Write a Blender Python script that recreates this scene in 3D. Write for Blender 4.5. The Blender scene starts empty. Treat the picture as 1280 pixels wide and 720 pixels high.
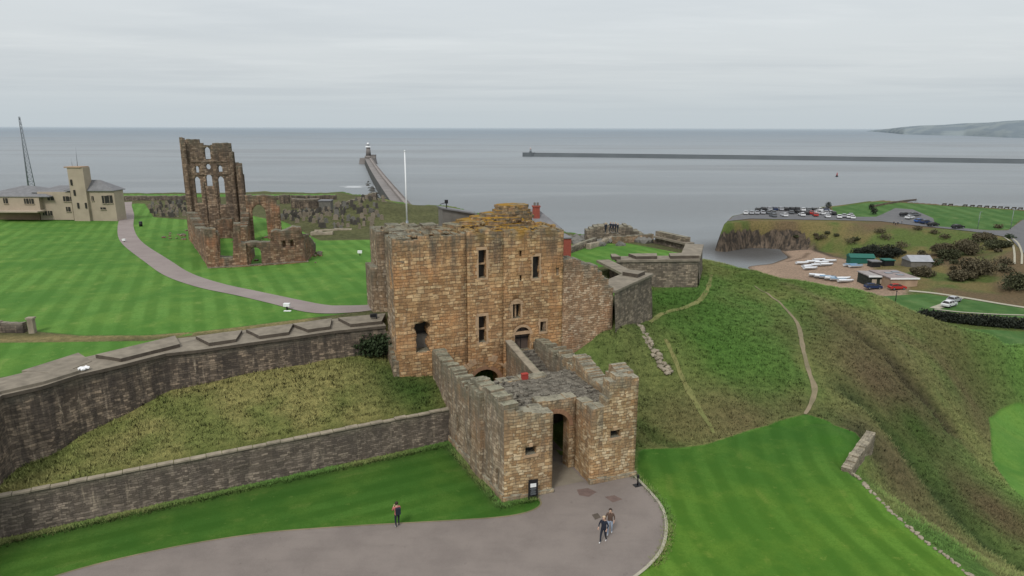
import bpy, bmesh, math, random
import numpy as np
from mathutils import Vector, Matrix, noise
from mathutils.geometry import delaunay_2d_cdt
random.seed(7); rng = np.random.default_rng(7)
scene = bpy.context.scene; COL = scene.collection

# ------------------------------------------------------------------ camera frame and survey helpers
F = 830.; TH = math.atan(200.5/830); H = 25.; RO = math.radians(0.14)
ct, st = math.cos(TH), math.sin(TH)
def ray(px, py):
    x = (px-640)/F; y = (360-py)/F; c, s = math.cos(RO), math.sin(RO)
    x, y = c*x-s*y, s*x+c*y
    return (x, ct+y*st, -st+y*ct)
def P(px, py, z=0.):
    d = ray(px, py); t = (z-H)/d[2]; return Vector((d[0]*t, d[1]*t, z))
def D(px, py, Y):
    d = ray(px, py); t = Y/d[1]; return Vector((d[0]*t, Y, H+d[2]*t))
AL = math.radians(20.5); UX, UY = math.cos(AL), math.sin(AL)
O = P(630, 627, 0)
def L(u, w, z=0.): return Vector((O.x+UX*u-UY*w, O.y+UY*u+UX*w, z))      # castle frame: u along the front, w backwards
def loc(p): 
    dx, dy = p[0]-O.x, p[1]-O.y; return (dx*UX+dy*UY, -dx*UY+dy*UX)
U3 = Vector((UX, UY, 0)); W3 = Vector((-UY, UX, 0))

cd = bpy.data.cameras.new('camera'); cam = bpy.data.objects.new('camera', cd); COL.objects.link(cam); scene.camera = cam
cd.sensor_width = 36; cd.lens = F/1280*36; cd.clip_start = .5; cd.clip_end = 200000
c_, s_ = math.cos(RO), math.sin(RO)
Rt, Up, Bk = Vector((1, 0, 0)), Vector((0, st, ct)), Vector((0, -ct, st))
X_, Y_ = Rt*c_+Up*s_, Rt*-s_+Up*c_
m = Matrix((X_, Y_, Bk)).transposed().to_4x4(); m.translation = Vector((0, 0, H)); cam.matrix_world = m

# ------------------------------------------------------------------ polygons, distance fields, smooth surfaces
def A(pts): return np.array([(p[0], p[1]) for p in pts], float)
def pxz(l): return [P(*q) for q in l]
def inside(poly, X, Y):
    r = np.zeros(X.shape, bool); n = len(poly)
    for i in range(n):
        x0, y0 = poly[i]; x1, y1 = poly[(i+1) % n]
        if y0 == y1: continue
        c = ((y0 > Y) != (y1 > Y)) & (X < (x1-x0)*(Y-y0)/(y1-y0)+x0); r ^= c
    return r
def pdist(line, X, Y, closed=False):
    d = np.full(X.shape, 1e9); n = len(line)
    for i in range(n if closed else n-1):
        a = line[i]; b = line[(i+1) % n]; v = b-a; q = max(v@v, 1e-9)
        t = np.clip(((X-a[0])*v[0]+(Y-a[1])*v[1])/q, 0, 1)
        d = np.minimum(d, np.hypot(X-a[0]-t*v[0], Y-a[1]-t*v[1]))
    return d
def sdf(poly, X, Y):
    d = pdist(poly, X, Y, True); return np.where(inside(poly, X, Y), d, -d)
class Surf:
    def __init__(s, pts, c=4.):
        s.p = np.array([tuple(p)[:3] for p in pts], float); s.c = c; n = len(s.p)
        d = np.hypot(s.p[:, None, 0]-s.p[None, :, 0], s.p[:, None, 1]-s.p[None, :, 1])
        s.s = 50.; K = np.sqrt(d*d+c*c)/s.s
        M = np.zeros((n+1, n+1)); M[:n, :n] = K-np.eye(n)*.004; M[:n, n] = 1; M[n, :n] = 1
        s.w = np.linalg.solve(M, np.append(s.p[:, 2], 0))
    def __call__(s, X, Y):
        r = np.full(X.shape, s.w[-1])
        for i in range(len(s.p)): r = r+s.w[i]*np.sqrt((X-s.p[i, 0])**2+(Y-s.p[i, 1])**2+s.c**2)/s.s
        return r
def sm(a, b, x):
    t = np.clip((x-a)/(b-a), 0, 1); return t*t*(3-2*t)
def vnoise(X, Y, sc, seed=0, oct=3):
    """value noise, vectorised"""
    r = np.zeros(X.shape); amp = 1; tot = 0
    for o in range(oct):
        x = X/sc*2**o+seed*17.3+1000; y = Y/sc*2**o+seed*9.1+1000
        xi = np.floor(x).astype(np.int64); yi = np.floor(y).astype(np.int64); fx = x-xi; fy = y-yi
        fx = fx*fx*(3-2*fx); fy = fy*fy*(3-2*fy)
        def h(a, b):
            n = (a*374761393+b*668265263+seed*1274126177) & 0x7fffffff
            n = ((n ^ (n >> 13))*1274126177) & 0x7fffffff
            return ((n ^ (n >> 16)) & 0xffff)/65535.
        v = (h(xi, yi)*(1-fx)+h(xi+1, yi)*fx)*(1-fy)+(h(xi, yi+1)*(1-fx)+h(xi+1, yi+1)*fx)*fy
        r += amp*v; tot += amp; amp *= .5
    return r/tot

# ------------------------------------------------------------------ ground plan
CURT = pxz([(-260, 640, 8), (-60, 535, 8), (0, 493, 8), (50, 482, 8), (97, 467, 8), (150, 455, 8), (207, 440.5, 8), (250, 436, 8), (313, 427, 8), (373, 419, 8), (418, 412.5, 8), (482, 406, 8)])
RET = [P(-500, 745, 0), P(0, 672, 0), P(160, 637, 0), P(320, 602, 0), P(450, 574, 0), P(566, 549, 0)]
BAST = [L(16.3, 15, 8), P(814, 355, 9), P(762, 329, 9), P(873, 327.5, 9), P(878, 309, 9), P(825, 297, 9)]
CLIFF = [P(825, 297, 9), Vector((15, 103, 8)), Vector((8, 110, 8)), Vector((0, 117, 8)), Vector((-8, 132, 7)), Vector((-22, 152, 7)), Vector((-36, 176, 7)), Vector((-50, 196, 7)), Vector((-75, 200, 7)), Vector((-113, 197, 6)), Vector((-170, 190, 6)), Vector((-300, 186, 6))]
castle = A([Vector((-300, -20, 0))]+[Vector((p.x, p.y, 0)) + Vector((-.9, 1.2, 0)) for p in CURT]+[L(-2.5, 23), L(-2.5, 17), L(14.5, 17), L(14.5, 15.9), L(16.0, 15.9)]
           + [Vector((p.x-.4, p.y+.9, 0)) for p in BAST[1:2]]+[Vector((p.x-1.2, p.y+.6, 0)) for p in BAST[2:3]]+[Vector((p.x-1.0, p.y+1.0, 0)) for p in BAST[3:4]]
           + [Vector((p.x-1.0, p.y-.5, 0)) for p in BAST[4:]]+CLIFF[1:])
seaside = A(CLIFF+[Vector((-300, 600, 0)), Vector((300, 600, 0)), Vector((90, 200, 0))])
berm = A([RET[0]+Vector((-.2, .5, 0))]+[p+Vector((-.2, .5, 0)) for p in RET[1:]]+[L(-.3, 11), L(-.6, 16), L(-3, 16.5), L(-3, 23)]+[p+Vector((-.4, .5, 0)) for p in reversed(CURT)])
S_berm = Surf([(p.x, p.y, 2.62) for p in RET]+[P(-200, 660, 2.8), P(0, 580, 2.8), P(53, 560, 3), P(125, 519, 4), P(190, 490, 4.9), P(300, 474, 5.2), P(335, 464, 5.3), P(440, 447, 5.4), P(470, 440, 5.5), L(-4.4, 15, 4.2), L(-1.2, 15, 3.9), L(-4.5, 19, 5.2), L(-.6, 12, 3.0), P(300, 520, 3.8), P(450, 485, 4.2)], 3)
S_castle = Surf([P(0, 460, 7.75), P(150, 440, 7.75), P(300, 400, 7.8), P(430, 385, 7.8), P(0, 405, 8.1), P(200, 400, 8.1), P(0, 330, 7.4), P(230, 330, 7.2), P(265, 332, 7), P(400, 340, 7.2), P(440, 330, 7.4),
                 P(240, 297, 6.5), P(383, 328, 7), P(330, 292, 6.6), P(0, 276, 7), P(150, 272, 6.8), P(160, 258, 6.4), P(150, 244, 6), (-170, 188, 6), (-250, 130, 7), (-300, 60, 7.5), (-56, 196, 6.2), (-40, 160, 6.8), (-20, 120, 7.3),
                 P(450, 251, 10.2), P(445, 266, 7.4), P(480, 262, 7.0), (0, 100, 8), (-5, 75, 8), P(740, 330, 8), P(790, 315, 8.2), P(740, 345, 7.7), (20, 94, 8.3), (14, 84, 8.2), (-9, 64, 7.9)], 3)
# hillside, lower lawn and ravine
CREST = [(884, 326, 5.6), (940, 339, 5.4), (985, 350, 5), (1060, 360, 4.2), (1096, 369, 3.6), (1115, 380, 3.2), (1135, 391, 2.6), (1152, 401, 2), (1177, 409, 1), (1215, 424, -.6), (1254, 431, -1.8), (1290, 436, -2.8), (1400, 470, -5)]
crest = pxz(CREST); back = []
for p in crest:
    d = Vector((p.x, p.y, 0)).normalized() if p.x > 40 else Vector((.45, .9, 0)).normalized()
    back += [Vector((p.x, p.y, 0))+d*9+Vector((0, 0, p.z-4)), Vector((p.x, p.y, 0))+d*25+Vector((0, 0, min(p.z-14, -11))), Vector((p.x, p.y, 0))+d*50+Vector((0, 0, -24)), Vector((p.x, p.y, 0))+d*90+Vector((0, 0, -31))]
flat0 = pxz([(300, 640, 0), (0, 690, 0), (560, 560, 0), (560, 620, 0), (500, 700, 0), (100, 800, 0), (640, 800, 0), (700, 640, 0), (800, 700, 0), (800, 600, 0), (797, 570, .1), (840, 570, 0), (880, 590, 0), (1000, 600, 0), (1000, 560, 0), (940, 545, 0), (900, 560, 0), (950, 650, 0), (900, 720, 0), (1050, 720, 0), (1100, 690, 0), (950, 800, 0), (1000, 640, 0), (1080, 560, 0), (1060, 590, 0), (1120, 645, 0), (1150, 680, 0), (1210, 716, 0), (1260, 760, 0)]) + [L(4, 6), L(4, 12), L(9.5, 3), L(10.8, 3), L(1, 3), L(11, 6, .3)]
S_hill = Surf(crest+back+flat0+pxz([(1068, 600, -1.3), (1105, 548, -1.2), (1135, 636, -1.4), (1228, 712, -1.6), (1110, 610, -3.6), (1170, 670, -4.2), (1230, 700, -4.5),
    (1012, 518, .25), (960, 530, .2), (900, 540, .2), (850, 548, .3), (815, 550, .2), (1060, 500, .6), (1050, 470, 1.6), (1100, 520, -1.6), (1140, 580, -4.5), (1200, 645, -7), (1270, 705, -9),
    (1240, 520, -8.2), (1238, 570, -8.6), (1280, 500, -8.4), (1290, 620, -9.2), (1400, 600, -9), (1170, 540, -4.8), (1200, 500, -4.6), (1150, 470, -1.2), (1100, 430, 1.6), (1180, 450, -1.8), (1230, 470, -4.8), (1280, 470, -6), 
    (870, 455, 2.8), (900, 420, 3.6), (950, 440, 3.0), (1000, 440, 2.6), (1005, 480, 1.2), (950, 480, 1.6), (890, 500, 1.2), (790, 400, 5.6), (840, 386, 5.4), (875, 362, 5.8), (890, 340, 5.8), (940, 370, 4.9), (1000, 400, 3.7), (1050, 400, 3.5), (1050, 430, 2.6), (830, 440, 3.6), (830, 500, 1.4), (800, 480, 1.8)]) +
    [L(13.69, 15, 4.7), L(16.4, 15, 6.7), L(11, 15, 3.6), L(11, 11, 2.2), L(11.5, 8, 1.0), P(817, 388, 5.2), L(-30, -15, 0), (-60, 20, 0), (-60, 0, 0), (0, 15, 0), (30, 15, -2), (60, 20, -8), (45, 30, -7), (75, 60, -9.5), (110, 60, -9), (110, 90, -7), (26, 89, 5.9)], 2.5)
def ground(X, Y, detail=False):
    X = np.asarray(X, float); Y = np.asarray(Y, float)
    zh = np.clip(S_hill(X, Y), -32, 7.5)
    fl = (zh < .35) & (zh > -.35) & (Y < 53)
    zh = np.where(Y < 53, np.where(np.abs(zh) < .35, zh*.25, zh), zh)
    lf = A([RET[0], RET[5], L(-.2, 10), L(-.2, 0), L(11, 0), L(11, 5), P(800, 590), P(840, 560), P(1000, 540), P(1050, 600), P(1100, 660), P(1180, 760), (0, 0)])
    s = sdf(lf, X, Y); zh = zh*(1-sm(-.5, 1., s))
    z = zh
    z = np.where(inside(berm, X, Y), S_berm(X, Y), z)
    zc = S_castle(X, Y)
    ins = inside(castle, X, Y)
    z = np.where(ins, zc, z)
    sea = inside(seaside, X, Y) & ~ins
    dc = pdist(A(CLIFF), X, Y)
    zs = np.clip(zc, 5, 9)-np.clip(dc-1.5, 0, 99)*1.25*(.8+.5*vnoise(X, Y, 9, 5))
    z = np.where(sea, np.clip(np.minimum(zs, np.where(X > 22, zh, 99)), -32, 99), z)
    return z
# haven: beach, headland with the cliff-top car park, valley greens
hp = [(905, 280, -13), (938, 276, -13), (980, 277, -13), (1040, 278, -13), (1080, 280, -13), (1120, 285, -13.3), (1171, 288, -13.4), (1235, 295, -13.5), (1262, 303, -14), (1275, 318, -15), (1400, 345, -16), (1500, 290, -12), (1400, 266, -9), (1280, 262, -9.2), (1180, 255.5, -9), (1100, 250, -9), (1040, 257, -12), (1000, 260.5, -13), (958, 261.5, -13), (938, 264.5, -13), (915, 270, -13.2)]
HEAD = A(pxz(hp))
S_head = Surf(pxz(hp)+pxz([(1000, 268, -13), (1080, 272, -12.8), (1150, 280, -13), (1200, 272, -11), (1100, 262, -11.2), (1260, 290, -13)]), 6)
S_low = Surf(pxz([(905, 309, -25.5), (938, 313, -25.2), (977, 314.5, -24), (985, 322, -24), (962, 330, -24), (935, 333.5, -24), (930, 322, -25.5), (900, 320, -28), (1000, 320, -23), (1040, 335, -21.5), (1000, 338, -22.3), (1090, 345, -20.4), (1130, 358, -20), (1200, 375, -19.6), (1270, 390, -19.3), (1200, 400, -19.4), (1280, 425, -19), (1400, 440, -18.5), (1400, 380, -19)]) + [(70, 250, -28), (70, 200, -27), (75, 160, -24), (80, 120, -21), (60, 330, -30), (120, 420, -34), (250, 450, -34), (200, 120, -18), (100, 90, -18)], 4)
def haven(X, Y):
    X = np.asarray(X, float); Y = np.asarray(Y, float)
    s = sdf(HEAD, X, Y); lo = np.clip(S_low(X, Y), -34, -16); hi = np.clip(S_head(X, Y), -17, -7)
    seaward = sm(330, 380, Y+.25*X)
    wd = 3.2+31*sm(110, 150, X)*(1-seaward); nz = vnoise(X, Y, 7, 3)
    t = np.clip(1+(s)/wd*(.8+.5*nz), 0, 1); t = np.where(X < 118, t**.75, t)
    lo = np.where((s < 0) & (Y > 300), np.minimum(lo, -30), lo)
    return np.where(s > 0, hi, lo+(hi-lo)*t)
def hitz(px, py, fn, t0=20, t1=900):
    d = ray(px, py); t = np.exp(np.linspace(math.log(t0), math.log(t1), 1600)); x = d[0]*t; y = d[1]*t; z = H+d[2]*t
    g = fn(x, y); k = np.argmax(g > z)
    if not (g > z).any(): k = len(t)-1
    return Vector((float(x[k]), float(y[k]), float(g[k])))
G = lambda px, py: hitz(px, py, ground)
Hv = lambda px, py: hitz(px, py, haven, 130)
def gz(x, y, fn=None):
    return float((fn or ground)(np.array([x]), np.array([y]))[0])

# ------------------------------------------------------------------ materials
def newmat(name):
    m = bpy.data.materials.new(name); m.use_nodes = True; nt = m.node_tree; nt.nodes.clear()
    out = nt.nodes.new('ShaderNodeOutputMaterial'); b = nt.nodes.new('ShaderNodeBsdfPrincipled'); nt.links.new(b.outputs[0], out.inputs[0])
    b.inputs['Specular IOR Level'].default_value = .25
    return m, nt, b
class N:
    """tiny node-graph writer"""
    def __init__(s, nt): s.nt = nt
    def __call__(s, kind, ins=None, **kw):
        n = s.nt.nodes.new('ShaderNode'+kind)
        for k, v in kw.items(): setattr(n, k, v)
        for k, v in (ins or {}).items():
            if hasattr(v, 'is_output') or isinstance(v, bpy.types.NodeSocket): s.nt.links.new(v, n.inputs[k])
            else: n.inputs[k].default_value = v
        return n
    def mix(s, f, a, b, mode='MIX'):
        n = s.nt.nodes.new('ShaderNodeMix'); n.data_type = 'RGBA'; n.blend_type = mode
        for i, v in ((0, f), (6, a), (7, b)):
            if isinstance(v, bpy.types.NodeSocket): s.nt.links.new(v, n.inputs[i])
            else: n.inputs[i].default_value = (tuple(v)+(1,))[:4] if i else v
        return n.outputs[2]
    def math(s, op, a, b=0., c=0., clamp=False):
        n = s.nt.nodes.new('ShaderNodeMath'); n.operation = op; n.use_clamp = clamp
        for i, v in enumerate((a, b, c)):
            if isinstance(v, bpy.types.NodeSocket): s.nt.links.new(v, n.inputs[i])
            else: n.inputs[i].default_value = v
        return n.outputs[0]
    def ramp(s, f, a, b, x=0., y=1.):
        n = s.nt.nodes.new('ShaderNodeMapRange'); n.interpolation_type = 'SMOOTHSTEP'
        s.nt.links.new(f, n.inputs[0]); n.inputs[1].default_value = a; n.inputs[2].default_value = b; n.inputs[3].default_value = x; n.inputs[4].default_value = y
        return n.outputs[0]
    def noise(s, vec, sc, det=4, rough=.55, dist=0.):
        n = s.nt.nodes.new('ShaderNodeTexNoise'); s.nt.links.new(vec, n.inputs['Vector']); n.inputs['Scale'].default_value = sc; n.inputs['Detail'].default_value = det; n.inputs['Roughness'].default_value = rough; n.inputs['Distortion'].default_value = dist
        return n.outputs[0]
    def scale(s, vec, x, y, z=1):
        n = s.nt.nodes.new('ShaderNodeMapping'); s.nt.links.new(vec, n.inputs[0]); n.inputs['Scale'].default_value = (x, y, z); return n.outputs[0]
def plain(name, col, rough=.7, metal=0., var=.12, sc=6., bump=0.):
    m, nt, b = newmat(name); n = N(nt); tc = n('TexCoord').outputs['Object']
    f = n.noise(tc, sc, 4); c2 = tuple(min(1, c*(1+var*2)) for c in col); c1 = tuple(c*(1-var*2) for c in col)
    nt.links.new(n.mix(f, c1, c2), b.inputs['Base Color']); b.inputs['Roughness'].default_value = rough; b.inputs['Metallic'].default_value = metal
    if bump:
        bp = n('Bump', {'Height': f, 'Strength': bump, 'Distance': .05}); nt.links.new(bp.outputs[0], b.inputs['Normal'])
    return m
def stone(name, cols=None, bw=.62, bh=.3, grime=.5, grimecol=(.075, .068, .06), streak=.4, top=(.2, .19, .14), lichen=None, mortar=(.12, .09, .06), relief=.8, warm=None, topline=1.8, mort=.018, pale=0., lmask=False, pst=.3, gain=1.):
    """coursed masonry; UV is metres along and up the wall, attribute dtop metres below the wall head"""
    m, nt, b = newmat(name); n = N(nt); uv = n('UVMap').outputs[0]; geo = n('NewGeometry'); pos = geo.outputs['Position']
    wob = n.noise(uv, .9, 3); wob2 = n.noise(uv, 3.1, 2)
    off = n('CombineXYZ', {0: n.math('MULTIPLY', n.math('SUBTRACT', wob2, .5), .16), 1: n.math('MULTIPLY', n.math('SUBTRACT', wob, .5), .24)}).outputs[0]
    uvd = n('VectorMath', {0: uv, 1: off}, operation='ADD').outputs[0]
    def brick(bw, bh, seedoff, sq):
        v = n('VectorMath', {0: uvd, 1: (seedoff, seedoff*.7, 0)}, operation='ADD').outputs[0]
        t = n('TexBrick', {'Vector': v, 'Color1': (0, 0, 0, 1), 'Color2': (1, 1, 1, 1), 'Mortar': (.5, .5, .5, 1), 'Scale': 1., 'Mortar Size': mort, 'Mortar Smooth': .35, 'Bias': 0., 'Brick Width': bw, 'Row Height': bh}, offset=.43, squash=sq, squash_frequency=3)
        return t.outputs[0], t.outputs[1]
    r1, f1 = brick(bw, bh, 0, .8); r2, f2 = brick(bw*1.25, bh*1.22, 3.3, 1.25)
    pick = n.math('GREATER_THAN', n.noise(uv, .35, 2), .52)
    rnd = n.mix(pick, r1, r2); fac = n.math('ADD', n.math('MULTIPLY', f1, n.math('SUBTRACT', 1., pick)), n.math('MULTIPLY', f2, pick))
    big = n.noise(pos, .22, 5, .6); mid = n.noise(pos, 1.3, 4, .6); fine = n.noise(pos, 9., 3, .6)
    c = n.mix(n.ramp(rnd, .15, .8), tuple(x*.88 for x in cols[0]), tuple(min(1, x*1.03) for x in cols[1]))
    c = n.mix(n.ramp(n.math('ADD', n.math('MULTIPLY', rnd, .45), n.math('MULTIPLY', mid, .75)), .62, .92), c, cols[2])
    c = n.mix(n.ramp(big, .42, .62, 0, .75), c, n.mix(1., c, cols[3], 'MULTIPLY'))
    if warm: c = n.mix(n.ramp(n.noise(pos, .35, 3), .5, .62, 0, .6), c, warm)
    c = n.mix(n.ramp(fine, .3, .75, .0, .28), c, tuple(x*.45 for x in cols[0]))
    c = n.mix(n.math('MULTIPLY', fac, n.ramp(mid, .3, .6, .3, .85)), c, tuple(x*.8 for x in mortar))
    c = n.mix(n.ramp(n.math('MULTIPLY', rnd, n.ramp(n.noise(uv, .8, 3), .4, .6)), .62, .8, 0, .34), c, tuple(min(1, x*1.15) for x in cols[2]))
    if pale:
        c = n.mix(n.math('MULTIPLY', n.ramp(n.noise(n.scale(uv, 1.5, pst), 1.6, 5, .75), .56, .68), n.math('MULTIPLY', n.ramp(fine, .35, .6), pale)), c, (.56, .46, .34))
    # dark open joints and missing stones
    c = n.mix(n.ramp(n.noise(uvd, 2.1, 5, .7), .66, .74, 0, .55), c, tuple(x*.35 for x in mortar))
    if gain != 1: c = n.mix(1., c, (gain, gain*.985, gain*.96), 'MULTIPLY')
    dt = n('Attribute', attribute_name='dtop').outputs['Fac']
    sv = n.scale(uv, 1.1, .13); sn = n.noise(sv, 1.3, 4, .6)
    g = n.math('MULTIPLY', n.ramp(sn, .38, .66), n.ramp(dt, 0, topline*2.6, 1, .22)); g = n.math('MULTIPLY', g, grime)
    c = n.mix(g, c, grimecol)
    g2 = n.math('MULTIPLY', n.ramp(n.noise(n.scale(uv, 1.7, .2), 1.1, 3), .42, .6), streak)
    c = n.mix(g2, c, tuple(x*1.25 for x in grimecol))
    c = n.mix(n.math('MULTIPLY', n.ramp(dt, 0, topline, 1, 0), n.ramp(mid, .35, .6, .15, .7)), c, tuple(x*.62 for x in top))
    nz = n('SeparateXYZ', {0: geo.outputs['Normal']}).outputs[2]
    tp = n.ramp(nz, .45, .8); tcol = n.mix(n.ramp(mid, .4, .62), top, tuple(x*.55 for x in top)); tcol = n.mix(n.ramp(fine, .5, .7, 0, .7), tcol, (.34, .31, .25))
    lc_ = L(6.3, 18, 16.8); lm = n.ramp(n('VectorMath', {0: pos, 1: tuple(lc_)}, operation='DISTANCE').outputs['Value'], 2.6, 6.2, 1., .06) if lmask else 1.
    if lichen: tcol = n.mix(n.math('MULTIPLY', n.ramp(n.noise(pos, .55, 4), .42, .56), lm), tcol, lichen)
    c = n.mix(tp, c, tcol)
    if lichen: c = n.mix(n.math('MULTIPLY', n.ramp(dt, 0, 1.6, 1, 0), n.math('MULTIPLY', n.ramp(n.noise(pos, .45, 4), .5, .6, 0, .75), lm)), c, lichen)
    nt.links.new(c, b.inputs['Base Color']); b.inputs['Roughness'].default_value = .93; b.inputs['Specular IOR Level'].default_value = .15
    hgt = n.math('ADD', n.math('MULTIPLY', n.math('SUBTRACT', 1., fac), .6), n.math('ADD', n.math('MULTIPLY', rnd, .35), n.math('ADD', n.math('MULTIPLY', fine, .35), n.math('MULTIPLY', mid, .8))))
    bp = n('Bump', {'Height': hgt, 'Strength': relief, 'Distance': .17}); nt.links.new(bp.outputs[0], b.inputs['Normal'])
    return m
M = {}
M['keep'] = stone('keep_sandstone', [(.35, .20, .095), (.46, .29, .148), (.55, .40, .23), (.74, .75, .76)], warm=(.42, .215, .095), lichen=(.30, .165, .02), grime=.85, streak=.2, bw=.5, bh=.255, relief=1., mort=.017, pale=.4, lmask=True, gain=1.33)
M['keepgrey'] = stone('keep_side_stone', gain=1.15, cols= [(.27, .195, .125), (.39, .29, .195), (.46, .385, .29), (.74, .77, .8)], warm=(.27, .18, .11), grime=.7, streak=.35, bw=.6, bh=.3, relief=1.)
M['wing'] = stone('wing_sandstone', gain=1.2, pale=.3, cols= [(.32, .20, .12), (.45, .31, .2), (.52, .41, .3), (.84, .84, .86)], warm=(.33, .18, .1), grime=.4, streak=.2, mort=.013, bw=.38, bh=.18, relief=1.)
M['barb'] = stone('gate_sandstone', [(.37, .235, .12), (.49, .355, .205), (.60, .49, .33), (.82, .82, .82)], warm=(.37, .2, .09), grime=.55, streak=.3, grimecol=(.10, .085, .07), top=(.30, .28, .21), bw=.42, bh=.215, relief=1., mort=.015, topline=1.6, pale=.4, gain=1.25)
M['barbside'] = stone('gate_side_stone', gain=1.12, pale=.3, cols= [(.30, .22, .145), (.42, .33, .235), (.52, .44, .33), (.78, .79, .81)], warm=(.33, .2, .11), grime=.75, streak=.55, grimecol=(.11, .098, .082), top=(.26, .25, .18), bw=.44, bh=.22, relief=1., topline=2.2, mort=.014)
M['dark'] = stone('blackened_stone', [(.15, .118, .09), (.24, .19, .145), (.39, .30, .215), (.78, .78, .8)], pst=.13, pale=.85, mort=.012, bw=.4, bh=.17, grime=.74, grimecol=(.035, .031, .029), streak=.6, top=(.26, .23, .18), mortar=(.11, .09, .07), relief=.8, topline=.9)
M['ret'] = stone('retaining_stone', [(.16, .13, .104), (.24, .198, .16), (.36, .295, .23), (.82, .82, .84)], pst=.16, pale=.55, mort=.012, bw=.4, bh=.15, grime=.6, grimecol=(.06, .052, .045), streak=.45, top=(.3, .27, .2), mortar=(.13, .11, .09), relief=.8, topline=.7)
M['priory'] = stone('priory_stone', gain=1.3, cols= [(.20, .115, .072), (.31, .19, .125), (.40, .29, .20), (.6, .64, .7)], pale=.3, warm=(.31, .145, .08), mort=.016, bw=.5, bh=.26, grime=.6, streak=.35, grimecol=(.065, .056, .05), relief=1.)
M['prioryhi'] = stone('priory_gable_stone', gain=1.35, cols= [(.16, .112, .08), (.265, .185, .128), (.34, .26, .19), (.65, .68, .72)], pale=.2, mort=.016, bw=.5, bh=.26, grime=.7, streak=.4, grimecol=(.065, .056, .05), relief=1.)
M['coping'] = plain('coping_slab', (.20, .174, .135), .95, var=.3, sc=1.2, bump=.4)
M['copinglight'] = plain('coping_light', (.26, .225, .17), .95, var=.3, sc=1.6, bump=.4)
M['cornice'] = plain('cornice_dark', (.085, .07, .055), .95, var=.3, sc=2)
M['bast'] = stone('bastion_stone', [(.17, .14, .105), (.25, .21, .16), (.37, .30, .22), (.82, .84, .85)], pale=.5, mort=.014, bw=.46, bh=.22, grime=.7, grimecol=(.06, .055, .048), streak=.3, top=(.26, .24, .18), relief=.7, topline=.6)
M['void'] = plain('opening_shadow', (.012, .011, .010), 1., var=.1)
M['glassdark'] = plain('dark_glass', (.03, .028, .026), .35, var=.2)
M['quoin'] = plain('dressed_stone', (.40, .275, .17), .9, var=.22, sc=2.2, bump=.4)
M['quoinred'] = plain('dressed_stone_brown', (.26, .15, .09), .9, var=.22, sc=2.2, bump=.4)
M['wood'] = plain('weathered_door', (.10, .075, .062), .7, var=.2, sc=5)
M['whitep'] = plain('white_paint', (.74, .75, .75), .45, var=.04)
M['black'] = plain('black_paint', (.018, .018, .02), .4, var=.1)
M['tyre'] = plain('tyre_rubber', (.02, .02, .02), .8)
M['steel'] = plain('galvanised_steel', (.22, .24, .26), .5, .3, var=.15)
M['render'] = plain('cream_render', (.36, .30, .23), .85, var=.12, sc=.6)
M['renderb'] = plain('stained_render', (.34, .24, .165), .9, var=.22, sc=.5)
M['slate'] = plain('grey_slate', (.16, .16, .165), .7, var=.2, sc=1.5)
M['lead'] = plain('weathered_lead', (.15, .14, .125), .8, var=.2, sc=1.5)
M['brick'] = plain('red_brick', (.27, .07, .05), .85, var=.2, sc=4)
M['granite'] = plain('granite_pier', (.19, .175, .165), .9, var=.25, sc=.08)
M['graniteD'] = plain('wet_granite', (.062, .062, .056), .8, var=.35, sc=.12)
M['pierS'] = plain('concrete_pier', (.115, .13, .14), .9, var=.12, sc=.02)  # blue-grey cast is distance haze put into the concrete colour
M['grave1'] = plain('headstone_dark', (.065, .06, .052), .9, var=.3, sc=2)
M['grave2'] = plain('headstone_tan', (.20, .17, .13), .9, var=.25, sc=2)
M['grave3'] = plain('headstone_grey', (.14, .135, .12), .9, var=.25, sc=2)
M['sand'] = plain('beach_sand', (.36, .27, .20), .95, var=.12, sc=.12)
M['hullw'] = plain('white_hull', (.62, .64, .66), .4, var=.1, sc=.8)
M['hullb'] = plain('blue_cover', (.12, .22, .32), .7, var=.15)
M['greenp'] = plain('green_sheet', (.02, .11, .085), .7, var=.15)
M['redp'] = plain('red_paint', (.33, .05, .04), .6, var=.1)
M['skin'] = plain('skin', (.5, .32, .24), .6)
M['shoe'] = plain('white_shoe', (.6, .6, .6), .6)
M['navy'] = plain('navy_cloth', (.018, .022, .035), .8)
M['jeans'] = plain('pale_jeans', (.32, .38, .48), .8)
M['pinkc'] = plain('red_pink_cloth', (.40, .13, .12), .8)
M['brownc'] = plain('brown_cloth', (.10, .065, .05), .8)
M['hair'] = plain('dark_hair', (.03, .02, .015), .7)
M['hairb'] = plain('fair_hair', (.45, .34, .22), .7)
M['bark'] = plain('bark', (.06, .05, .04), .9)

def asphalt(name, c, dark, warmpatch=None):
    m, nt, b = newmat(name); n = N(nt); pos = n('NewGeometry').outputs['Position']
    f = n.noise(pos, .35, 5, .6); g = n.noise(pos, 40., 2); k = n.noise(n.scale(pos, .25, 1.2), 1.2, 4)
    col = n.mix(n.ramp(f, .35, .7), c, dark); col = n.mix(n.ramp(k, .5, .68, 0, .3), col, tuple(x*.72 for x in c)); col = n.mix(n.ramp(g, .35, .7, 0, .35), col, tuple(min(1, x*1.5) for x in c))
    col = n.mix(n.ramp(n.noise(pos, 1.6, 5, .75), .62, .7, 0, .4), col, tuple(x*.55 for x in dark))
    nt.links.new(col, b.inputs['Base Color']); b.inputs['Roughness'].default_value = .88
    bp = n('Bump', {'Height': g, 'Strength': .3, 'Distance': .02}); nt.links.new(bp.outputs[0], b.inputs['Normal']); return m
M['tarmac'] = asphalt('forecourt_tarmac', (.190, .163, .145), (.150, .128, .115))
M['path'] = asphalt('path_tarmac', (.235, .20, .185), (.20, .165, .155))
M['road'] = asphalt('road_tarmac', (.12, .12, .122), (.095, .095, .10))
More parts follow.
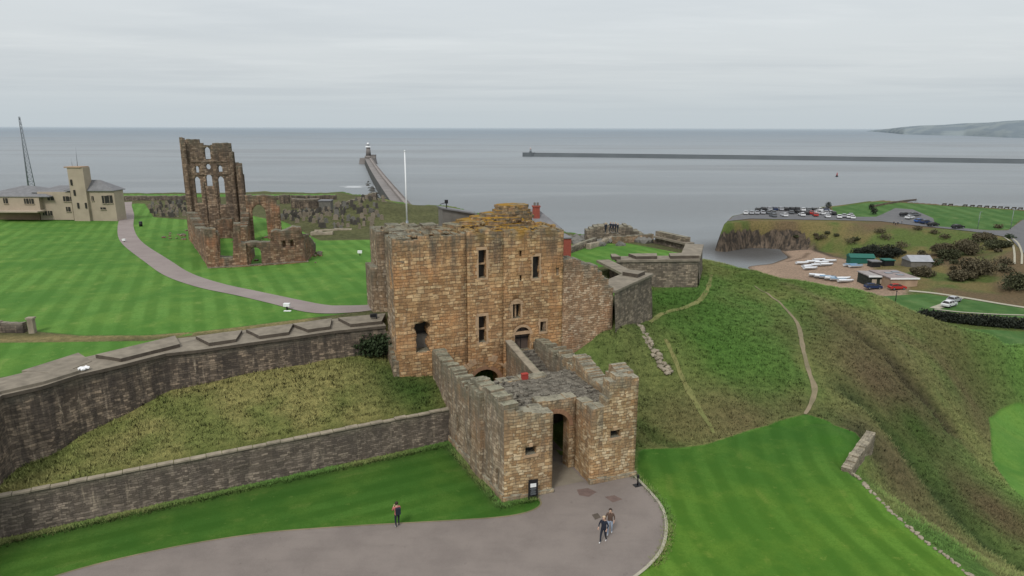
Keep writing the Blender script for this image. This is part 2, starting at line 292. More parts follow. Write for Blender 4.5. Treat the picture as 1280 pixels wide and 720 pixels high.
M['dirt'] = asphalt('trodden_earth', (.21, .17, .11), (.11, .105, .055))
M['tan'] = asphalt('worn_grass_track', (.17, .165, .06), (.11, .13, .04))
M['kerb'] = plain('kerb_stone', (.33, .31, .24), .9, var=.2, sc=3)
M['cobble'] = asphalt('passage_cobbles', (.2, .175, .135), (.14, .12, .09))

def ground_mat(name):
    m, nt, b = newmat(name); n = N(nt); pos = n('NewGeometry').outputs['Position']
    at = lambda a, o='Fac': n('Attribute', attribute_name=a).outputs[o]
    tint = at('tint', 'Color'); lawn = at('lawn'); stripe = at('stripe'); rock = at('rock')
    f1 = n.noise(pos, .3, 4, .6); f2 = n.noise(pos, 1.6, 5, .7); f3 = n.noise(pos, 7., 4, .7)
    # rough grass
    r = n.mix(n.ramp(f2, .3, .7), n.mix(1., tint, (.68, .72, .66), 'MULTIPLY'), n.mix(1., tint, (1.3, 1.25, 1.2), 'MULTIPLY'))
    r = n.mix(n.ramp(f3, .5, .75, 0, .35), r, n.mix(1., tint, (.5, .55, .48), 'MULTIPLY'))
    r = n.mix(n.ramp(n.noise(n.scale(pos, 3., .8), 3.5, 3), .56, .72, 0, .5), r, n.mix(1., tint, (1.8, 1.6, 1.5), 'MULTIPLY'))
    # mown lawn
    s = n.math('SINE', n.math('ADD', n.math('MULTIPLY', stripe, 3.1), n.math('MULTIPLY', f1, .9)))
    lt = n.mix(1., at('lawncol', 'Color'), (1, 1, 1), 'MULTIPLY')
    lc = n.mix(n.ramp(s, -.7, .7, .0, 1.), n.mix(1., lt, (.78, .81, .78), 'MULTIPLY'), n.mix(1., lt, (1.24, 1.16, 1.35), 'MULTIPLY'))
    f0 = n.noise(pos, .09, 4, .6)
    lc = n.mix(n.ramp(f0, .38, .62, 0, .75), lc, n.mix(1., lt, (.60, .74, .72), 'MULTIPLY'))
    lc = n.mix(n.ramp(f1, .42, .68, 0, .55), lc, n.mix(1., lt, (1.45, 1.16, 1.25), 'MULTIPLY'))
    lc = n.mix(n.ramp(f2, .45, .72, 0, .5), lc, n.mix(1., lt, (.66, .72, .62), 'MULTIPLY'))
    lc = n.mix(n.ramp(n.noise(pos, 1.1, 6, .8), .57, .70, 0, .6), lc, n.mix(1., lt, (2.1, 1.35, 2.1), 'MULTIPLY'))
    s3 = n.math('SINE', n.math('ADD', n.math('MULTIPLY', stripe, 1.9), n.math('ADD', n.math('MULTIPLY', f0, 5.), n.math('MULTIPLY', f2, 1.2))))
    lc = n.mix(n.math('MULTIPLY', n.ramp(s3, .8, 1.), n.ramp(n.noise(pos, .3, 5, .7), .52, .62, 0, .28)), lc, n.mix(1., lt, (2.3, 1.35, 2.2), 'MULTIPLY'))
    lc = n.mix(n.ramp(f3, .42, .7, 0, .5), lc, n.mix(1., lt, (.64, .70, .6), 'MULTIPLY'))
    k = n.ramp(n.math('ADD', lawn, n.math('MULTIPLY', n.math('SUBTRACT', f3, .5), .5)), -.12, .12)
    c = n.mix(k, r, lc)
    rk = n.noise(n.scale(pos, 1., 1., .35), .5, 6, .7, 1.)
    rc = n.mix(n.ramp(rk, .35, .65), (.04, .034, .028), (.155, .12, .09)); rc = n.mix(n.ramp(n.noise(n.scale(pos, .7, .7, .12), 1.1, 4), .5, .62), rc, (.045, .04, .035))
    c = n.mix(n.ramp(n.math('ADD', rock, n.math('MULTIPLY', n.math('SUBTRACT', f2, .5), .9)), .4, .6), c, rc)
    nt.links.new(c, b.inputs['Base Color']); b.inputs['Roughness'].default_value = .95; b.inputs['Specular IOR Level'].default_value = .1
    h = n.math('MULTIPLY', n.math('ADD', n.math('MULTIPLY', f2, .7), f3), n.ramp(lawn, -.3, .3, 1., .12))
    bp = n('Bump', {'Height': h, 'Strength': .9, 'Distance': .3}); nt.links.new(bp.outputs[0], b.inputs['Normal']); return m
M['ground'] = ground_mat('ground_cover')
def tinted(name, rough=.9):
    m, nt, b = newmat(name); n = N(nt); a = n('Attribute', attribute_name='tint').outputs['Color']
    nt.links.new(a, b.inputs['Base Color']); b.inputs['Roughness'].default_value = rough; b.inputs['Specular IOR Level'].default_value = .1; return m
M['tuft'] = tinted('grass_blades')
_nt = M['tuft'].node_tree; _c = _nt.nodes.new('ShaderNodeCombineXYZ'); _c.inputs[2].default_value = 1.; _g = _nt.nodes.new('ShaderNodeNewGeometry'); _v = _nt.nodes.new('ShaderNodeVectorMath'); _v.operation = 'MULTIPLY_ADD'; _nt.links.new(_g.outputs['Normal'], _v.inputs[0]); _v.inputs[1].default_value = (.35, .35, .35); _nt.links.new(_c.outputs[0], _v.inputs[2]); _n2 = _nt.nodes.new('ShaderNodeVectorMath'); _n2.operation = 'NORMALIZE'; _nt.links.new(_v.outputs[0], _n2.inputs[0]); _nt.links.new(_n2.outputs[0], next(x for x in _nt.nodes if x.type == 'BSDF_PRINCIPLED').inputs['Normal'])
def leafmat(name, c):
    m, nt, b = newmat(name); n = N(nt); tc = n('TexCoord').outputs['Object']; f = n.noise(tc, 1.2, 4, .6); g = n.noise(tc, 5., 2)
    col = n.mix(n.ramp(f, .35, .65), tuple(x*.45 for x in c), c); col = n.mix(n.ramp(g, .5, .7, 0, .6), col, tuple(x*1.7 for x in c))
    nt.links.new(col, b.inputs['Base Color']); b.inputs['Roughness'].default_value = .8; return m
M['leafolive'] = leafmat('olive_leaves', (.062, .068, .032)); M['leafdark'] = leafmat('dark_leaves', (.035, .055, .022)); M['leafgreen'] = leafmat('green_leaves', (.055, .10, .025)); M['leafbrown'] = leafmat('brown_twigs', (.105, .09, .052)); M['leafblack'] = leafmat('blackthorn', (.03, .036, .026))

# ------------------------------------------------------------------ mesh builders
class MB:
    def __init__(s): s.v = []; s.f = []; s.uv = []; s.mi = []; s.sm = []; s.dt = []
    def vert(s, p, dt=99.): s.v.append((p[0], p[1], p[2])); s.dt.append(dt); return len(s.v)-1
    def face(s, pts, uvs=None, mi=0, sm=False, dt=99.):
        i = [s.vert(p, dt) for p in pts]; s.f.append(i); s.uv.append(uvs or s._uv(pts)); s.mi.append(mi); s.sm.append(sm)
    def _uv(s, pts):
        a, b, c = Vector(pts[0]), Vector(pts[1]), Vector(pts[2]); nrm = (b-a).cross(c-a)
        if nrm.length < 1e-9: return [(0, 0)]*len(pts)
        nrm.normalize()
        if abs(nrm.z) > .7: return [(p[0], p[1]) for p in pts]
        h = Vector((-nrm.y, nrm.x, 0)).normalized(); return [(Vector(p).dot(h), p[2]) for p in pts]
    def box(s, c, size, rz=0., mi=0, taper=1., bev=0.):
        """box whose BASE centre is c"""
        x, y, z = size[0]/2, size[1]/2, size[2]; cr, sr = math.cos(rz), math.sin(rz)
        def q(a, b, h):
            return (c[0]+a*cr-b*sr, c[1]+a*sr+b*cr, c[2]+h)
        lo = [q(-x, -y, 0), q(x, -y, 0), q(x, y, 0), q(-x, y, 0)]; hi = [q(-x*taper, -y*taper, z), q(x*taper, -y*taper, z), q(x*taper, y*taper, z), q(-x*taper, y*taper, z)]
        for k in range(4): s.face([lo[k], lo[(k+1) % 4], hi[(k+1) % 4], hi[k]], mi=mi)
        s.face(hi, mi=mi); s.face(lo[::-1], mi=mi)
    def prism(s, poly, z0, z1, mi=0, top=None):
        lo = [(p[0], p[1], z0) for p in poly]; hi = [(p[0], p[1], z1) for p in (top or poly)]; n = len(poly)
        for k in range(n): s.face([lo[k], lo[(k+1) % n], hi[(k+1) % n], hi[k]], mi=mi)
        s.face(hi, mi=mi); s.face(lo[::-1], mi=mi)
    def tube(s, p0, p1, r0, r1=None, n=8, mi=0, caps=True, sm=True):
        p0, p1 = Vector(p0), Vector(p1); r1 = r0 if r1 is None else r1; d = (p1-p0)
        if d.length < 1e-6: return
        d.normalize(); a = d.orthogonal().normalized(); b = d.cross(a)
        R0 = [p0+(a*math.cos(t)+b*math.sin(t))*r0 for t in [2*math.pi*k/n for k in range(n)]]; R1 = [p1+(a*math.cos(t)+b*math.sin(t))*r1 for t in [2*math.pi*k/n for k in range(n)]]
        for k in range(n): s.face([R0[k], R0[(k+1) % n], R1[(k+1) % n], R1[k]], mi=mi, sm=sm)
        if caps: s.face(R1, mi=mi); s.face(R0[::-1], mi=mi)
    def rock(s, c, r, mi=0, seed=0, dt=99.):
        rr = random.Random(seed); bm = bmesh.new(); bmesh.ops.create_icosphere(bm, subdivisions=1, radius=1)
        sc = [r*(.7+.6*rr.random()) for _ in range(3)]; sc[2] *= .7
        for v in bm.verts: v.co = Vector((v.co.x*sc[0], v.co.y*sc[1], v.co.z*sc[2]))*(.8+.4*rr.random())+Vector(c)
        for f in bm.faces: s.face([tuple(v.co) for v in f.verts], mi=mi, dt=dt)
        bm.free()
    def build(s, name, mats, parent=None, weld=True):
        me = bpy.data.meshes.new(name)
        v = s.v
        if parent is not None:
            inv = MW[parent.name].inverted(); v = [tuple(inv @ Vector(p)) for p in v]
        me.from_pydata(v, [], s.f)
        ul = me.uv_layers.new(name='UVMap'); flat = [c for u in s.uv for q in u for c in q[:2]]; ul.data.foreach_set('uv', flat)
        at = me.attributes.new('dtop', 'FLOAT', 'POINT'); at.data.foreach_set('value', s.dt)
        for mm in (mats if isinstance(mats, (list, tuple)) else [mats]): me.materials.append(mm)
        me.polygons.foreach_set('material_index', s.mi); me.polygons.foreach_set('use_smooth', s.sm)
        if weld:
            bm = bmesh.new(); bm.from_mesh(me); bmesh.ops.remove_doubles(bm, verts=bm.verts, dist=.0008); bm.to_mesh(me); bm.free()
        me.update(); o = bpy.data.objects.new(name, me); COL.objects.link(o)
        if parent is not None: o.parent = parent
        return o
MW = {}
def tag(o, label=None, cat=None, group=None, kind=None):
    if label: o['label'] = label
    if cat: o['category'] = cat
    if group: o['group'] = group
    if kind: o['kind'] = kind
    return o
def empty(name, p, rz=0., **k):
    o = bpy.data.objects.new(name, None); o.empty_display_size = .5; COL.objects.link(o); o.location = p; o.rotation_euler = (0, 0, rz)
    MW[o.name] = Matrix.Translation(Vector(p)) @ Matrix.Rotation(rz, 4, 'Z'); return tag(o, **k)
def dup(root, p, rz=0., s=1., label=None, group=None, mats=None):
    def cp(o, par):
        c = o.copy(); COL.objects.link(c); c.parent = par
        for ch in list(o.children): cp(ch, c)
        return c
    r = cp(root, None); r.location = p; r.rotation_euler = (0, 0, rz); r.scale = (s, s, s)
    if label: r['label'] = label
    if group: r['group'] = group
    for ch in [r]+list(r.children_recursive):
        if mats and ch.type == 'MESH':
            key = ch.name.split('.')[0]
            if key in mats: ch.material_slots[0].link = 'OBJECT'; ch.material_slots[0].material = mats[key]
    return r
def struct(o): o['kind'] = 'structure'; return o

def lerp_prof(prof, s):
    if s <= prof[0][0]: return prof[0][1]
    for (a, ha), (b, hb) in zip(prof, prof[1:]):
        if s <= b: return ha+(hb-ha)*(s-a)/max(b-a, 1e-6)
    return prof[-1][1]
def rag(prof, step=.55, amp=.16, seed=1, drop=.0):
    """blocky broken wall head through a profile of (s, h)"""
    rr = random.Random(seed); s0, s1 = prof[0][0], prof[-1][0]; out = []; s = s0; e = 0
    while s < s1-1e-6:
        t = min(s1, s+step*(.6+.8*rr.random())); 
        if s1-t < .15: t = s1
        if rr.random() < .75: e = rr.uniform(-amp, amp)
        if drop and rr.random() < .12: e = -drop
        h = lerp_prof(prof, (s+t)/2)+e
        out += [(s+.012, h+rr.uniform(-.03, .03)), (t-.012, h+rr.uniform(-.03, .03))]; s = t
    return out
def arch_poly(s0, s1, z0, zs, pointed=0., n=9):
    """opening from z0 with springing zs and a round (or pointed) head"""
    c = (s0+s1)/2; r = (s1-s0)/2; pts = [(s0, z0), (s1, z0)]
    for k in range(n+1):
        t = math.pi*k/n; pts.append((c+r*math.cos(t), zs+r*math.sin(t)*(1+pointed*(1-abs(math.cos(t))))))
    return pts
def rect(s0, s1, z0, z1): return [(s0, z0), (s1, z0), (s1, z1), (s0, z1)]
def ragrect(s0, s1, z0, z1, a, seed):
    rr = random.Random(seed); pts = []
    for k in range(4): pts.append((s0+(s1-s0)*k/4, z0+rr.uniform(-a, a)*.4))
    for k in range(7): pts.append((s1+rr.uniform(-a, a), z0+(z1-z0)*k/7))
    for k in range(3): pts.append((s1-(s1-s0)*k/3, z1+rr.uniform(-a, a)))
    for k in range(7): pts.append((s0+rr.uniform(-a, a), z1-(z1-z0)*k/7))
    return pts
def panel(mb, org, sd, nd, bottom, head, holes=(), th=1.5, res=.7, relief=.035, seed=1, mi=0, u0=0., batter=0.):
    """upright masonry slab. org (x,y) at s=0; sd along, nd outward; head = list of (s,h) left to right; bottom = (z at left, z at right) or list"""
    rr = random.Random(seed); org = Vector((org[0], org[1], 0)); sd = Vector((sd[0], sd[1], 0)).normalized(); nd = Vector((nd[0], nd[1], 0)).normalized()
    s0, s1 = head[0][0], head[-1][0]
    bot = bottom if isinstance(bottom[0], (tuple, list)) else [(s0, bottom[0]), (s1, bottom[1])]
    outline = [tuple(b) for b in bot]+list(reversed(head))
    loops = [outline]+[list(h) for h in holes]; verts = []; edges = []
    for lp in loops:
        dn = []
        for i, a in enumerate(lp):
            b = lp[(i+1) % len(lp)]; k = max(1, int(math.hypot(b[0]-a[0], b[1]-a[1])/(res*1.2)))
            for j in range(k): dn.append((a[0]+(b[0]-a[0])*j/k, a[1]+(b[1]-a[1])*j/k))
        i0 = len(verts); verts += dn; edges += [(i0+i, i0+(i+1) % len(dn)) for i in range(len(dn))]
    zmin = min(b[1] for b in bot); zmax = max(h[1] for h in head); nb = len(verts)
    z = zmin+res*.5
    while z < zmax:
        s = s0+res*.5
        while s < s1: verts.append((s+rr.uniform(-.25, .25)*res, z+rr.uniform(-.25, .25)*res)); s += res
        z += res
    vo, eo, fo, ov, oe, of = delaunay_2d_cdt([Vector(v) for v in verts], edges, [], 0, 1e-4)
    def inpoly(lp, x, y):
        r = False; n = len(lp)
        for i in range(n):
            x0, y0 = lp[i]; x1, y1 = lp[(i+1) % n]
            if (y0 > y) != (y1 > y) and x < (x1-x0)*(y-y0)/(y1-y0)+x0: r = not r
        return r
    tri = []
    for f in fo:
        cx = sum(vo[i].x for i in f)/3; cy = sum(vo[i].y for i in f)/3
        if inpoly(outline, cx, cy) and not any(inpoly(h, cx, cy) for h in holes): tri.append(f)
    cnt = {}
    for f in tri:
        for a, b in ((f[0], f[1]), (f[1], f[2]), (f[2], f[0])): k = (min(a, b), max(a, b)); cnt.setdefault(k, []).append((a, b))
    bd = {i for k, v in cnt.items() if len(v) == 1 for i in k}
    def hd(s): return lerp_prof(head, s)
    def W(p, d): 
        q = org+sd*p.x+nd*(d+batter*max(0, zmax-p.y)); return (q.x, q.y, p.y)
    fr = {}; bk = {}
    used = {i for f in tri for i in f}
    for i in used:
        p = vo[i]; n1 = noise.noise(Vector((p.x*.8+seed, p.y*.8, seed*3.1)))
        d = 0 if i in bd else relief*(2.2*n1+rr.uniform(-1, 1))
        fr[i] = mb.vert(W(p, d), max(0, hd(p.x)-p.y)); bk[i] = mb.vert(W(p, -th-d), max(0, hd(p.x)-p.y))
    for f in tri:
        uvf = [(vo[i].x+u0, vo[i].y) for i in f]
        mb.f.append([fr[i] for i in f]); mb.uv.append(uvf); mb.mi.append(mi); mb.sm.append(True)
        mb.f.append([bk[i] for i in reversed(f)]); mb.uv.append([(a+37, b) for a, b in reversed(uvf)]); mb.mi.append(mi); mb.sm.append(True)
    for k, v in cnt.items():
        if len(v) != 1: continue
        a, b = v[0]; pa, pb = vo[a], vo[b]; ver = abs(pa.y-pb.y) > abs(pa.x-pb.x)
        m_ = max(1, int(th/.8)); la = None
        for j in range(m_+1):
            t = -th*j/m_; z = rr.uniform(-.04, .04) if (0 < j < m_) else 0
            qa = W(Vector((pa.x, pa.y)), t); qb = W(Vector((pb.x, pb.y)), t)
            if la:
                uv = [(la[2]+(0 if not ver else 0)+u0, 0)]
                t0 = la[2]
                if ver: uvs = [(t0, pa.y), (t, pa.y), (t, pb.y), (t0, pb.y)]
                else: uvs = [(pa.x, t0), (pa.x, t), (pb.x, t), (pb.x, t0)]
                mb.face([la[0], qa, qb, la[1]], uvs, mi, dt=max(0, hd(pa.x)-pa.y))
            la = (qa, qb, t)
def rubble(mb, pts, w, r, n, seed=1, dt=0.):
    rr = random.Random(seed)
    for k in range(n):
        t = rr.random()*(len(pts)-1); i = int(t); f = t-i; a, b = Vector(pts[i]), Vector(pts[min(i+1, len(pts)-1)])
        p = a.lerp(b, f)+Vector((rr.uniform(-w, w), rr.uniform(-w, w), 0)); mb.rock(p, r*rr.uniform(.5, 1.3), seed=seed*1000+k, dt=dt)

# ------------------------------------------------------------------ GROUND sheet
def graded(parts):
    r = []
    for a, b, s0, s1 in parts:
        x = a; n = max(1, round(2*(b-a)/(s0+s1)))
        t = np.linspace(0, 1, n, endpoint=False); r.append(a+(b-a)*(t*s0*2/(s0+s1)+(t*t)*(s1-s0)/(s0+s1)))
    return np.append(np.concatenate(r), parts[-1][1])
def seg(poly): return A(pxz(poly))
lawn_right = A([L(10.2, -.5)]+pxz([(796, 575, 0), (799, 562, 0), (850, 560, 0), (882, 556, 0), (940, 537, 0), (985, 527, 0), (1008, 519, .2), (1040, 532, 0), (1093, 547, 0), (1067, 585, 0), (1080, 603, 0), (1120, 645, 0), (1170, 686, 0), (1212, 718, 0), (1300, 800, 0), (400, 1100, 0)]))
lawn_left = A([p+Vector((.2, -.35, 0)) for p in RET]+[L(-1.1, 9.5), L(3, 5), L(10, -.3), P(500, 900), P(-600, 900)])
valley_patch = A(pxz([(1234, 528, -8.3), (1248, 514, -8.3), (1275, 505, -8.4), (1340, 500, -8.5), (1400, 640, -9), (1300, 640, -9.3), (1262, 612, -9), (1240, 580, -8.8)]))
up_lawn = A([(-300, 20), P(0, 410, 8.1), P(100, 418, 8.1), P(180, 417, 8.1), P(250, 411, 8.1), P(350, 399, 8), P(430, 391, 7.9), P(470, 380, 7.9), (-9, 66), (-4, 90), (-14, 100), P(480, 300, 7), P(400, 300, 7), P(352, 278, 7), P(300, 262, 7), P(235, 275, 6.6), P(192, 272, 6.6), P(180, 252, 6.5), P(150, 256, 6.5), (-200, 170), (-300, 150)])
strip_lawn = A([P(-100, 500, 7.8), P(0, 470, 7.8), P(60, 470, 7.8), P(170, 438, 7.8), P(240, 416, 7.8), P(240, 417, 8), P(180, 424, 8), P(100, 426, 8), P(0, 428, 8), P(-100, 428, 8)])
bast_lawn = A([L(16, 18), BAST[1]+Vector((-2.6, 2, 0)), BAST[2]+Vector((-2.5, 2, 0)), BAST[2]+Vector((0, 3, 0)), BAST[3]+Vector((-3, 3, 0)), BAST[4]+Vector((-3, -1, 0)), (15, 101), (4, 95), (-2, 80), L(4, 26)])
back_green = A([P(150, 247, 6), P(240, 247, 6), P(420, 244, 6.3), P(420, 242.5, 6.3), P(150, 242.5, 6)])
lawns = [lawn_right, lawn_left, valley_patch, up_lawn, strip_lawn, bast_lawn, back_green]
hdl = A(pxz([(1040, 258, -12), (1100, 251, -9), (1180, 256.5, -9), (1290, 263, -9), (1500, 268, -9), (1450, 290, -12.5), (1275, 278, -12), (1262, 288, -13), (1238, 288, -13), (1170, 283, -13), (1166, 277, -13), (1140, 268, -12.6), (1118, 266, -12.6), (1095, 272, -12.8), (1060, 271, -12.8), (1042, 268, -12.8)]))
val1 = A(pxz([(1108, 366, -20), (1160, 368, -20), (1290, 388, -19.6), (1290, 389, -19.5), (1230, 386, -19.6), (1185, 389, -19.6), (1290, 405, -19.3), (1290, 412, -19.2), (1190, 396, -19.4), (1160, 388, -19.6)]))
val1 = A(pxz([(1100, 366, -20), (1160, 368, -20), (1230, 379, -19.8), (1300, 388, -19.6), (1300, 402, -19.3), (1200, 391, -19.5), (1150, 389, -19.6), (1120, 400, -19.6)]))
val2 = A(pxz([(1180, 409, -19.4), (1230, 412, -19.3), (1300, 418, -19.2), (1300, 445, -19), (1150, 445, -19)]))
hlawns = [hdl, val1, val2]
TINTS = [  # px, py, z, radius m, colour, strength
    (930, 515, .8, 5, (.165, .125, .07), .85), (850, 520, 1, 4, (.15, .13, .06), .7), (1000, 505, .8, 3, (.13, .1, .055), .7), (1110, 470, .5, 7, (.135, .092, .06), 1.), (1080, 430, 2, 6, (.12, .10, .055), .8),
    (1060, 400, 3.5, 5, (.13, .12, .055), .6), (1120, 590, -3.5, 4, (.14, .11, .065), .9), (1180, 660, -5, 4, (.13, .115, .06), .8), (1075, 560, -1.5, 2.2, (.05, .055, .03), .8), (1150, 540, -4, 3, (.05, .10, .022), .9), (1130, 560, -3.8, 3, (.05, .10, .022), .8),
    (1220, 490, -5, 8, (.13, .115, .06), .8), (1180, 430, -1, 7, (.11, .115, .045), .6), (1230, 630, -8, 4, (.11, .08, .05), .8), (1180, 610, -6, 3, (.05, .095, .025), .8), (1270, 660, -9, 4, (.12, .08, .05), .7), (900, 440, 3, 7, (.068, .150, .026), .7), (760, 430, 3, 4, (.035, .07, .018), .9), (790, 500, 1.4, 3, (.06, .08, .026), .6),
    (840, 380, 5.4, 6, (.05, .115, .02), .8), (960, 350, 5.2, 8, (.085, .12, .03), .8), (1000, 420, 3.2, 4, (.095, .11, .04), .7), (520, 490, 3.4, 3.4, (.045, .10, .02), .9), (490, 470, 4.5, 2.5, (.05, .085, .022), .7), (1150, 490, -2, 3, (.07, .06, .035), .5)]
GULL = [([(1040, 392, 3.6), (1080, 415, 2.6), (1112, 432, 1.6), (1140, 462, 0), (1165, 500, -3), (1185, 530, -5)], 1.1, (.05, .045, .028), .95, 1.3),
    ([(1062, 480, 1.4), (1100, 528, -1.6), (1140, 580, -4.5), (1200, 645, -7), (1270, 705, -9)], 1.5, (.045, .065, .026), .85, 1.0),
    ([(985, 358, 5), (1030, 378, 4.5), (1075, 400, 3.4), (1130, 432, 1.2)], 1.0, (.17, .155, .08), .5, -.2), ([(800, 520, 1.2), (822, 545, .3), (850, 560, 0)], .8, (.03, .07, .015), .6, .2),
    ([(1130, 420, 1.4), (1180, 455, -2), (1215, 500, -5.5), (1225, 540, -7.5)], 1.6, (.15, .12, .065), .6, 0)]
GULLW = [(A(pxz(g[0])),)+g[1:] for g in GULL]
def paint(X, Y, Z, which):
    n1 = vnoise(X, Y, 9, 11); n2 = vnoise(X, Y, 2.5, 12)
    base = np.empty(X.shape+(3,)); g0 = np.array((.088, .168, .040)); g1 = np.array((.155, .178, .062))
    base[:] = g0+(g1-g0)*sm(.4, .65, n1)[..., None]
    if which == 'near':
        base *= (1+.22*sm(25, 45, X)+.08)[..., None]
        bz = inside(berm, X, Y); bc = np.array((.25, .235, .09)); bc2 = np.array((.165, .19, .06))
        base[bz] = (bc2+(bc-bc2)*sm(.35, .6, n1*.5+n2*.5)[..., None])[bz]
        for px, py, z, r, c, k in TINTS:
            p = P(px, py, z); w = k*np.exp(-((X-p.x)**2+(Y-p.y)**2)/(r*r)*(.6+.8*n2))
            base += (np.array(c)-base)*w[..., None]
        for gl, wd_, c, k, dp in GULLW:
            w = k*np.exp(-(pdist(gl, X, Y)/wd_)**2*(.5+n2)); base += (np.array(c)-base)*w[..., None]
        ca = inside(castle, X, Y); base[ca] = (np.array((.10, .105, .05))*(.7+.6*n2[..., None]))[ca]
        d = pdist(A([P(0, 424, 8), P(100, 422, 8), P(250, 412.5, 8), P(380, 397, 8)]), X, Y); w = np.exp(-(d/1.)**2); base += (np.array((.25, .21, .10))-base)*w[..., None]
        ru = A([P(186, 262, 6.5), P(236, 262, 6.5), P(236, 292, 6.6), P(212, 285, 6.6)]); w = sm(-3, 2, sdf(ru, X, Y))*.7; base += (np.array((.10, .10, .05))-base)*w[..., None]
    else:
        base = base*np.array((1.02, .74, .95)); tn = vnoise(X, Y, 20, 15); base += (np.array((.135, .10, .06))-base)*(sm(.42, .6, tn))[..., None]
        s = sdf(HEAD, X, Y); low = (s < -2); sandp = A(pxz([(970, 312, -24), (1016, 313, -23.5), (1040, 321, -22), (1090, 330, -21), (1096, 345, -20.5), (1135, 352, -20.3), (1135, 372, -20), (900, 372, -20), (900, 335, -24), (960, 330, -24), (985, 322, -24)]))
        w = sm(-1.2, 1.2, sdf(sandp, X, Y)+2*(n2-.5)); sc = np.array((.32, .235, .18))*(.78+.35*n1[..., None]); base += (sc-base)*w[..., None]
        w = sm(-23.7, -24.2, Z)*w; base += (np.array((.05, .045, .04))-base)*w[..., None]
        w = np.exp(-(sdf(sandp, X, Y)/1.2)**2)*sm(4.5, 1, np.abs(Z+24)) ; base += (np.array((.05, .042, .036))-base)*w[..., None]
        # seaweed line
        d = pdist(A([P(985, 326, -23.2), P(1005, 322, -22.8), P(1010, 316, -22.8)]), X, Y); w = np.exp(-(d/1.)**2)*.7; base += (np.array((.09, .06, .045))-base)*w[..., None]
    return base
def sheet(name, xs, ys, fn, which, keep=None):
    X, Y = np.meshgrid(xs, ys); Z = fn(X, Y); ny, nx = X.shape
    if which == 'near':
        ls = np.max([sdf(p, X, Y) for p in lawns], 0)
        rough = sm(0., -1.5, ls)
        Z = Z+rough*((vnoise(X, Y, 1.3, 2)-.5)*.28+(vnoise(X, Y, 5, 4)-.5)*.7)*np.where(inside(castle, X, Y), .3, 1)*np.where(inside(berm, X, Y), .5, 1)
        bank = sm(-.4, .4, sdf(up_lawn, X, Y))*inside(castle, X, Y); Z = Z+bank*.0
        for gl, wd_, c, k, dp in GULLW: Z = Z-dp*np.exp(-(pdist(gl, X, Y)/wd_)**2)*rough
        gx = np.abs(np.gradient(Z, axis=1)/np.gradient(X, axis=1)); gy = np.abs(np.gradient(Z, axis=0)/np.gradient(Y, axis=0))
        rock = np.where(inside(seaside, X, Y), sm(.5, 1.4, np.hypot(gx, gy)), 0.)
        stripe = np.where(inside(castle, X, Y), X*.9+Y*.43, 0); e = A(pxz([(1040, 532, 0), (1067, 585, 0), (1120, 645, 0), (1212, 718, 0), (1400, 860, 0)])); stripe = np.where(inside(lawn_right, X, Y), pdist(e, X, Y)*1.1, stripe)
        stripe = np.where(inside(lawn_left, X, Y) & ~inside(lawn_right, X, Y), pdist(A(RET), X, Y)*1.2, stripe)
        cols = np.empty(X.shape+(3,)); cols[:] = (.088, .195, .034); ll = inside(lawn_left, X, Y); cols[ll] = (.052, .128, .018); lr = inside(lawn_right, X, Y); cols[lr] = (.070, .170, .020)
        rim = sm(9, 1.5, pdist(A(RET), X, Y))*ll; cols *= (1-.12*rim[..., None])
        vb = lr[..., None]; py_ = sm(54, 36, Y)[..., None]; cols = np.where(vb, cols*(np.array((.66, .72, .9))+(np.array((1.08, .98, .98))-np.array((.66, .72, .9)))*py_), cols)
        bd = pdist(A([L(10.5, 15), L(10.3, 0), L(0, 0), L(-1.08, 10.3), RET[5], RET[4], RET[3], RET[2], RET[1]]), X, Y); cols *= (1-.42*np.exp(-bd/1.1))[..., None]  # contact shade painted into the lawn colour along the wall feet
        ed = np.exp(-np.abs(pdist(A([L(0, 0), L(-1.08, 10.3)]), X, Y)-.25)/.22)[..., None]*ll[..., None]; cols += (np.array((.17, .155, .09))-cols)*ed*.6
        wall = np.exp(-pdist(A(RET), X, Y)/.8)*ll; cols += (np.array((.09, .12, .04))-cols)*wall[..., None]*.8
    else:
        Z = Z+(vnoise(X, Y, 4, 6)-.5)*1.2*sm(0, -4, np.max([sdf(p, X, Y) for p in hlawns]+[sdf(HEAD, X, Y)], 0))*sm(118, 135, X)
        ls = np.max([sdf(p, X, Y) for p in hlawns], 0); s = sdf(HEAD, X, Y)
        rock = np.where((X < 118+8*vnoise(X, Y, 8, 3)) & (s < 0) & (s > -9), sm(-15.6, -18.5, Z+3*(vnoise(X, Y, 6, 8)-.5)), 0.)*1.1
        rock = np.where((s < 0) & (Y > 320), 1, rock)
        stripe = X*.3; cols = np.empty(X.shape+(3,)); cols[:] = (.066, .135, .038)  # green muted to put distance haze into the lawn colour
    T = paint(X, Y, Z, which)
    idx = np.arange(nx*ny).reshape(ny, nx); q = np.stack([idx[:-1, :-1], idx[:-1, 1:], idx[1:, 1:], idx[1:, :-1]], -1).reshape(-1, 4)
    if keep is not None:
        cx = (X[:-1, :-1]+X[1:, 1:]).ravel()/2; cy = (Y[:-1, :-1]+Y[1:, 1:]).ravel()/2; q = q[keep(cx, cy, Z[:-1, :-1].ravel())]
    me = bpy.data.meshes.new(name); nv = nx*ny; me.vertices.add(nv); me.vertices.foreach_set('co', np.stack([X, Y, Z], -1).astype(np.float32).ravel())
    me.loops.add(len(q)*4); me.loops.foreach_set('vertex_index', q.astype(np.int32).ravel()); me.polygons.add(len(q)); me.polygons.foreach_set('loop_start', np.arange(0, len(q)*4, 4, dtype=np.int32)); me.polygons.foreach_set('loop_total', np.full(len(q), 4, np.int32))
    me.polygons.foreach_set('use_smooth', np.ones(len(q), bool)); me.update(calc_edges=True); me.validate()
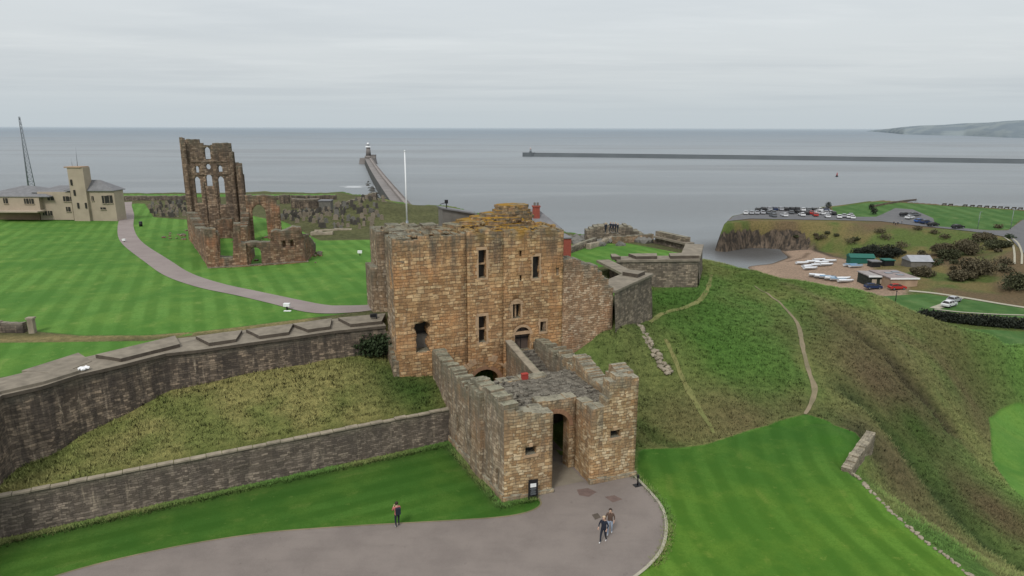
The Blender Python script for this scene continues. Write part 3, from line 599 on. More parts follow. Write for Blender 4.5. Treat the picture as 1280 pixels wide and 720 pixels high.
    for nme, arr in (('lawn', ls), ('stripe', stripe), ('rock', rock)):
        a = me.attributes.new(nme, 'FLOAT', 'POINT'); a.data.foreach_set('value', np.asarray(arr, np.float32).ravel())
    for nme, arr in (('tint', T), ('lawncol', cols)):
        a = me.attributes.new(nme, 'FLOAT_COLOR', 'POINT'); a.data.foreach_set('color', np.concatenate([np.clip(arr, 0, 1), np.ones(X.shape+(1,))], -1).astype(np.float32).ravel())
    me.materials.append(M['ground']); o = bpy.data.objects.new(name, me); COL.objects.link(o); struct(o); return o, X, Y, Z
xs = graded([(-300, -60, 5, 1.2), (-60, -40, 1.1, .42), (-40, 45, .42, .42), (45, 150, .5, 3)])
ys = graded([(2, 30, 1.6, .42), (30, 100, .42, .45), (100, 260, .5, 2.4)])
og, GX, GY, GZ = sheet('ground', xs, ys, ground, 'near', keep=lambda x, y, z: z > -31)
xs2 = graded([(55, 170, 1.1, 1.1), (170, 420, 1.2, 5)]); ys2 = graded([(100, 300, 1.1, 1.1), (300, 480, 1.2, 4)])
oh, HX, HY, HZ = sheet('headland_ground', xs2, ys2, haven, 'far', keep=lambda x, y, z: z > -33)
def sampler(xs, ys, Z):
    def f(x, y):
        i = int(np.clip(np.searchsorted(xs, x)-1, 0, len(xs)-2)); j = int(np.clip(np.searchsorted(ys, y)-1, 0, len(ys)-2))
        a = min(max((x-xs[i])/(xs[i+1]-xs[i]), 0), 1); b = min(max((y-ys[j])/(ys[j+1]-ys[j]), 0), 1)
        return float(Z[j, i]*(1-a)*(1-b)+Z[j, i+1]*a*(1-b)+Z[j+1, i]*(1-a)*b+Z[j+1, i+1]*a*b)
    return f
zg = sampler(xs, ys, GZ); zh_ = sampler(xs2, ys2, HZ)
def gp(px, py): p = G(px, py); p.z = zg(p.x, p.y); return p
def hvp(px, py): p = Hv(px, py); p.z = zh_(p.x, p.y); return p

def ribbon(name, pts, widths, mat, zf, lift=.03, n=5, step=.8, wob=.0, seed=0):
    """a strip draped on the ground along a smoothed line"""
    P_ = [Vector((p[0], p[1], 0)) for p in pts]; Q = []; 
    for i in range(len(P_)-1):
        p0 = P_[max(i-1, 0)]; p1 = P_[i]; p2 = P_[i+1]; p3 = P_[min(i+2, len(P_)-1)]; k = max(2, int((p2-p1).length/step))
        for j in range(k):
            t = j/k; Q.append((.5*((2*p1)+(p2-p0)*t+(2*p0-5*p1+4*p2-p3)*t*t+(3*p1-p0-3*p2+p3)*t**3), widths[i]+(widths[i+1]-widths[i])*t))
    Q.append((P_[-1], widths[-1])); mb = MB(); rows = []
    for i, (p, w) in enumerate(Q):
        d = (Q[min(i+1, len(Q)-1)][0]-Q[max(i-1, 0)][0]).normalized(); nn = Vector((-d.y, d.x, 0)); w = w*(1+wob*(noise.noise(Vector((i*.35, seed, 0)))))
        rows.append([(lambda q: (q.x, q.y, zf(q.x, q.y)+lift))(p+nn*w*(k/(n-1)-.5)) for k in range(n)])
    for a, b in zip(rows, rows[1:]):
        for k in range(n-1): mb.face([a[k], a[k+1], b[k+1], b[k]], [(q[0], q[1]) for q in (a[k], a[k+1], b[k+1], b[k])], sm=True)
    return struct(mb.build(name, mat))
def drape(name, poly, mat, zf, lift=.03, res=2.):
    """a polygon draped on the ground"""
    pts = [(p[0], p[1]) for p in poly]; x0, x1 = min(p[0] for p in pts), max(p[0] for p in pts); y0, y1 = min(p[1] for p in pts), max(p[1] for p in pts)
    verts = []; edges = []
    for i, a in enumerate(pts):
        b = pts[(i+1) % len(pts)]; k = max(1, int(math.hypot(b[0]-a[0], b[1]-a[1])/res))
        for j in range(k): verts.append(Vector((a[0]+(b[0]-a[0])*j/k, a[1]+(b[1]-a[1])*j/k)))
    nb = len(verts); edges = [(i, (i+1) % nb) for i in range(nb)]
    gx, gy = np.meshgrid(np.arange(x0, x1, res), np.arange(y0, y1, res)); ins = inside(np.array(pts), gx, gy); verts += [Vector((float(a), float(b))) for a, b in zip(gx[ins], gy[ins])]
    vo, eo, fo, *_ = delaunay_2d_cdt(verts, edges, [], 0, 1e-4); arr = np.array(pts); mb = MB()
    c = np.array([[sum(vo[i].x for i in f)/3, sum(vo[i].y for i in f)/3] for f in fo]); ok = inside(arr, c[:, 0], c[:, 1])
    for f, k in zip(fo, ok):
        if k: mb.face([(vo[i].x, vo[i].y, zf(vo[i].x, vo[i].y)+lift) for i in f], [(vo[i].x, vo[i].y) for i in f], sm=True)
    return struct(mb.build(name, mat))

# forecourt, kerb, passage
def smooth(pts, k=6):
    Q = []
    for i in range(len(pts)-1):
        p0, p1, p2, p3 = (Vector(pts[max(i-1, 0)]), Vector(pts[i]), Vector(pts[i+1]), Vector(pts[min(i+2, len(pts)-1)]))
        for j in range(k): t = j/k; Q.append(.5*((2*p1)+(p2-p0)*t+(2*p0-5*p1+4*p2-p3)*t*t+(3*p1-p0-3*p2+p3)*t**3))
    return Q+[Vector(pts[-1])]
edgeL = smooth(pxz([(-40, 765, 0), (75, 719, 0), (200, 688, 0), (320, 668, 0), (420, 659.5, 0), (497, 655, 0), (560, 651.5, 0), (625, 647, 0), (660, 640.5, 0), (676, 631, 0), (671, 620, 0)]))
edgeR = smooth([L(10.2, -.15)]+pxz([(815, 618, 0), (828, 636, 0), (833, 658, 0), (828, 685, 0), (812, 706, 0), (790, 724, 0), (760, 745, 0)]))
flatz = lambda x, y: 0.
drape('forecourt', edgeL+[L(3.3, .3), L(3.3, 15.2), L(7, 15.2), L(6.9, .3)]+edgeR+pxz([(650, 800, 0), (300, 850, 0), (-100, 850, 0)]), M['tarmac'], zg, .018, 1.)
ribbon('kerb', edgeR, [.2]*len(edgeR), M['kerb'], zg, .06, 3, 1.)
ribbon('lawn_edge', [p+Vector((0, .03, 0)) for p in edgeL], [.13]*len(edgeL), M['dirt'], zg, .03, 3, 1.)
drape('gate_passage', [L(3.9, .5), L(6.4, .5), L(6.4, 14.9), L(3.9, 14.9)], M['cobble'], zg, .03, .8)
for nm, pts in (('tarmac_patch', [(708+13, 612), (735, 610), (746, 615), (736, 621), (724, 619)]), ('tarmac_patch', [(756, 621), (768, 619), (778, 624), (766, 628)])):
    m_ = MB(); m_.face([tuple(P(a, b, .026)) for a, b in pts]); struct(m_.build(nm, plain('red_patch', (.135, .095, .082), .9, var=.2, sc=3)))
m_ = MB(); m_.prism([P(a, b, 0) for a, b in ((740, 644), (747, 642), (751, 647), (744, 650))], .022, .045); tag(m_.build('drain_cover', M['cornice']), 'dark square drain cover set in the tarmac beside the walking pair', 'drain cover')
# castle footpath, bare earth track, worn tracks
fp = [(158, 252, 6.4), (157, 258, 6.4), (159, 270, 6.6), (157, 284, 6.8), (163, 300, 6.9), (190, 322, 7.1), (220, 342, 7.3), (262, 357, 7.5), (310, 368, 7.6), (352, 377, 7.7), (395, 385.5, 7.8), (425, 387, 7.8), (462, 384, 7.9), (480, 380, 7.9)]
ribbon('footpath', pxz(fp), [2.6]*4+[2.9, 3, 3, 2.9, 2.6, 2.6, 2.9, 2.9, 2.2, 2.2], M['path'], zg, .045, 5, .8)
tk = [(943, 356), (960, 368), (980, 385), (996, 402), (1001, 422), (1005, 445), (1012, 470), (1018, 490), (1013, 507), (1006, 518)]
ribbon('dirt_track', [G(*p) for p in tk], [.1, .2, .3, .4, .5, .4, .45, .5, .42, .25], M['dirt'], zg, .05, 4, .5, .5)
ribbon('worn_track', [G(*p) for p in [(889, 343), (886, 358), (878, 372), (862, 382), (840, 388), (822, 398), (812, 405)]], [.4, .5, .6, .6, .5, .6, .4], M['tan'], zg, .04, 4, .5, .7, 3)
ribbon('worn_track', [G(*p) for p in [(832, 425), (845, 455), (862, 490), (880, 520), (893, 542)]], [.3, .5, .5, .5, .3], M['tan'], zg, .04, 4, .5, .7, 5)
# headland car park, roads
drape('car_park', pxz([(908, 277, -13), (938, 273.5, -13), (980, 274.5, -13), (1040, 275.5, -13), (1100, 277.5, -13.2), (1170, 285.5, -13.4), (1232, 292.5, -13.5), (1262, 299, -14), (1290, 330, -16), (1330, 330, -16), (1330, 290, -13), (1278, 279, -12.2), (1260, 289, -13), (1235, 288.5, -13), (1170, 283, -13), (1166, 277, -13), (1140, 268, -12.6), (1118, 266, -12.6), (1095, 272, -12.8), (1060, 271, -12.8), (1042, 268, -12.8), (1036, 261, -13), (1000, 261.5, -13), (958, 262.5, -13), (938, 265.5, -13), (917, 270, -13)]), M['road'], zh_, .16, 2.)
ribbon('haven_road', [Hv(*p) for p in [(1136, 364), (1165, 366.5), (1200, 371.5), (1240, 378.5), (1285, 385.5), (1330, 392)]], [1.6]*6, M['kerb'], zh_, .12, 3, 1.5)
ribbon('haven_path', [Hv(*p) for p in [(1168, 387), (1200, 390.5), (1240, 393), (1285, 394.5)]], [.9]*4, M['kerb'], zh_, .12, 3, 1.5)
ribbon('haven_lane', [Hv(*p) for p in [(1168, 386), (1182, 381), (1192, 375), (1200, 372)]], [2.5]*4, M['kerb'], zh_, .1, 3, 1.5)
for k, l in enumerate(([(1255, 297), (1265, 305), (1268, 318), (1268, 331)], [(1262, 296), (1272, 304), (1277, 316), (1277, 331)])): ribbon('road_kerb', [Hv(*p) for p in l], [.6]*4, M['kerb'], zh_, .2, 3, 1.5)

# ------------------------------------------------------------------ rough-grass tufts (uncountable) 
def tufts(name, n, region, fn, sz, seed, label):
    r = np.random.default_rng(seed); Vv = []; Cc = []; x0, x1, y0, y1 = region; X = r.uniform(x0, x1, n); Y = r.uniform(y0, y1, n)
    ok = fn(X, Y); X, Y = X[ok], Y[ok]; n = len(X)
    Z = np.array([zg(a, b) for a, b in zip(X, Y)]); T = paint(X, Y, Z, 'near')
    B = 8; ang = r.uniform(0, 6.283, (n, B)); ln = r.uniform(.5, 1.2, (n, B))*sz; lean = r.uniform(.1, .8, (n, B))*ln; dd = r.uniform(0, .38, (n, B)); w = .018+.022*r.random((n, B))
    cx = X[:, None]+np.cos(ang)*dd; cy = Y[:, None]+np.sin(ang)*dd; a2 = ang+1.57
    v = np.empty((n, B, 3, 3)); v[..., 0, 0] = cx-np.cos(a2)*w; v[..., 0, 1] = cy-np.sin(a2)*w; v[..., 0, 2] = Z[:, None]-.03; v[..., 1, 0] = cx+np.cos(a2)*w; v[..., 1, 1] = cy+np.sin(a2)*w; v[..., 1, 2] = Z[:, None]-.03
    v[..., 2, 0] = cx+np.cos(ang)*lean; v[..., 2, 1] = cy+np.sin(ang)*lean; v[..., 2, 2] = Z[:, None]+ln*.75
    br = r.uniform(.85, 1.25, (n, 1, 1, 1))*r.uniform(.85, 1.25, (n, B, 1, 1))*np.array([.85, .85, 1.3])[None, None, :, None]; c = T[:, None, None, :]*br; c = np.concatenate([np.clip(c, 0, 1), np.ones(c.shape[:-1]+(1,))], -1)
    me = bpy.data.meshes.new(name); nt_ = n*B; me.vertices.add(nt_*3); me.vertices.foreach_set('co', v.astype(np.float32).ravel()); me.loops.add(nt_*3); me.loops.foreach_set('vertex_index', np.arange(nt_*3, dtype=np.int32)); me.polygons.add(nt_); me.polygons.foreach_set('loop_start', np.arange(0, nt_*3, 3, dtype=np.int32)); me.polygons.foreach_set('loop_total', np.full(nt_, 3, np.int32)); me.update(calc_edges=True)
    a = me.attributes.new('tint', 'FLOAT_COLOR', 'POINT'); a.data.foreach_set('color', c.astype(np.float32).ravel()); me.materials.append(M['tuft'])
    o = bpy.data.objects.new(name, me); COL.objects.link(o); tag(o, label, 'grass', kind='stuff')
trk = A([G(*p) for p in tk])
def okhill(X, Y):
    ls = np.max([sdf(p, X, Y) for p in lawns], 0); fc = (ls < -.15) & ~inside(castle, X, Y) & ~inside(berm, X, Y) & ~inside(seaside, X, Y)
    u = (X-O.x)*UX+(Y-O.y)*UY; w = -(X-O.x)*UY+(Y-O.y)*UX
    fc &= ~((u > -1.5) & (u < 11.2) & (w > -1) & (w < 28)) & (pdist(trk, X, Y) > .7)
    return fc
tufts('hillside_grass', 42000, (8, 80, 36, 110), okhill, .27, 3, 'rough green and brown grass covering the slopes right of the castle')
tufts('bank_grass', 12000, (-42, 2, 36, 62), lambda X, Y: inside(berm, X, Y) & (pdist(A(RET), X, Y) > .9), .32, 4, 'long dry yellowish grass on the bank between the two dark walls')

kl = A([(p.x, p.y) for p in edgeR]); el_ = A([(p.x, p.y) for p in edgeL]); wl = A([L(3.5, -.45), L(-.35, -.35), L(-1.4, 10.2)]); rl = A(offset_line) if False else A([(p.x+.35, p.y-.6) for p in RET])
def okedge(X, Y):
    d = np.minimum(np.minimum(pdist(kl, X, Y)-.05, pdist(wl, X, Y)), pdist(rl, X, Y)); ls = np.maximum(sdf(lawn_left, X, Y), sdf(lawn_right, X, Y))
    fcp = A([(p.x, p.y) for p in edgeL+edgeR]); return (d < .28) & (ls > -.6) & ~inside(fcp, X, Y) & ~inside(berm, X, Y) & (pdist(el_, X, Y) > .0)
tufts('edge_grass', 60000, (-34, 12, 34, 54), okedge, .2, 6, 'longer uncut grass fringing the foot of the walls and the kerb')
# ------------------------------------------------------------------ KEEP
def window(root, org, sd, nd, hole, depth, kind='slit', mat=None):
    """dark pane (with mullion or transom) set back in an opening"""
    s0, s1 = min(p[0] for p in hole), max(p[0] for p in hole); z0, z1 = min(p[1] for p in hole), max(p[1] for p in hole)
    org = Vector((org[0], org[1], 0)); mb = MB()
    q = lambda s, z, d: tuple(org+sd*s-nd*d+Vector((0, 0, z)))
    mb.face([q(s0-.05, z0-.05, depth), q(s1+.05, z0-.05, depth), q(s1+.05, z1+.05, depth), q(s0-.05, z1+.05, depth)])
    w = mb.build('window', M['glassdark'], root)
    if kind != 'slit':
        f = MB(); t = .07; d = depth-.12 if depth > .3 else .05; d = min(d, .35)
        if kind in ('transom', 'cross'):
            zc = z0+(z1-z0)*(.48 if kind == 'transom' else .6); f.face([q(s0, zc-t, d), q(s1, zc-t, d), q(s1, zc+t, d), q(s0, zc+t, d)]); f.face([q(s0, zc+t, d), q(s1, zc+t, d), q(s1, zc+t, d+.15), q(s0, zc+t, d+.15)])
        if kind in ('mullion', 'cross'):
            sc = (s0+s1)/2; f.face([q(sc-t, z0, d), q(sc+t, z0, d), q(sc+t, z1-.1, d), q(sc-t, z1-.1, d)]); f.face([q(sc-t, z0, d), q(sc-t, z1-.1, d), q(sc-t, z1-.1, d+.15), q(sc-t, z0, d+.15)])
        b = f.build('mullion', M['quoin'], root); b.parent = w
    return w
def surround(mb, org, sd, nd, s0, s1, z0, z1, seed=1, w=.22, out=.03, sill=True, skip=.25):
    skip = 0.
    """individual dressed blocks round an opening, standing just proud of the face"""
    rr = random.Random(seed); org = Vector((org[0], org[1], 0)); ang = math.atan2(sd.y, sd.x)
    def blk(a, b, c, d):
        p = org+sd*((a+b)/2)-nd*(.1-out/1)+Vector((0, 0, c)); mb.box(p, (b-a-.004, .2, d-c-.004), ang)
    for sgn, e in ((-1, s0), (1, s1)):
        z = z0
        while z < z1:
            h = rr.uniform(.26, .42); L_ = w*rr.choice((.8, 1.5))
            if rr.random() > skip: blk(*(sorted((e, e+sgn*L_))), z, min(z+h, z1+.05))
            z += h
    blk(s0-w, s1+w, z1, z1+.26)
    if sill: blk(s0-w*.8, s1+w*.8, z0-.2, z0)
KX = L(3.5, 20, 3)
keep = empty('castle_keep', L(3.5, 21, 0), AL, label='ruined orange sandstone castle keep with slit windows and lichen covered broken top', cat='castle keep')
KO = L(0, 15); front = -W3
HC = MB()
holes = {'A': [ragrect(-2.62, -1.42, 6.25, 8.8, .16, 3)],
         'B': [rect(3.05, 3.75, 12.35, 14.8), rect(3.02, 3.72, 6.5, 8.9), arch_poly(2.25, 4.95, -.6, 2.55)],
         'C': [ragrect(8.1, 8.8, 11.9, 13.9, .06, 5), arch_poly(6.25, 7.0, 8.4, 9.6, .5), arch_poly(6.45, 7.9, 5.3, 6.75, .15), rect(8.92, 9.5, 6.85, 7.8), rect(6.85, 7.08, 14.0, 14.5), rect(6.88, 7.08, 11.8, 12.3), rect(10.42, 10.7, 12.05, 12.7)]}
topA = rag([(-4.3, 16.0), (-2, 16.2), (2.0, 16.35)], .42, .2, 11); topB = rag([(2.0, 16.4), (5.3, 16.5)], .42, .18, 12); topC = rag([(5.3, 16.5), (7.4, 16.45), (8.3, 16.2), (9.2, 16.5), (11.1, 15.95)], .42, .2, 13)
mA = MB(); panel(mA, KO, U3, front, (-1, -1), topA, holes['A'], 1.8, .6, .05, 1); mA.build('front_wall', M['keep'], keep)
mB_ = MB(); panel(mB_, L(0, 14.93), U3, front, (-1, -1), topB, holes['B'], 1.9, .6, .05, 2); mB_.build('front_bay', M['keep'], keep)
mC = MB(); panel(mC, KO, U3, front, (-1, -1), topC, holes['C'], 1.8, .6, .05, 3); mC.build('front_wall', M['keep'], keep)
for k in 'ABC':
    for i, h in enumerate(holes[k]):
        o_ = L(0, 14.93) if k == 'B' else KO
        if k == 'B' and i == 2: 
            b = MB(); q = [tuple(L(s, 17.5, z)) for s, z in ((1.8, -1), (5.2, -1), (5.2, 4.5), (1.8, 4.5))]; b.face(q); b.build('gateway', M['void'], keep); continue  # near-black sheet across the arch, painted as the shade inside
        if k == 'C' and i == 2:
            d = MB(); d.prism([L(6.3, 15.5), L(8.05, 15.5), L(8.05, 15.62), L(6.3, 15.62)], 5.2, 8.1)
            dd = d.build('door', M['wood'], keep); e = MB(); e.box(L(7.17, 15.47, 5.3), (.03, .06, 2.3), AL); e.box(L(7.17, 15.46, 6.3), (1.5, .05, .12), AL); e2 = e.build('door_strap', M['black'], keep); e2.parent = dd; continue
        if k == 'A': 
            window(keep, o_, U3, front, h, 1.5, 'slit'); g = MB(); g.prism([L(-2.9, 16.1), L(-1.2, 16.1), L(-1.2, 16.7), L(-2.9, 16.7)], 6.0, 7.5); g.build('rear_sill', M['lead'], keep); continue
        window(keep, o_, U3, front, h, .7 if (h[1][0]-h[0][0]) > .4 else .5, {'B': 'transom', 'C': 'slit'}[k] if not (k == 'C' and i == 1) else 'mullion')
for (o_, a, b, c, d, s_i, w_i, sk) in ((L(0, 14.93), 3.05, 3.75, 12.35, 14.8, 1, .2, .4), (L(0, 14.93), 3.02, 3.72, 6.5, 8.9, 2, .2, .4), (KO, 8.92, 9.5, 6.85, 7.8, 4, .16, .3), (KO, 6.25, 7.0, 8.4, 9.7, 3, .18, .3), (KO, 8.12, 8.78, 11.9, 13.9, 8, .14, .6), (KO, 6.45, 7.9, 5.35, 6.8, 6, .16, .2)):
    sr = MB(); surround(sr, o_, U3, front, a, b, c, d, s_i, w_i, .015, s_i != 6, sk); sr.build('window_surround' if s_i != 6 else 'door_surround', M['quoin'], keep)
# radiating stones above the gateway, and arch rings
vo_ = MB(); rr = random.Random(4)
def voussoirs(mb, org, sd, nd, c, zc, r0, r1, n, t0=0., t1=math.pi, out=.03, skip=0., jit=0.):
    org = Vector((org[0], org[1], 0))
    for k in range(n):
        if rr.random() < skip: continue
        a = t0+(t1-t0)*k/n+.006; b = t0+(t1-t0)*(k+1)/n-.006; ra, rb = r0, r1*(1-jit*rr.random()); o2 = out+rr.uniform(0, .02)
        q = [org+sd*(c+r*math.cos(t))+Vector((0, 0, zc+r*math.sin(t))) for r, t in ((ra, a), (rb, a), (rb, b), (ra, b))]
        fr = [tuple(p+nd*o2) for p in q]; bk = [tuple(p-nd*.15) for p in q]; mb.face(fr)
        for i in range(4): mb.face([fr[i], fr[(i+1) % 4], bk[(i+1) % 4], bk[i]])
voussoirs(vo_, L(0, 14.93), U3, front, 3.6, 2.55, 1.36, 1.72, 15); vo_.build('arch_ring', M['quoinred'], keep)
v2 = MB(); voussoirs(v2, L(0, 14.93), U3, front, 3.6, 2.4, 2.3, 3.1, 22, .35, 2.8, .02, 0., .3); v2.build('relieving_arch', M['quoin'], keep)
v3 = MB(); voussoirs(v3, KO, U3, front, 7.17, 6.75, .74, .98, 11); v3.build('arch_ring', M['quoin'], keep); v3 = MB(); voussoirs(v3, KO, U3, front, 6.62, 9.6, .39, .58, 7); v3.build('arch_ring', M['quoin'], keep)
# left flank: front turret, recess, rear turret
left = -U3; sw = MB()
panel(sw, L(-4.3, 15.05), W3, left, (-1, -1), rag([(0, 16.1), (3.5, 16.05)], .5, .12, 21), [rect(1.5, 1.75, 9.5, 10.4)], 1.6, .6, .05, 4)
panel(sw, L(-3.3, 18.55), W3, left, (-1, -1), rag([(0, 15.9), (4.4, 15.8)], .5, .12, 22), [rect(.8, 1.7, 13.2, 14.6), rect(.8, 1.7, 9.6, 12.2)], 1.2, .6, .05, 5)
panel(sw, L(-4.3, 22.9), W3, left, (-1, -1), rag([(0, 15.6), (4.2, 15.5)], .5, .12, 23), [rect(1.5, 1.8, 11.5, 12.6)], 1.6, .6, .05, 6)
panel(sw, L(-4.3, 18.55), U3, W3, (-1, -1), rag([(.02, 16), (2.6, 16.0)], .5, .1, 24), [], 1.2, .7, .03, 7)
panel(sw, L(-4.3, 22.9), U3, -W3, (-1, -1), rag([(.02, 15.6), (2.6, 15.6)], .5, .1, 25), [], 1.2, .7, .03, 8)
sw.build('side_wall', M['keepgrey'], keep)
fl = MB(); panel(fl, L(-4.62, 14.95), W3, left, (1.5, 1.5), rag([(0, 5.6), (3.6, 7.4)], .6, .06, 31), [], .5, .6, .03, 31)
fl.build('plinth', M['keepgrey'], keep); fl = MB(); panel(fl, L(-4.9, 23.2), W3, left, (5, 5), rag([(0, 12.2), (3.6, 12.0)], .6, .1, 33), [], .6, .6, .03, 33); panel(fl, L(-4.9, 23.2), U3, -W3, (5, 5), [(.02, 12.2), (1, 12.2)], [], .5, .6, .03, 34)
fl.build('plinth', M['keepgrey'], keep)
bw_ = MB(); panel(bw_, L(0, 27.1), U3, W3, (2, 2), rag([(-4.3, 15.6), (4, 15.4), (11.1, 15.6)], .6, .25, 26), [], 1.8, .8, .05, 9)
panel(bw_, L(11.1, 15.1), W3, U3, (0, 0), rag([(0, 15.9), (12, 15.5)], .6, .2, 27), [], 1.8, .8, .05, 10); bw_.build('rear_wall', M['keepgrey'], keep)
# wall heads: low rubble-strewn roof with steps
rf = MB(); nx, ny = 44, 36; gr = [[None]*(ny+1) for _ in range(nx+1)]
for i in range(nx+1):
    for j in range(ny+1):
        u = -3.6+14.2*i/nx; w = 16+10.6*j/ny; h = 14.9+.5*noise.noise(Vector((u*.5, w*.5, 1)))+.35*noise.noise(Vector((u*1.9, w*1.9, 3)))
        e = min(u+3.6, 10.6-u, w-16, 26.6-w); h += .55*max(0, 1-e/1.6)+1.5*math.exp(-((u-2.2)/3.2)**2-((w-19.3)/1.2)**2)+1.0*math.exp(-((u+1.5)/2.5)**2-((w-24)/1.)**2)
        gr[i][j] = (u, w, h)
for i in range(nx):
    for j in range(ny):
        if gr[i][j][0] < -2.3 and 18.0 < gr[i][j][1] < 23.2: continue
        q = [gr[i][j], gr[i+1][j], gr[i+1][j+1], gr[i][j+1]]; rf.face([tuple(L(*a)) for a in q], [(a[0], a[1]) for a in q], dt=0.3)
rf.build('roof', M['keep'], keep)
# ruined upper turret with stepped lichen-covered courses
def ragpoly(c, ru, rw, n, seed):
    r_ = random.Random(seed); return [L(c[0]+ru*math.cos(2*math.pi*k/n)*r_.uniform(.82, 1.1)*min(1, 1/max(abs(math.cos(2*math.pi*k/n)), abs(math.sin(2*math.pi*k/n)))*.92), c[1]+rw*math.sin(2*math.pi*k/n)*r_.uniform(.82, 1.1)) for k in range(n)]
tu = MB(); lay = [((5.2, 18.3), 5.3, 2.4, 15.6, 16.35), ((5.6, 18.6), 4.7, 2.2, 16.35, 16.62), ((6.0, 18.8), 3.9, 2.0, 16.62, 16.9), ((6.6, 18.9), 3.1, 1.8, 16.9, 17.15), ((7.0, 19), 2.5, 1.6, 17.15, 17.4), ((7.5, 19), 1.95, 1.5, 17.4, 17.68), ((7.6, 19), 1.75, 1.3, 17.68, 17.92), ((7.6, 19), 1.6, 1.2, 17.92, 18.12)]
for k, (c, ru, rw, z0, z1) in enumerate(lay):
    pl = ragpoly(c, ru, rw, 26, k+3); n = len(pl)
    for i in range(n): a, b = pl[i], pl[(i+1) % n]; tu.face([(a.x, a.y, z0-.02), (b.x, b.y, z0-.02), (b.x, b.y, z1), (a.x, a.y, z1)], dt=.1)
    tu.face([(p.x, p.y, z1) for p in pl], dt=0.)
rubble(tu, [L(1, 17.2, 16.3), L(4, 17.2, 16.8), L(6, 17.6, 17.1), L(9.5, 17.4, 16.5), L(10.6, 17, 16.2)], .5, .26, 60, 5)
tu.build('upper_turret', M['keep'], keep)
rb = MB(); rubble(rb, [L(-4, 15.9, 16.1), L(2, 15.9, 16.35), L(6, 15.9, 16.45), L(10.8, 15.9, 16.1)], .35, .2, 90, 7); rubble(rb, [L(-3.8, 15.5, 16.0), L(-2.9, 20, 15.7), L(-3.8, 26.5, 15.5), L(4, 26.4, 15.4)], .35, .2, 70, 8)
for k in range(60):
    u, w = random.uniform(-3, 10), random.uniform(17, 26); rb.rock(L(u, w, 15.2), random.uniform(.1, .3), seed=900+k, dt=0)
rb.build('loose_stones', M['keep'], keep)['kind'] = 'stuff'
# roof hut with mono-pitch lead roof
hu = MB(); hz = 15.0; hc = [L(1.5, 20.8), L(4.6, 20.8), L(4.6, 22.4), L(1.5, 22.4)]
for (z0, z1) in ((hz, 18.15),): 
    tops = [17.8, 17.2, 17.2, 17.8]; 
    for k in range(4): a, b = hc[k], hc[(k+1) % 4]; hu.face([(a.x, a.y, z0), (b.x, b.y, z0), (b.x, b.y, tops[(k+1) % 4]), (a.x, a.y, tops[k])])
hr = hu.build('roof_hut', M['lead'], keep); h2 = MB(); q = [L(1.4, 20.6, 17.87), L(4.8, 20.6, 17.2), L(4.8, 22.6, 17.2), L(1.4, 22.6, 17.87)]; h2.face([tuple(a) for a in q]); h2.face([tuple(a+Vector((0, 0, -.12))) for a in reversed(q)])
for k in range(4): a, b = q[k], q[(k+1) % 4]; h2.face([tuple(a), tuple(b), tuple(b-Vector((0, 0, .12))), tuple(a-Vector((0, 0, .12)))])
x_ = h2.build('hut_roof', M['slate'], keep); x_.parent = hr
gl = empty('camera_bracket', L(1.9, 20.9, 17.75), AL, label='small dark camera bracket on the grey hut on the keep roof', cat='camera')
g_ = MB(); g_.tube(L(1.9, 20.9, 17.65), L(1.9, 20.9, 18.3), .05, n=6); g_.tube(L(1.9, 20.9, 18.3), L(1.3, 20.9, 18.15), .03, n=6); g_.build('bracket_arm', M['black'], gl); g_ = MB(); g_.box(L(1.9, 20.9, 18.2), (.28, .2, .34), AL); g_.build('camera_body', M['black'], gl)
# wing wall stepping down to the bastion
wg = MB(); panel(wg, L(0, 15.07), U3, front, [(11.06, 1.5), (12.8, 3.0), (14.5, 4.5), (16.4, 5.6)], rag([(11.06, 13.45), (12.9, 13.3), (13.2, 12.75), (14.6, 12.6), (14.9, 12.0), (15.6, 11.2), (15.9, 10.6), (16.4, 10.25)], .4, .1, 41), [], 1.7, .5, .05, 11)
wgo = wg.build('wing_wall', M['wing']); tag(wgo, 'pinkish sandstone wing wall with stepped broken top right of the keep', 'wall')

# flagpole
fb = P(509, 282, 15.4); fr_ = empty('flagpole', fb, label='tall white flagpole without a flag on the keep roof', cat='flagpole')
b_ = MB(); b_.tube(fb, fb+Vector((0, 0, 7.3)), .085, .05, 10); b_.build('pole', M['whitep'], fr_)
b_ = MB(); b_.tube(fb+Vector((0, 0, 7.3)), fb+Vector((0, 0, 7.42)), .09, .05, 10); b_.build('finial', M['whitep'], fr_); b_ = MB(); b_.tube(fb-Vector((0, 0, .3)), fb+Vector((0, 0, .5)), .16, .13, 10); b_.build('socket', M['steel'], fr_)

# ------------------------------------------------------------------ BARBICAN
bar = empty('barbican', L(4.8, 6, 0), AL, label='square sandstone gate barbican with dark arched gateway between two blunt towers', cat='gatehouse')
t1 = MB(); panel(t1, L(0, 0), U3, front, (-.6, -.6), rag([(0, 6.85), (.9, 6.8), (1.2, 6.35), (2.4, 6.1), (3.6, 5.9)], .45, .12, 51), [rect(1.55, 2.35, 3.2, 3.78)], 1.0, .5, .05, 12)
panel(t1, L(3.6, .02), W3, U3, (-.6, -.6), rag([(0, 5.9), (2.7, 5.7)], .45, .08, 52), [], .9, .5, .04, 13); t1.build('tower_wall', M['barb'], bar)
t2 = MB(); panel(t2, L(6.6, 0), U3, front, (-.6, -.6), rag([(0, 5.8), (1.0, 5.8), (1.15, 6.3), (1.3, 7.4), (1.8, 8.0), (2.6, 8.0), (3.65, 7.65)], .42, .1, 53), [rect(1.5, 2.3, 3.36, 3.92)], 1.0, .5, .05, 14)
panel(t2, L(6.6, .02), W3, -U3, (-.6, -.6), rag([(0, 5.75), (2.75, 5.6)], .45, .08, 54), [], .9, .5, .04, 15)
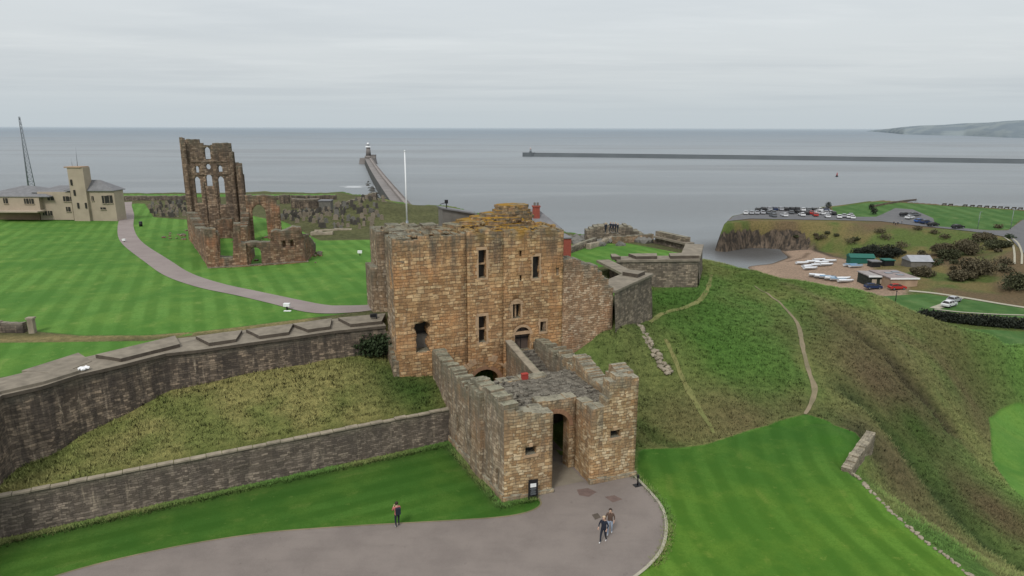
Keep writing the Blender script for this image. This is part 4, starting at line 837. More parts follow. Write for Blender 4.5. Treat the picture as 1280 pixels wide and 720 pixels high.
panel(t2, L(10.25, .02), W3, U3, (-.6, -.6), rag([(0, 7.7), (.8, 7.9), (2.2, 8.1), (2.7, 7.2), (3.1, 6.0), (5, 6.1), (7, 6.5), (8.3, 6.7), (8.7, 5.5), (9.3, 5.4), (9.7, 6.3), (11.5, 6.1), (13.2, 5.8), (15, 5.6)], .4, .22, 55), [], 1.2, .5, .05, 16); t2.build('tower_wall', M['barb'], bar)
gw = MB(); panel(gw, L(3.5, 2.7), U3, front, (-.6, -.6), rag([(0, 5.75), (3.2, 5.65)], .5, .07, 56), [arch_poly(.3, 2.62, -.5, 3.45, .0, 12)], 1.0, .5, .03, 17); gw.build('gate_wall', M['barb'], bar)
ar = MB(); voussoirs(ar, L(3.5, 2.7), U3, front, 1.46, 3.45, 1.17, 1.5, 15); ar.build('arch_ring', M['quoinred'], bar)
# left flank, slightly skewed, running back to the keep
LB = L(-1.08, 10.3); sdv = (LB-L(0, 0)).normalized(); ndv = Vector((-sdv.y, sdv.x, 0)); Ln = (LB-L(0, 0)).length
lw = MB(); panel(lw, L(0, .02), sdv, ndv, (-.6, -.6), rag([(0, 6.9), (1, 7.2), (2.4, 7.4), (3.9, 7.2), (5.5, 6.9), (6.1, 6.6), (6.3, 5.9), (7.1, 5.9), (7.4, 6.25), (Ln, 6.3)], .38, .2, 61), [rect(8.3, 8.55, 1.3, 2.9), rect(1.0, 1.25, .6, 1.9)], 1.1, .5, .06, 18)
LK = L(-1.25, 14.95); sd2 = (LK-LB).normalized(); nd2 = Vector((-sd2.y, sd2.x, 0)); L2_ = (LK-LB).length
panel(lw, LB, sd2, nd2, (-.6, -.6), rag([(.01, 6.3), (1.6, 6.3), (3, 6.4), (L2_-.05, 6.45)], .38, .18, 62), [], 1.0, .5, .05, 19); lw.build('side_wall', M['barbside'], bar)
bt = MB(); pb = L(0, 0)+sdv*3.3; panel(bt, pb+ndv*.32, sdv, ndv, (-.4, -.4), rag([(0, 6.7), (1.9, 6.8)], .5, .08, 63), [], .5, .5, .04, 20); bt.build('buttress', M['barbside'], bar)
gt = MB(); gt.prism([L(3.6, 7.6), L(6.6, 7.6), L(6.6, 7.72), L(3.6, 7.72)], -.1, 5.0); gt.build('shade_panel', M['void'], bar)  # added near-black leaf that closes the passage so it reads dark
fo_ = MB()
for a, b, c, nd_ in ((L(-.12, -.12), L(3.72, -.12), .35, -W3), (L(6.5, -.12), L(10.4, -.12), .4, -W3), (L(-.15, 0), LB+ndv*.15, .5, ndv)):
    s_d = (b-a).normalized(); ln = (b-a).length; fo_ = MB(); panel(fo_, a+nd_*.0, s_d, nd_, (-.3, -.3), rag([(0, c), (ln, c*.8)], .6, .1, 64), [], .35, .6, .03, 21); fo_.build('plinth', M['barb'], bar)
for h, o_ in ((rect(1.55, 2.35, 3.2, 3.78), L(0, 0)), (rect(1.5, 2.3, 3.36, 3.92), L(6.6, 0))):
    window(bar, o_, U3, front, h, .62)
    s2 = MB(); a, b, c, d = h[0][0], h[1][0], h[0][1], h[2][1]; p = Vector((o_.x, o_.y, 0))+U3*((a+b)/2)
    s2.box(p+Vector((0, 0, c-.2))+W3*.05, (1.1, .2, .19), AL); s2.box(p+Vector((0, 0, d+.01))+W3*.05, (.28, .2, .22), AL); s2.build('window_surround', M['quoin'], bar)
window(bar, L(0, .02), sdv, ndv, rect(8.3, 8.55, 1.3, 2.9), .4); window(bar, L(0, .02), sdv, ndv, rect(1.0, 1.25, .6, 1.9), .4)
# flat ruined roof of slabs
rf2 = MB(); nx, ny = 40, 38
def rz(u, w):
    h = 5.35+.14*noise.noise(Vector((u*1.1, w*1.1, 7)))+.12*noise.noise(Vector((u*3.3, w*3.3, 2)))
    return h
for i in range(nx):
    for j in range(ny):
        u0, u1 = .3+9.2*i/nx, .3+9.2*(i+1)/nx; w0, w1 = .6+8.3*j/ny, .6+8.3*(j+1)/ny
        if 3.3 < (u0+u1)/2 < 6.9 and w1 < 3.2: continue
        if u0 < 1.25+1.2*sm(2, 9, w0) and w0 > 3.2: continue
        q = [(u0, w0), (u1, w0), (u1, w1), (u0, w1)]; rf2.face([tuple(L(a, b, rz(a, b))) for a, b in q], q, dt=0.)
M['slab'] = stone('roof_slabs', [(.16, .145, .12), (.25, .22, .18), (.32, .29, .24), (.7, .7, .75)], bw=.6, bh=.5, grime=.0, streak=0., top=(.175, .16, .13), relief=1.2)
rr5 = random.Random(12)
for k in range(260):
    u, w = rr5.uniform(.6, 9.3), rr5.uniform(.8, 8.7)
    if (3.0 < u < 7.1 and w < 3.2) or (w > 3 and u < 1.6+1.1*sm(2, 9, w)): continue
    a_ = AL+rr5.uniform(-.3, .3); rf2.box(L(u, w, rz(u, w)-.05), (rr5.uniform(.25, .7), rr5.uniform(.2, .45), rr5.uniform(.06, .14)), a_)
for k in range(70):
    t = rr5.random(); u, w = rr5.choice([(2.0+rr5.uniform(-.2, .9), .8+7.5*t), (.8+2.8*t, 1.2+rr5.uniform(-.3, .5)), (7.2+1.6*t, 1.2+rr5.uniform(-.3, .4))]); rf2.rock(L(u, w, 5.5), rr5.uniform(.1, .26), seed=k+50, dt=0)
rf2.build('roof', M['slab'], bar)
rw_ = MB(); panel(rw_, L(2.4, 8.85), U3, W3, (0, 0), rag([(0, 5.4), (4.2, 5.5)], .6, .06, 65), [arch_poly(1.4, 3.6, -.3, 3.)], .9, .6, .03, 22); rw_.build('rear_wall', M['barb'], bar)
# stair wall up to the keep door
stw = MB(); panel(stw, L(5.6, 14.95), (L(6.6, 9.0)-L(5.6, 14.95)), -U3, (0, 0), [(0, 6.3), (1.6, 5.75), (4, 5.0), (6.0, 4.5)], [], .7, .5, .03, 23); stw.build('stair_wall', M['barbside'], bar)
cp = MB(); a, b = L(5.6, 14.95), L(6.6, 9.0); s_d = (b-a).normalized()
for k in range(7):
    t0, t1 = 6.0*k/7, 6.0*(k+1)/7-.04; z0 = lerp_prof([(0, 6.3), (1.6, 5.75), (4, 5.0), (6.0, 4.5)], t0)+.01; z1 = lerp_prof([(0, 6.3), (1.6, 5.75), (4, 5.0), (6.0, 4.5)], t1)+.01
    q = [a+s_d*t0-U3*.1, a+s_d*t1-U3*.1, a+s_d*t1+U3*.5, a+s_d*t0+U3*.5]; zz = (z0, z1, z1, z0); hi = [(p.x, p.y, z+.12) for p, z in zip(q, zz)]; lo = [(p.x, p.y, z) for p, z in zip(q, zz)]; cp.face(hi)
    for i in range(4): cp.face([lo[i], lo[(i+1) % 4], hi[(i+1) % 4], hi[i]])
cp.build('stair_coping', M['copinglight'], bar)
stt = MB()
for k in range(14):
    stt.prism([L(6.0, 14.9-.42*k), L(8.9, 14.9-.42*k), L(8.9, 14.48-.42*k), L(6.0, 14.48-.42*k)], -.2, 5.3-.2*k-.003*k)
stt.build('stair', M['slab'], bar)
# inner ragged wall between door and right flank
iw = MB(); panel(iw, L(8.2, 14.9), (L(9.3, 8.6)-L(8.2, 14.9)), -U3, (0, 0), rag([(0, 6.1), (1.2, 6.4), (3, 6.1), (4.6, 5.9), (6.35, 5.8)], .4, .2, 66), [], .9, .5, .05, 24); iw.build('inner_wall', M['barbside'], bar)
# red box on the roof
rbx = MB(); rbx.box(L(4.6, 7.9, 5.45), (.5, .35, .42), AL); rbx.box(L(4.6, 7.9, 5.87), (.56, .41, .05), AL); tag(rbx.build('roof_box', M['redp']), 'small red box on the slab roof of the barbican', 'box')

# ------------------------------------------------------------------ thick walls
def offset(pts, d):
    out = []
    for i, p in enumerate(pts):
        a = pts[max(i-1, 0)]; b = pts[min(i+1, len(pts)-1)]; t1 = (Vector((p.x, p.y))-Vector((a.x, a.y))); t2 = (Vector((b.x, b.y))-Vector((p.x, p.y)))
        if t1.length < 1e-6: t1 = t2.copy()
        if t2.length < 1e-6: t2 = t1.copy()
        t1.normalize(); t2.normalize(); n1 = Vector((-t1.y, t1.x)); n2 = Vector((-t2.y, t2.x)); nn = (n1+n2); nn.normalize(); k = 1/max(.35, nn.dot(n1)); out.append(Vector((p.x+nn.x*d*k, p.y+nn.y*d*k, p.z)))
    return out
def densify(pts, step):
    out = []
    for a, b in zip(pts, pts[1:]):
        k = max(1, int((b-a).length/step)); out += [a.lerp(b, j/k) for j in range(k)]
    return out+[pts[-1]]
def wallface(mb, pts, z0f, z1, batter=0., nz=8, jit=.03, top_th=None, u=0., z1f=None):
    """outer face following pts (left hand side is the castle side)"""
    pts = densify(pts, .7); s = u; last = None
    out = offset(pts, -1.0)
    for i, p in enumerate(pts):
        o_ = (out[i]-p); o_.z = 0; o_.normalize(); z0 = z0f(p); zt = z1 if z1f is None else z1f(p); col = []
        for k in range(nz+1):
            z = z0+(zt-z0)*k/nz; q = p+o_*(batter*(zt-z)+(noise.noise(Vector((s*.7, z*.9, 3)))*jit*2+random.uniform(-jit, jit) if k < nz else 0)); col.append(((q.x, q.y, z), s, zt-z))
        if last:
            for k in range(nz):
                a, b, c, d = last[k], col[k], col[k+1], last[k+1]; ids = [mb.vert(x[0], x[2]) for x in (a, b, c, d)]; mb.f.append(ids); mb.uv.append([(x[1], x[0][2]) for x in (a, b, c, d)]); mb.mi.append(0); mb.sm.append(True)
        last = col
        if i < len(pts)-1: s += (pts[i+1]-p).length
def topstrip(mb, a, b, z, jit=.0, sub=4, step=.9):
    a = densify(a, step); n = len(a); 
    bb = densify(b, step)
    L_b = [0]; 
    for p, q in zip(bb, bb[1:]): L_b.append(L_b[-1]+(q-p).length)
    def atb(t):
        x = t*L_b[-1]
        for i in range(len(bb)-1):
            if x <= L_b[i+1]+1e-6: return bb[i].lerp(bb[i+1], (x-L_b[i])/max(1e-6, L_b[i+1]-L_b[i]))
        return bb[-1]
    La = [0]
    for p, q in zip(a, a[1:]): La.append(La[-1]+(q-p).length)
    rows = []
    for i, p in enumerate(a):
        q = atb(La[i]/La[-1]); rows.append([(lambda r: (r.x, r.y, z+(random.uniform(-jit, jit) if 0 < k < sub else 0)))(p.lerp(q, k/sub)) for k in range(sub+1)])
    for r0, r1 in zip(rows, rows[1:]):
        for k in range(sub): mb.face([r0[k], r1[k], r1[k+1], r0[k+1]], dt=50.)
def merlon(mb, c, t, nn, lo, li, d0, d1, z0, z1):
    """flared slab: outer length lo, inner length li, from depth d0 to d1"""
    q = [c-t*lo/2+nn*d0, c+t*lo/2+nn*d0, c+t*li/2+nn*d1, c-t*li/2+nn*d1]; mb.face([(p.x, p.y, z1) for p in q])
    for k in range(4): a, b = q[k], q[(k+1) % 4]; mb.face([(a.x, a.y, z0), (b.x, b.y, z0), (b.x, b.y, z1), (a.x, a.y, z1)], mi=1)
def along(pts, s):
    for a, b in zip(pts, pts[1:]):
        l = (b-a).length
        if s <= l: return a.lerp(b, s/l), (b-a).normalized()
        s -= l
    return pts[-1], (pts[-1]-pts[-2]).normalized()
CZ = 7.75
CP = [Vector((p.x, p.y, 0)) for p in CURT]
cw = empty('curtain_wall', Vector((CP[6].x, CP[6].y, 3)), label='long blackened curtain wall with broad pale stone top running left from the keep', cat='wall')
mb = MB(); wallface(mb, CP, lambda p: min(gz(p.x+.5, p.y-1.0), 6.5)-1.3 if p.x > -40 else 1., CZ, .05, 9, .04); mb.build('wall_face', M['dark'], cw)
mb = MB(); off1 = offset(CP, -.16); topstrip(mb, off1, offset(CP, 3.7), CZ+.22, .02, 6); 
offb = offset(CP, -.16)
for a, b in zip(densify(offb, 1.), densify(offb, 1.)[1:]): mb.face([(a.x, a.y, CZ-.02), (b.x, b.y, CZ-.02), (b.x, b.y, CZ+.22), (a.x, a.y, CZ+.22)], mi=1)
bi = offset(CP, 3.7)
for a, b in zip(bi, bi[1:]): mb.face([(a.x, a.y, CZ-1), (b.x, b.y, CZ-1), (b.x, b.y, CZ+.22), (a.x, a.y, CZ+.22)])
mb.build('wall_walk', [M['coping'], M['cornice']], cw)
tot = sum((b-a).length for a, b in zip(CP, CP[1:])); 
def s_of(px, py):
    p = P(px, py, CZ); best = min(range(0, int(tot*10)), key=lambda k: (along(CP, k/10)[0]-Vector((p.x, p.y, 0))).length); return best/10
for (xa, ya, xb, yb) in ((150, 455, 233, 437), (262, 435, 295, 430), (325, 426, 360, 421), (384, 418, 412, 413.5), (438, 411, 476, 406.5)):
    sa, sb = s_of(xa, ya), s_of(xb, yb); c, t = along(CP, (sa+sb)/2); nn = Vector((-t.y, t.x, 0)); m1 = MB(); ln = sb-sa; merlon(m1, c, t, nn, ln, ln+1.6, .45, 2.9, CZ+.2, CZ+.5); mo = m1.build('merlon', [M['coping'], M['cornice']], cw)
m1 = MB(); sa, sb = s_of(0, 493), s_of(98, 467); pts = [along(CP, s)[0] for s in (sa-14, sa-7, sa, (sa+sb)/2, sb)]; o1, o2 = offset(pts, .1), offset(pts, 1.5)
for k in range(4): m1.prism([o1[k], o1[k+1], o2[k+1], o2[k]], CZ+.2, CZ+.42)
m1.build('parapet', M['coping'], cw)
# gun platform slab on the strip of lawn
m1 = MB(); m1.prism([P(27, 464, 7.95), P(98, 441.5, 7.95), P(115, 452, 7.95), P(75, 468, 7.95)], 7.4, 8.0); tag(m1.build('gun_platform', M['coping']), 'low flat pale stone slab on the grass behind the curtain wall at far left', 'stone slab')
m1 = MB(); rubble(m1, [P(103, 462, CZ+.4), P(108, 458, CZ+.4)], .2, .2, 5, 3); tag(m1.build('stone_fragment', M['whitep']), 'pale broken stone lying on the curtain wall beside the slab', 'stone')
# stone pillar and sunken wall on the lawn
pil = P(41, 415, 8.1); e = empty('gate_pillar', pil, label='short pale stone pillar beside a sunken recess in the upper lawn', cat='pillar'); b_ = MB(); b_.box(pil+Vector((0, 0, -.2)), (.45, .4, 1.35), .1); b_.build('shaft', M['copinglight'], e); b_ = MB(); b_.box(pil+Vector((0, 0, 1.15)), (.6, .5, .14), .1); b_.build('cap', M['copinglight'], e)
b_ = MB(); panel(b_, P(-60, 417, 8), (1, .02), (0, -1), (7, 7), rag([(0, 9.0), (6.0, 8.9)], .5, .05, 5), [], .5, .6, .03, 5); tag(b_.build('recess_wall', M['dark']), 'low dark reddish recessed wall left of the stone pillar on the lawn', 'wall')

rt = empty('retaining_wall', Vector((RET[3].x, RET[3].y, 0)), label='lower dark stone retaining wall with thin pale coping along the left lawn', cat='wall')
RP = [Vector((p.x, p.y, 0)) for p in RET]
mb = MB(); wallface(mb, RP, lambda p: -.4, 2.7, .06, 7, .05); mb.build('wall_face', M['ret'], rt)
mb = MB(); 
for i, (a, b) in enumerate(zip(densify(offset(RP, -.1), .9), densify(offset(RP, -.1), .9)[1:])):
    t = (b-a).normalized(); nn = Vector((-t.y, t.x, 0)); dz = random.uniform(-.03, .02); w_ = .42+random.uniform(-.06, .06); mb.prism([a+t*.02, b-t*.02, b-t*.02+nn*w_, a+t*.02+nn*w_], 2.68+dz, 2.79+dz)
mb.build('coping', M['copinglight'], rt)

bs = empty('bastion_wall', Vector((BAST[3].x, BAST[3].y, 5)), label='angular grey bastion wall with wide stone top on the hill right of the keep', cat='wall')
BP = [Vector((p.x, p.y, 0)) for p in BAST]; BP[0] = Vector((L(16.42, 14.95).x, L(16.42, 14.95).y, 0))
BZ = 9.35
mb = MB()
def bz0(p): return min(gz(p.x+.8, p.y-1.2), 6.5)-1.5
wallface(mb, [BP[0], BP[1]], bz0, 9.9, .07, 6, .03); wallface(mb, [BP[1], BP[2]], lambda p: 6.6, BZ-.25, .0, 6, .03, u=9); wallface(mb, [BP[2], BP[3]], bz0, BZ-.25, .07, 6, .03, u=20); wallface(mb, [BP[3], BP[4]], lambda p: 2.5, BZ-.25, .07, 6, .03, u=40); wallface(mb, [BP[4], BP[5]], lambda p: 2.5, BZ-.25, .07, 5, .03, u=50)
mb.build('wall_face', M['bast'], bs)
mb = MB(); 
def wslab(mb, a, b, d, z0, z1, ea=0., eb=0., over=.15):
    t = (b-a).normalized(); nn = Vector((-t.y, t.x, 0)); a2 = a-t*ea-nn*over; b2 = b+t*eb-nn*over; mb.prism([a2, b2, b2+nn*(d+over), a2+nn*(d+over)], z0, z1)
wslab(mb, BP[0], BP[1], 2.6, 9.9, 10.12, 0, .1); wslab(mb, BP[1], BP[2], 1.5, BZ-.28, BZ, -.4, .6); wslab(mb, BP[2], BP[3], 2.4, BZ-.25, BZ+.03, -.9, .15); wslab(mb, BP[3], BP[4], 2.3, BZ-.27, BZ+.02, -2.0, .15); wslab(mb, BP[4], BP[5], 1.4, BZ-.24, BZ+.02, -1.8, 0)
mb.build('wall_walk', M['coping'], bs)
t = (BP[3]-BP[2]).normalized(); nn = Vector((-t.y, t.x, 0)); Lb = (BP[3]-BP[2]).length
for f, lo, li in ((.08, 1.1, .6), (.42, 2.6, 3.6), (.85, 3.6, 2.8)): 
    m1 = MB(); merlon(m1, BP[2]+t*Lb*f, t, nn, lo, li, .3, 2.2, BZ, BZ+.4); m1.build('merlon', [M['coping'], M['cornice']], bs)
t = (BP[1]-BP[0]).normalized(); nn = Vector((-t.y, t.x, 0)); m1 = MB(); merlon(m1, BP[0].lerp(BP[1], .8)+nn*.3, t, nn, 1.9, 1.4, .1, 1.9, 10.1, 10.5); m1.build('merlon', [M['coping'], M['cornice']], bs)
t = (BP[5]-BP[4]).normalized(); nn = Vector((-t.y, t.x, 0)); m1 = MB(); m1.prism([BP[4]+t*2.5, BP[5], BP[5]+nn*.9, BP[4]+t*2.5+nn*.9], BZ-1.6, BZ+.7); m1.build('parapet', M['bast'], bs)
# small retaining wall at the lawn corner
a, b = P(1094, 546, 0), P(1064, 588, 0); s_d = (a-b).normalized(); nr = Vector((s_d.y, -s_d.x, 0))
b_ = MB(); panel(b_, b, s_d, nr, (-2.6, -2.2), rag([(0, .1), (2, .3), ((a-b).length, .3)], .5, .1, 71), [], .7, .4, .05, 71); tag(b_.build('lawn_retaining_wall', stone('pale_rubble', [(.24, .2, .14), (.36, .3, .22), (.42, .37, .28), (.8, .8, .8)], bw=.4, bh=.2, grime=.3, streak=.1, top=(.34, .3, .22), relief=1.)), 'short pale rubble wall at the corner of the lower right lawn', 'wall')
b_ = MB(); 
for q in zip([(1068, 592), (1100, 627), (1150, 671), (1205, 712)], [(1100, 627), (1150, 671), (1205, 712), (1235, 738)]): rubble(b_, [P(*q[0], .02), P(*q[1], .02)], .12, .13, 26, int(q[0][0]))
tag(b_.build('edging_stones', M['copinglight']), 'broken line of small pale edging stones along the lawn brink', 'edging', kind='stuff')
b_ = MB(); pts = [gp(*q) for q in [(800, 408), (808, 425), (818, 440), (828, 458), (836, 468)]]; rubble(b_, pts, .35, .26, 110, 9); tag(b_.build('rubble_stones', M['copinglight']), 'line of tumbled pale stones running down the bank below the bastion', 'rubble', kind='stuff')

# ------------------------------------------------------------------ PRIORY
pr = empty('priory_ruin', P(300, 300, 6.6), label='ruined brown stone priory with tall pierced gable and low roofless walls', cat='ruin')
def on_plane(o_, sd, px, py):
    n_ = Vector((sd.y, -sd.x, 0)); d = ray(px, py); k = (o_.x*n_.x+o_.y*n_.y)/(d[0]*n_.x+d[1]*n_.y); x, y, z = d[0]*k, d[1]*k, H+d[2]*k; return (x-o_.x)*sd.x+(y-o_.y)*sd.y, z
GO = P(233, 296, 6.5); GA = math.radians(19); GD = Vector((math.cos(GA), math.sin(GA), 0)); GN = Vector((GD.y, -GD.x, 0)); GO.z = 0
XE = lambda px, py: on_plane(GO, GD, px, py)
hd = [(223.5, 171), (231, 174), (240, 174), (250, 174), (252, 181), (263, 181), (267, 178), (285, 178.5), (289, 182), (290, 190), (294, 191), (295, 203), (300, 204), (303, 208), (304.5, 220), (305.5, 240), (307, 262)]
head = [XE(*p) for p in hd]; head = [(a+i*1e-4, b) for i, (a, b) in enumerate(head)]
for i in range(1, len(head)):
    if head[i][0] <= head[i-1][0]: head[i] = (head[i-1][0]+.04, head[i][1])
head2 = rag(head, .42, .12, 81)
def lan(px0, px1, pyb, pys, k=.35):
    m_ = (pyb+pys)/2; a, b = XE(px0, m_)[0], XE(px1, m_)[0]; return arch_poly(a, b, XE(px0, pyb)[1], XE(px1, pys)[1], k)
hl = [lan(244.5, 251.5, 254, 225), lan(258, 265.5, 233, 222), lan(274, 281.5, 256, 225), lan(244.5, 248.7, 216, 210), lan(273, 278, 215, 210), lan(256, 263, 199, 188)]
cx_, cz_ = XE(260.3, 208.5); r_ = (XE(263.3, 208)[0]-XE(257.3, 208)[0])/2; hl.append([(cx_+r_*math.cos(t), cz_+r_*1.25*math.sin(t)) for t in [2*math.pi*k/12 for k in range(12)]])
a_, z_ = XE(233.5, 220); hl.append(rect(a_-.25, a_+.25, z_-.35, z_+.35))
mb = MB(); panel(mb, GO, GD, GN, (4.5, 4.5), head2, hl, 1.1, .5, .06, 31); mb.build('gable_wall', M['prioryhi'], pr)
def pil(px, py, w, out, seed, below=None):
    a, zt = XE(px, py); mb = MB(); panel(mb, GO+GD*(a-w/2)+GN*out, GD, GN, (4.5, 4.5), rag([(0, zt), (w, zt)], .5, .12, seed), [], out+.25, .5, .04, seed); mb.build('buttress', M['prioryhi'], pr)
pil(229, 178, .7, .45, 5); pil(254.3, 228, .3, .16, 6); pil(269.5, 228, .3, .16, 7); pil(288.5, 190, .7, .35, 8); pil(299, 207, 1.0, .9, 9)
for py in (203, 219): 
    a, z = XE(238, py); b, _ = XE(284, py); mb = MB(); mb.box(GO+GD*((a+b)/2)+GN*.0+Vector((0, 0, z)), (b-a, .16, .13), GA); mb.build('string_course', M['prioryhi'], pr)
org = GO
# inner red panel, side wall, arch wall, near wall
q = P(272, 297, 6.6); q2 = P(292, 297, 6.6); mb = MB(); panel(mb, q, (1, 0), (0, -1), (4.5, 4.5), rag([(0, 9.7), (q2.x-q.x, 9.9)], .5, .15, 85), [], .8, .6, .06, 85); mb.build('inner_wall', M['priory'], pr)
nA = P(260, 335, 7); fA = P(236, 298, 6.5); s_d = (fA-nA); mb = MB(); panel(mb, nA, s_d, (-1, -.3), (4.5, 4.5), rag([(0, 12.0), (3, 11.7), (6, 10.9), (12, 10.6), (s_d.length-.4, 11.4)], .7, .35, 86), [], 1.4, .7, .06, 86)
nB = P(383, 327, 7); fB = P(311, 297, 6.5); s_d2 = fB-nB; ff = (P(300, 309, 6.9)-nB).length
nC = P(300, 300, 6.6); mb2 = MB(); panel(mb2, P(305, 300, 6.6), Vector((.25, -1, 0)), (-1, -.2), (4.5, 4.5), rag([(0, 12), (2, 10.4), (5, 9.5)], .6, .25, 87), [], 1.3, .6, .06, 87); mb2.build('transept_wall', M['priory'], pr)
mb.build('side_wall', M['priory'], pr)
AO = P(309, 300, 6.7); AO.z = 0; ax = lambda px, py: on_plane(AO, GD, px, py)
hd = [ax(px, py) for px, py in ((306, 245), (330, 243), (344, 245.5), (347, 252), (349, 262), (351, 275), (352.5, 290))]
hd = [(a+i*1e-3, b) for i, (a, b) in enumerate(hd)]
for i in range(1, len(hd)):
    if hd[i][0] <= hd[i-1][0]: hd[i] = (hd[i-1][0]+.04, hd[i][1])
mb = MB(); c0, c1 = ax(316.5, 280)[0], ax(333.5, 280)[0]; zs = ax(325, 266)[1]; hh = arch_poly(c0, c1, 4.6, zs, .35); panel(mb, AO, GD, GN, (4.5, 4.5), rag(hd, .5, .12, 88), [hh], 1.2, .5, .06, 88); mb.build('arch_wall', M['priory'], pr)
nd = (nB-nA); ln = nd.length; nd.normalize(); nout = Vector((nd.y, -nd.x, 0))
def nw(px, py):
    d = ray(px, py); k = (nA.x*nout.x+nA.y*nout.y)/(d[0]*nout.x+d[1]*nout.y); x, y, z = d[0]*k, d[1]*k, H+d[2]*k; return (x-nA.x)*nd.x+(y-nA.y)*nd.y, z
hd = [nw(*p) for p in ((259, 291), (262, 289), (272, 290), (274.5, 294), (275.2, 321), (290, 322), (291, 322.3), (291.5, 279), (300, 279), (301, 303), (338, 302.5), (339, 290), (345, 287), (352, 289), (366, 283), (376, 284), (379, 297), (382.5, 308), (383, 318))]
def steps(hd, seed, amp=.08):
    out = []; r_ = random.Random(seed)
    for (a, ha), (b, hb) in zip(hd, hd[1:]):
        n = max(1, int((b-a)/.4))
        for k in range(n): out.append((a+(b-a)*k/n+.002, ha+(hb-ha)*k/n+(r_.uniform(-amp, amp) if 0 < k else 0)))
    out.append(hd[-1]); return [(s+i*1e-4, h) for i, (s, h) in enumerate(out)]
ho = [arch_poly(nw(313.5, 325)[0], nw(327, 325)[0], 5.2, nw(320, 315.5)[1], .0), arch_poly(nw(353, 306)[0], nw(357.5, 306)[0], nw(355, 309)[1], nw(355, 303.5)[1], .3), arch_poly(nw(363, 305)[0], nw(367.5, 305)[0], nw(365, 308.5)[1], nw(365, 303)[1], .3)]
mb = MB(); panel(mb, nA, nd, nout, (4.5, 4.5), steps(hd, 4), ho, 1.3, .5, .06, 89); mb.build('west_wall', M['priory'], pr)
mb = MB(); 
for h in ho[1:]: mb.face([tuple(nA+nd*s-nout*.4+Vector((0, 0, z-nA.z))) for s, z in ((h[0][0]-.1, h[0][1]-.1), (h[1][0]+.1, h[0][1]-.1), (h[1][0]+.1, h[0][1]+1.6), (h[0][0]-.1, h[0][1]+1.6))])
mb.build('niche', M['priory'], pr)
mb = MB(); a = nw(275, 323)[0]; b = nw(291, 323)[0]; mb.box(nA+nd*((nw(262, 335)[0]+nw(384, 335)[0])/2)+nout*.1+Vector((0, 0, -.45)), (ln+.3, 1.0, .55), math.atan2(nd.y, nd.x)); mb.build('plinth', M['priory'], pr)
# right returning walls of the near range
mb = MB(); panel(mb, nB, Vector((-.1, 1, 0)), (1, 0), (4.5, 4.5), rag([(0, 10.6), (4, 10), (7, 8.5)], .6, .3, 90), [], 1.2, .6, .06, 90); mb.build('return_wall', M['priory'], pr); mb = MB(); panel(mb, nA+nd*nw(300, 330)[0], Vector((-.25, 1, 0)), (-1, 0), (4.5, 4.5), rag([(0, 10), (5, 8.6), (8, 8)], .6, .3, 91), [], 1.0, .6, .06, 91); mb.build('return_wall', M['priory'], pr)
mb = MB(); rr = random.Random(3)
for k in range(70):
    px, py = rr.choice([(rr.uniform(205, 240), rr.uniform(288, 300)), (rr.uniform(262, 345), rr.uniform(292, 305)), (rr.uniform(275, 400), rr.uniform(326, 334)), (rr.uniform(384, 402), rr.uniform(318, 324))]); p = P(px, py, 6.6); p.z = zg(p.x, p.y)+.05; mb.rock(p, rr.uniform(.12, .45), seed=k+700)
tag(mb.build('fallen_stones', M['priory']), 'fallen stones scattered in the grass round the priory', 'stones', kind='stuff')

# ------------------------------------------------------------------ GRAVEYARD
def headstone(kind):
    mb = MB()
    if kind == 0: prof = [(-.32, 0), (.32, 0), (.32, 1.0), (.22, 1.18), (0, 1.26), (-.22, 1.18), (-.32, 1.0)]
    elif kind == 1: prof = [(-.38, 0), (.38, 0), (.38, .85), (.2, .95), (.12, 1.05), (-.12, 1.05), (-.2, .95), (-.38, .85)]
    else: prof = [(-.2, 0), (.2, 0), (.16, .9), (.42, .9), (.42, 1.12), (.14, 1.12), (.12, 1.5), (-.12, 1.5), (-.14, 1.12), (-.42, 1.12), (-.42, .9), (-.16, .9)]
    a = [(x, -.08, z) for x, z in prof]; b = [(x, .08, z) for x, z in prof]; n = len(prof); mb.face(a); mb.face(b[::-1])
    for i in range(n): mb.face([a[i], a[(i+1) % n], b[(i+1) % n], b[i]])
    mb.box((0, 0, -.2), (.95, .35, .3)); return mb
gm = []
for k in range(3):
    o = headstone(k).build('headstone', M['grave1']); gm.append(o)
GL = ['small dark round-topped headstone in the crowded priory graveyard', 'small dark square-shouldered headstone in the crowded priory graveyard', 'small dark stone grave cross in the crowded priory graveyard']
GT = ['dark', 'tan', 'grey']
spots = []; rr = random.Random(21); yardA = [(352, 263), (400, 262), (440, 266), (482, 268), (482, 284), (455, 290), (425, 291), (395, 289), (352, 279)]; yardB = [(186, 252), (232, 250), (234, 268), (222, 271), (190, 271)]
tries = 0
while len(spots) < 285 and tries < 20000:
    tries += 1; B = rr.random() < .27; yd = yardB if B else yardA; px = rr.uniform(186, 234) if B else rr.uniform(352, 482); py = rr.uniform(250, 291)
    if not inside(np.array(yd, float), np.array([px]), np.array([py]))[0]: continue
    p = P(px, py, 6.8); p.z = zg(p.x, p.y)
    if any((p-q[0]).length < .85 for q in spots): continue
    spots.append((p, px))
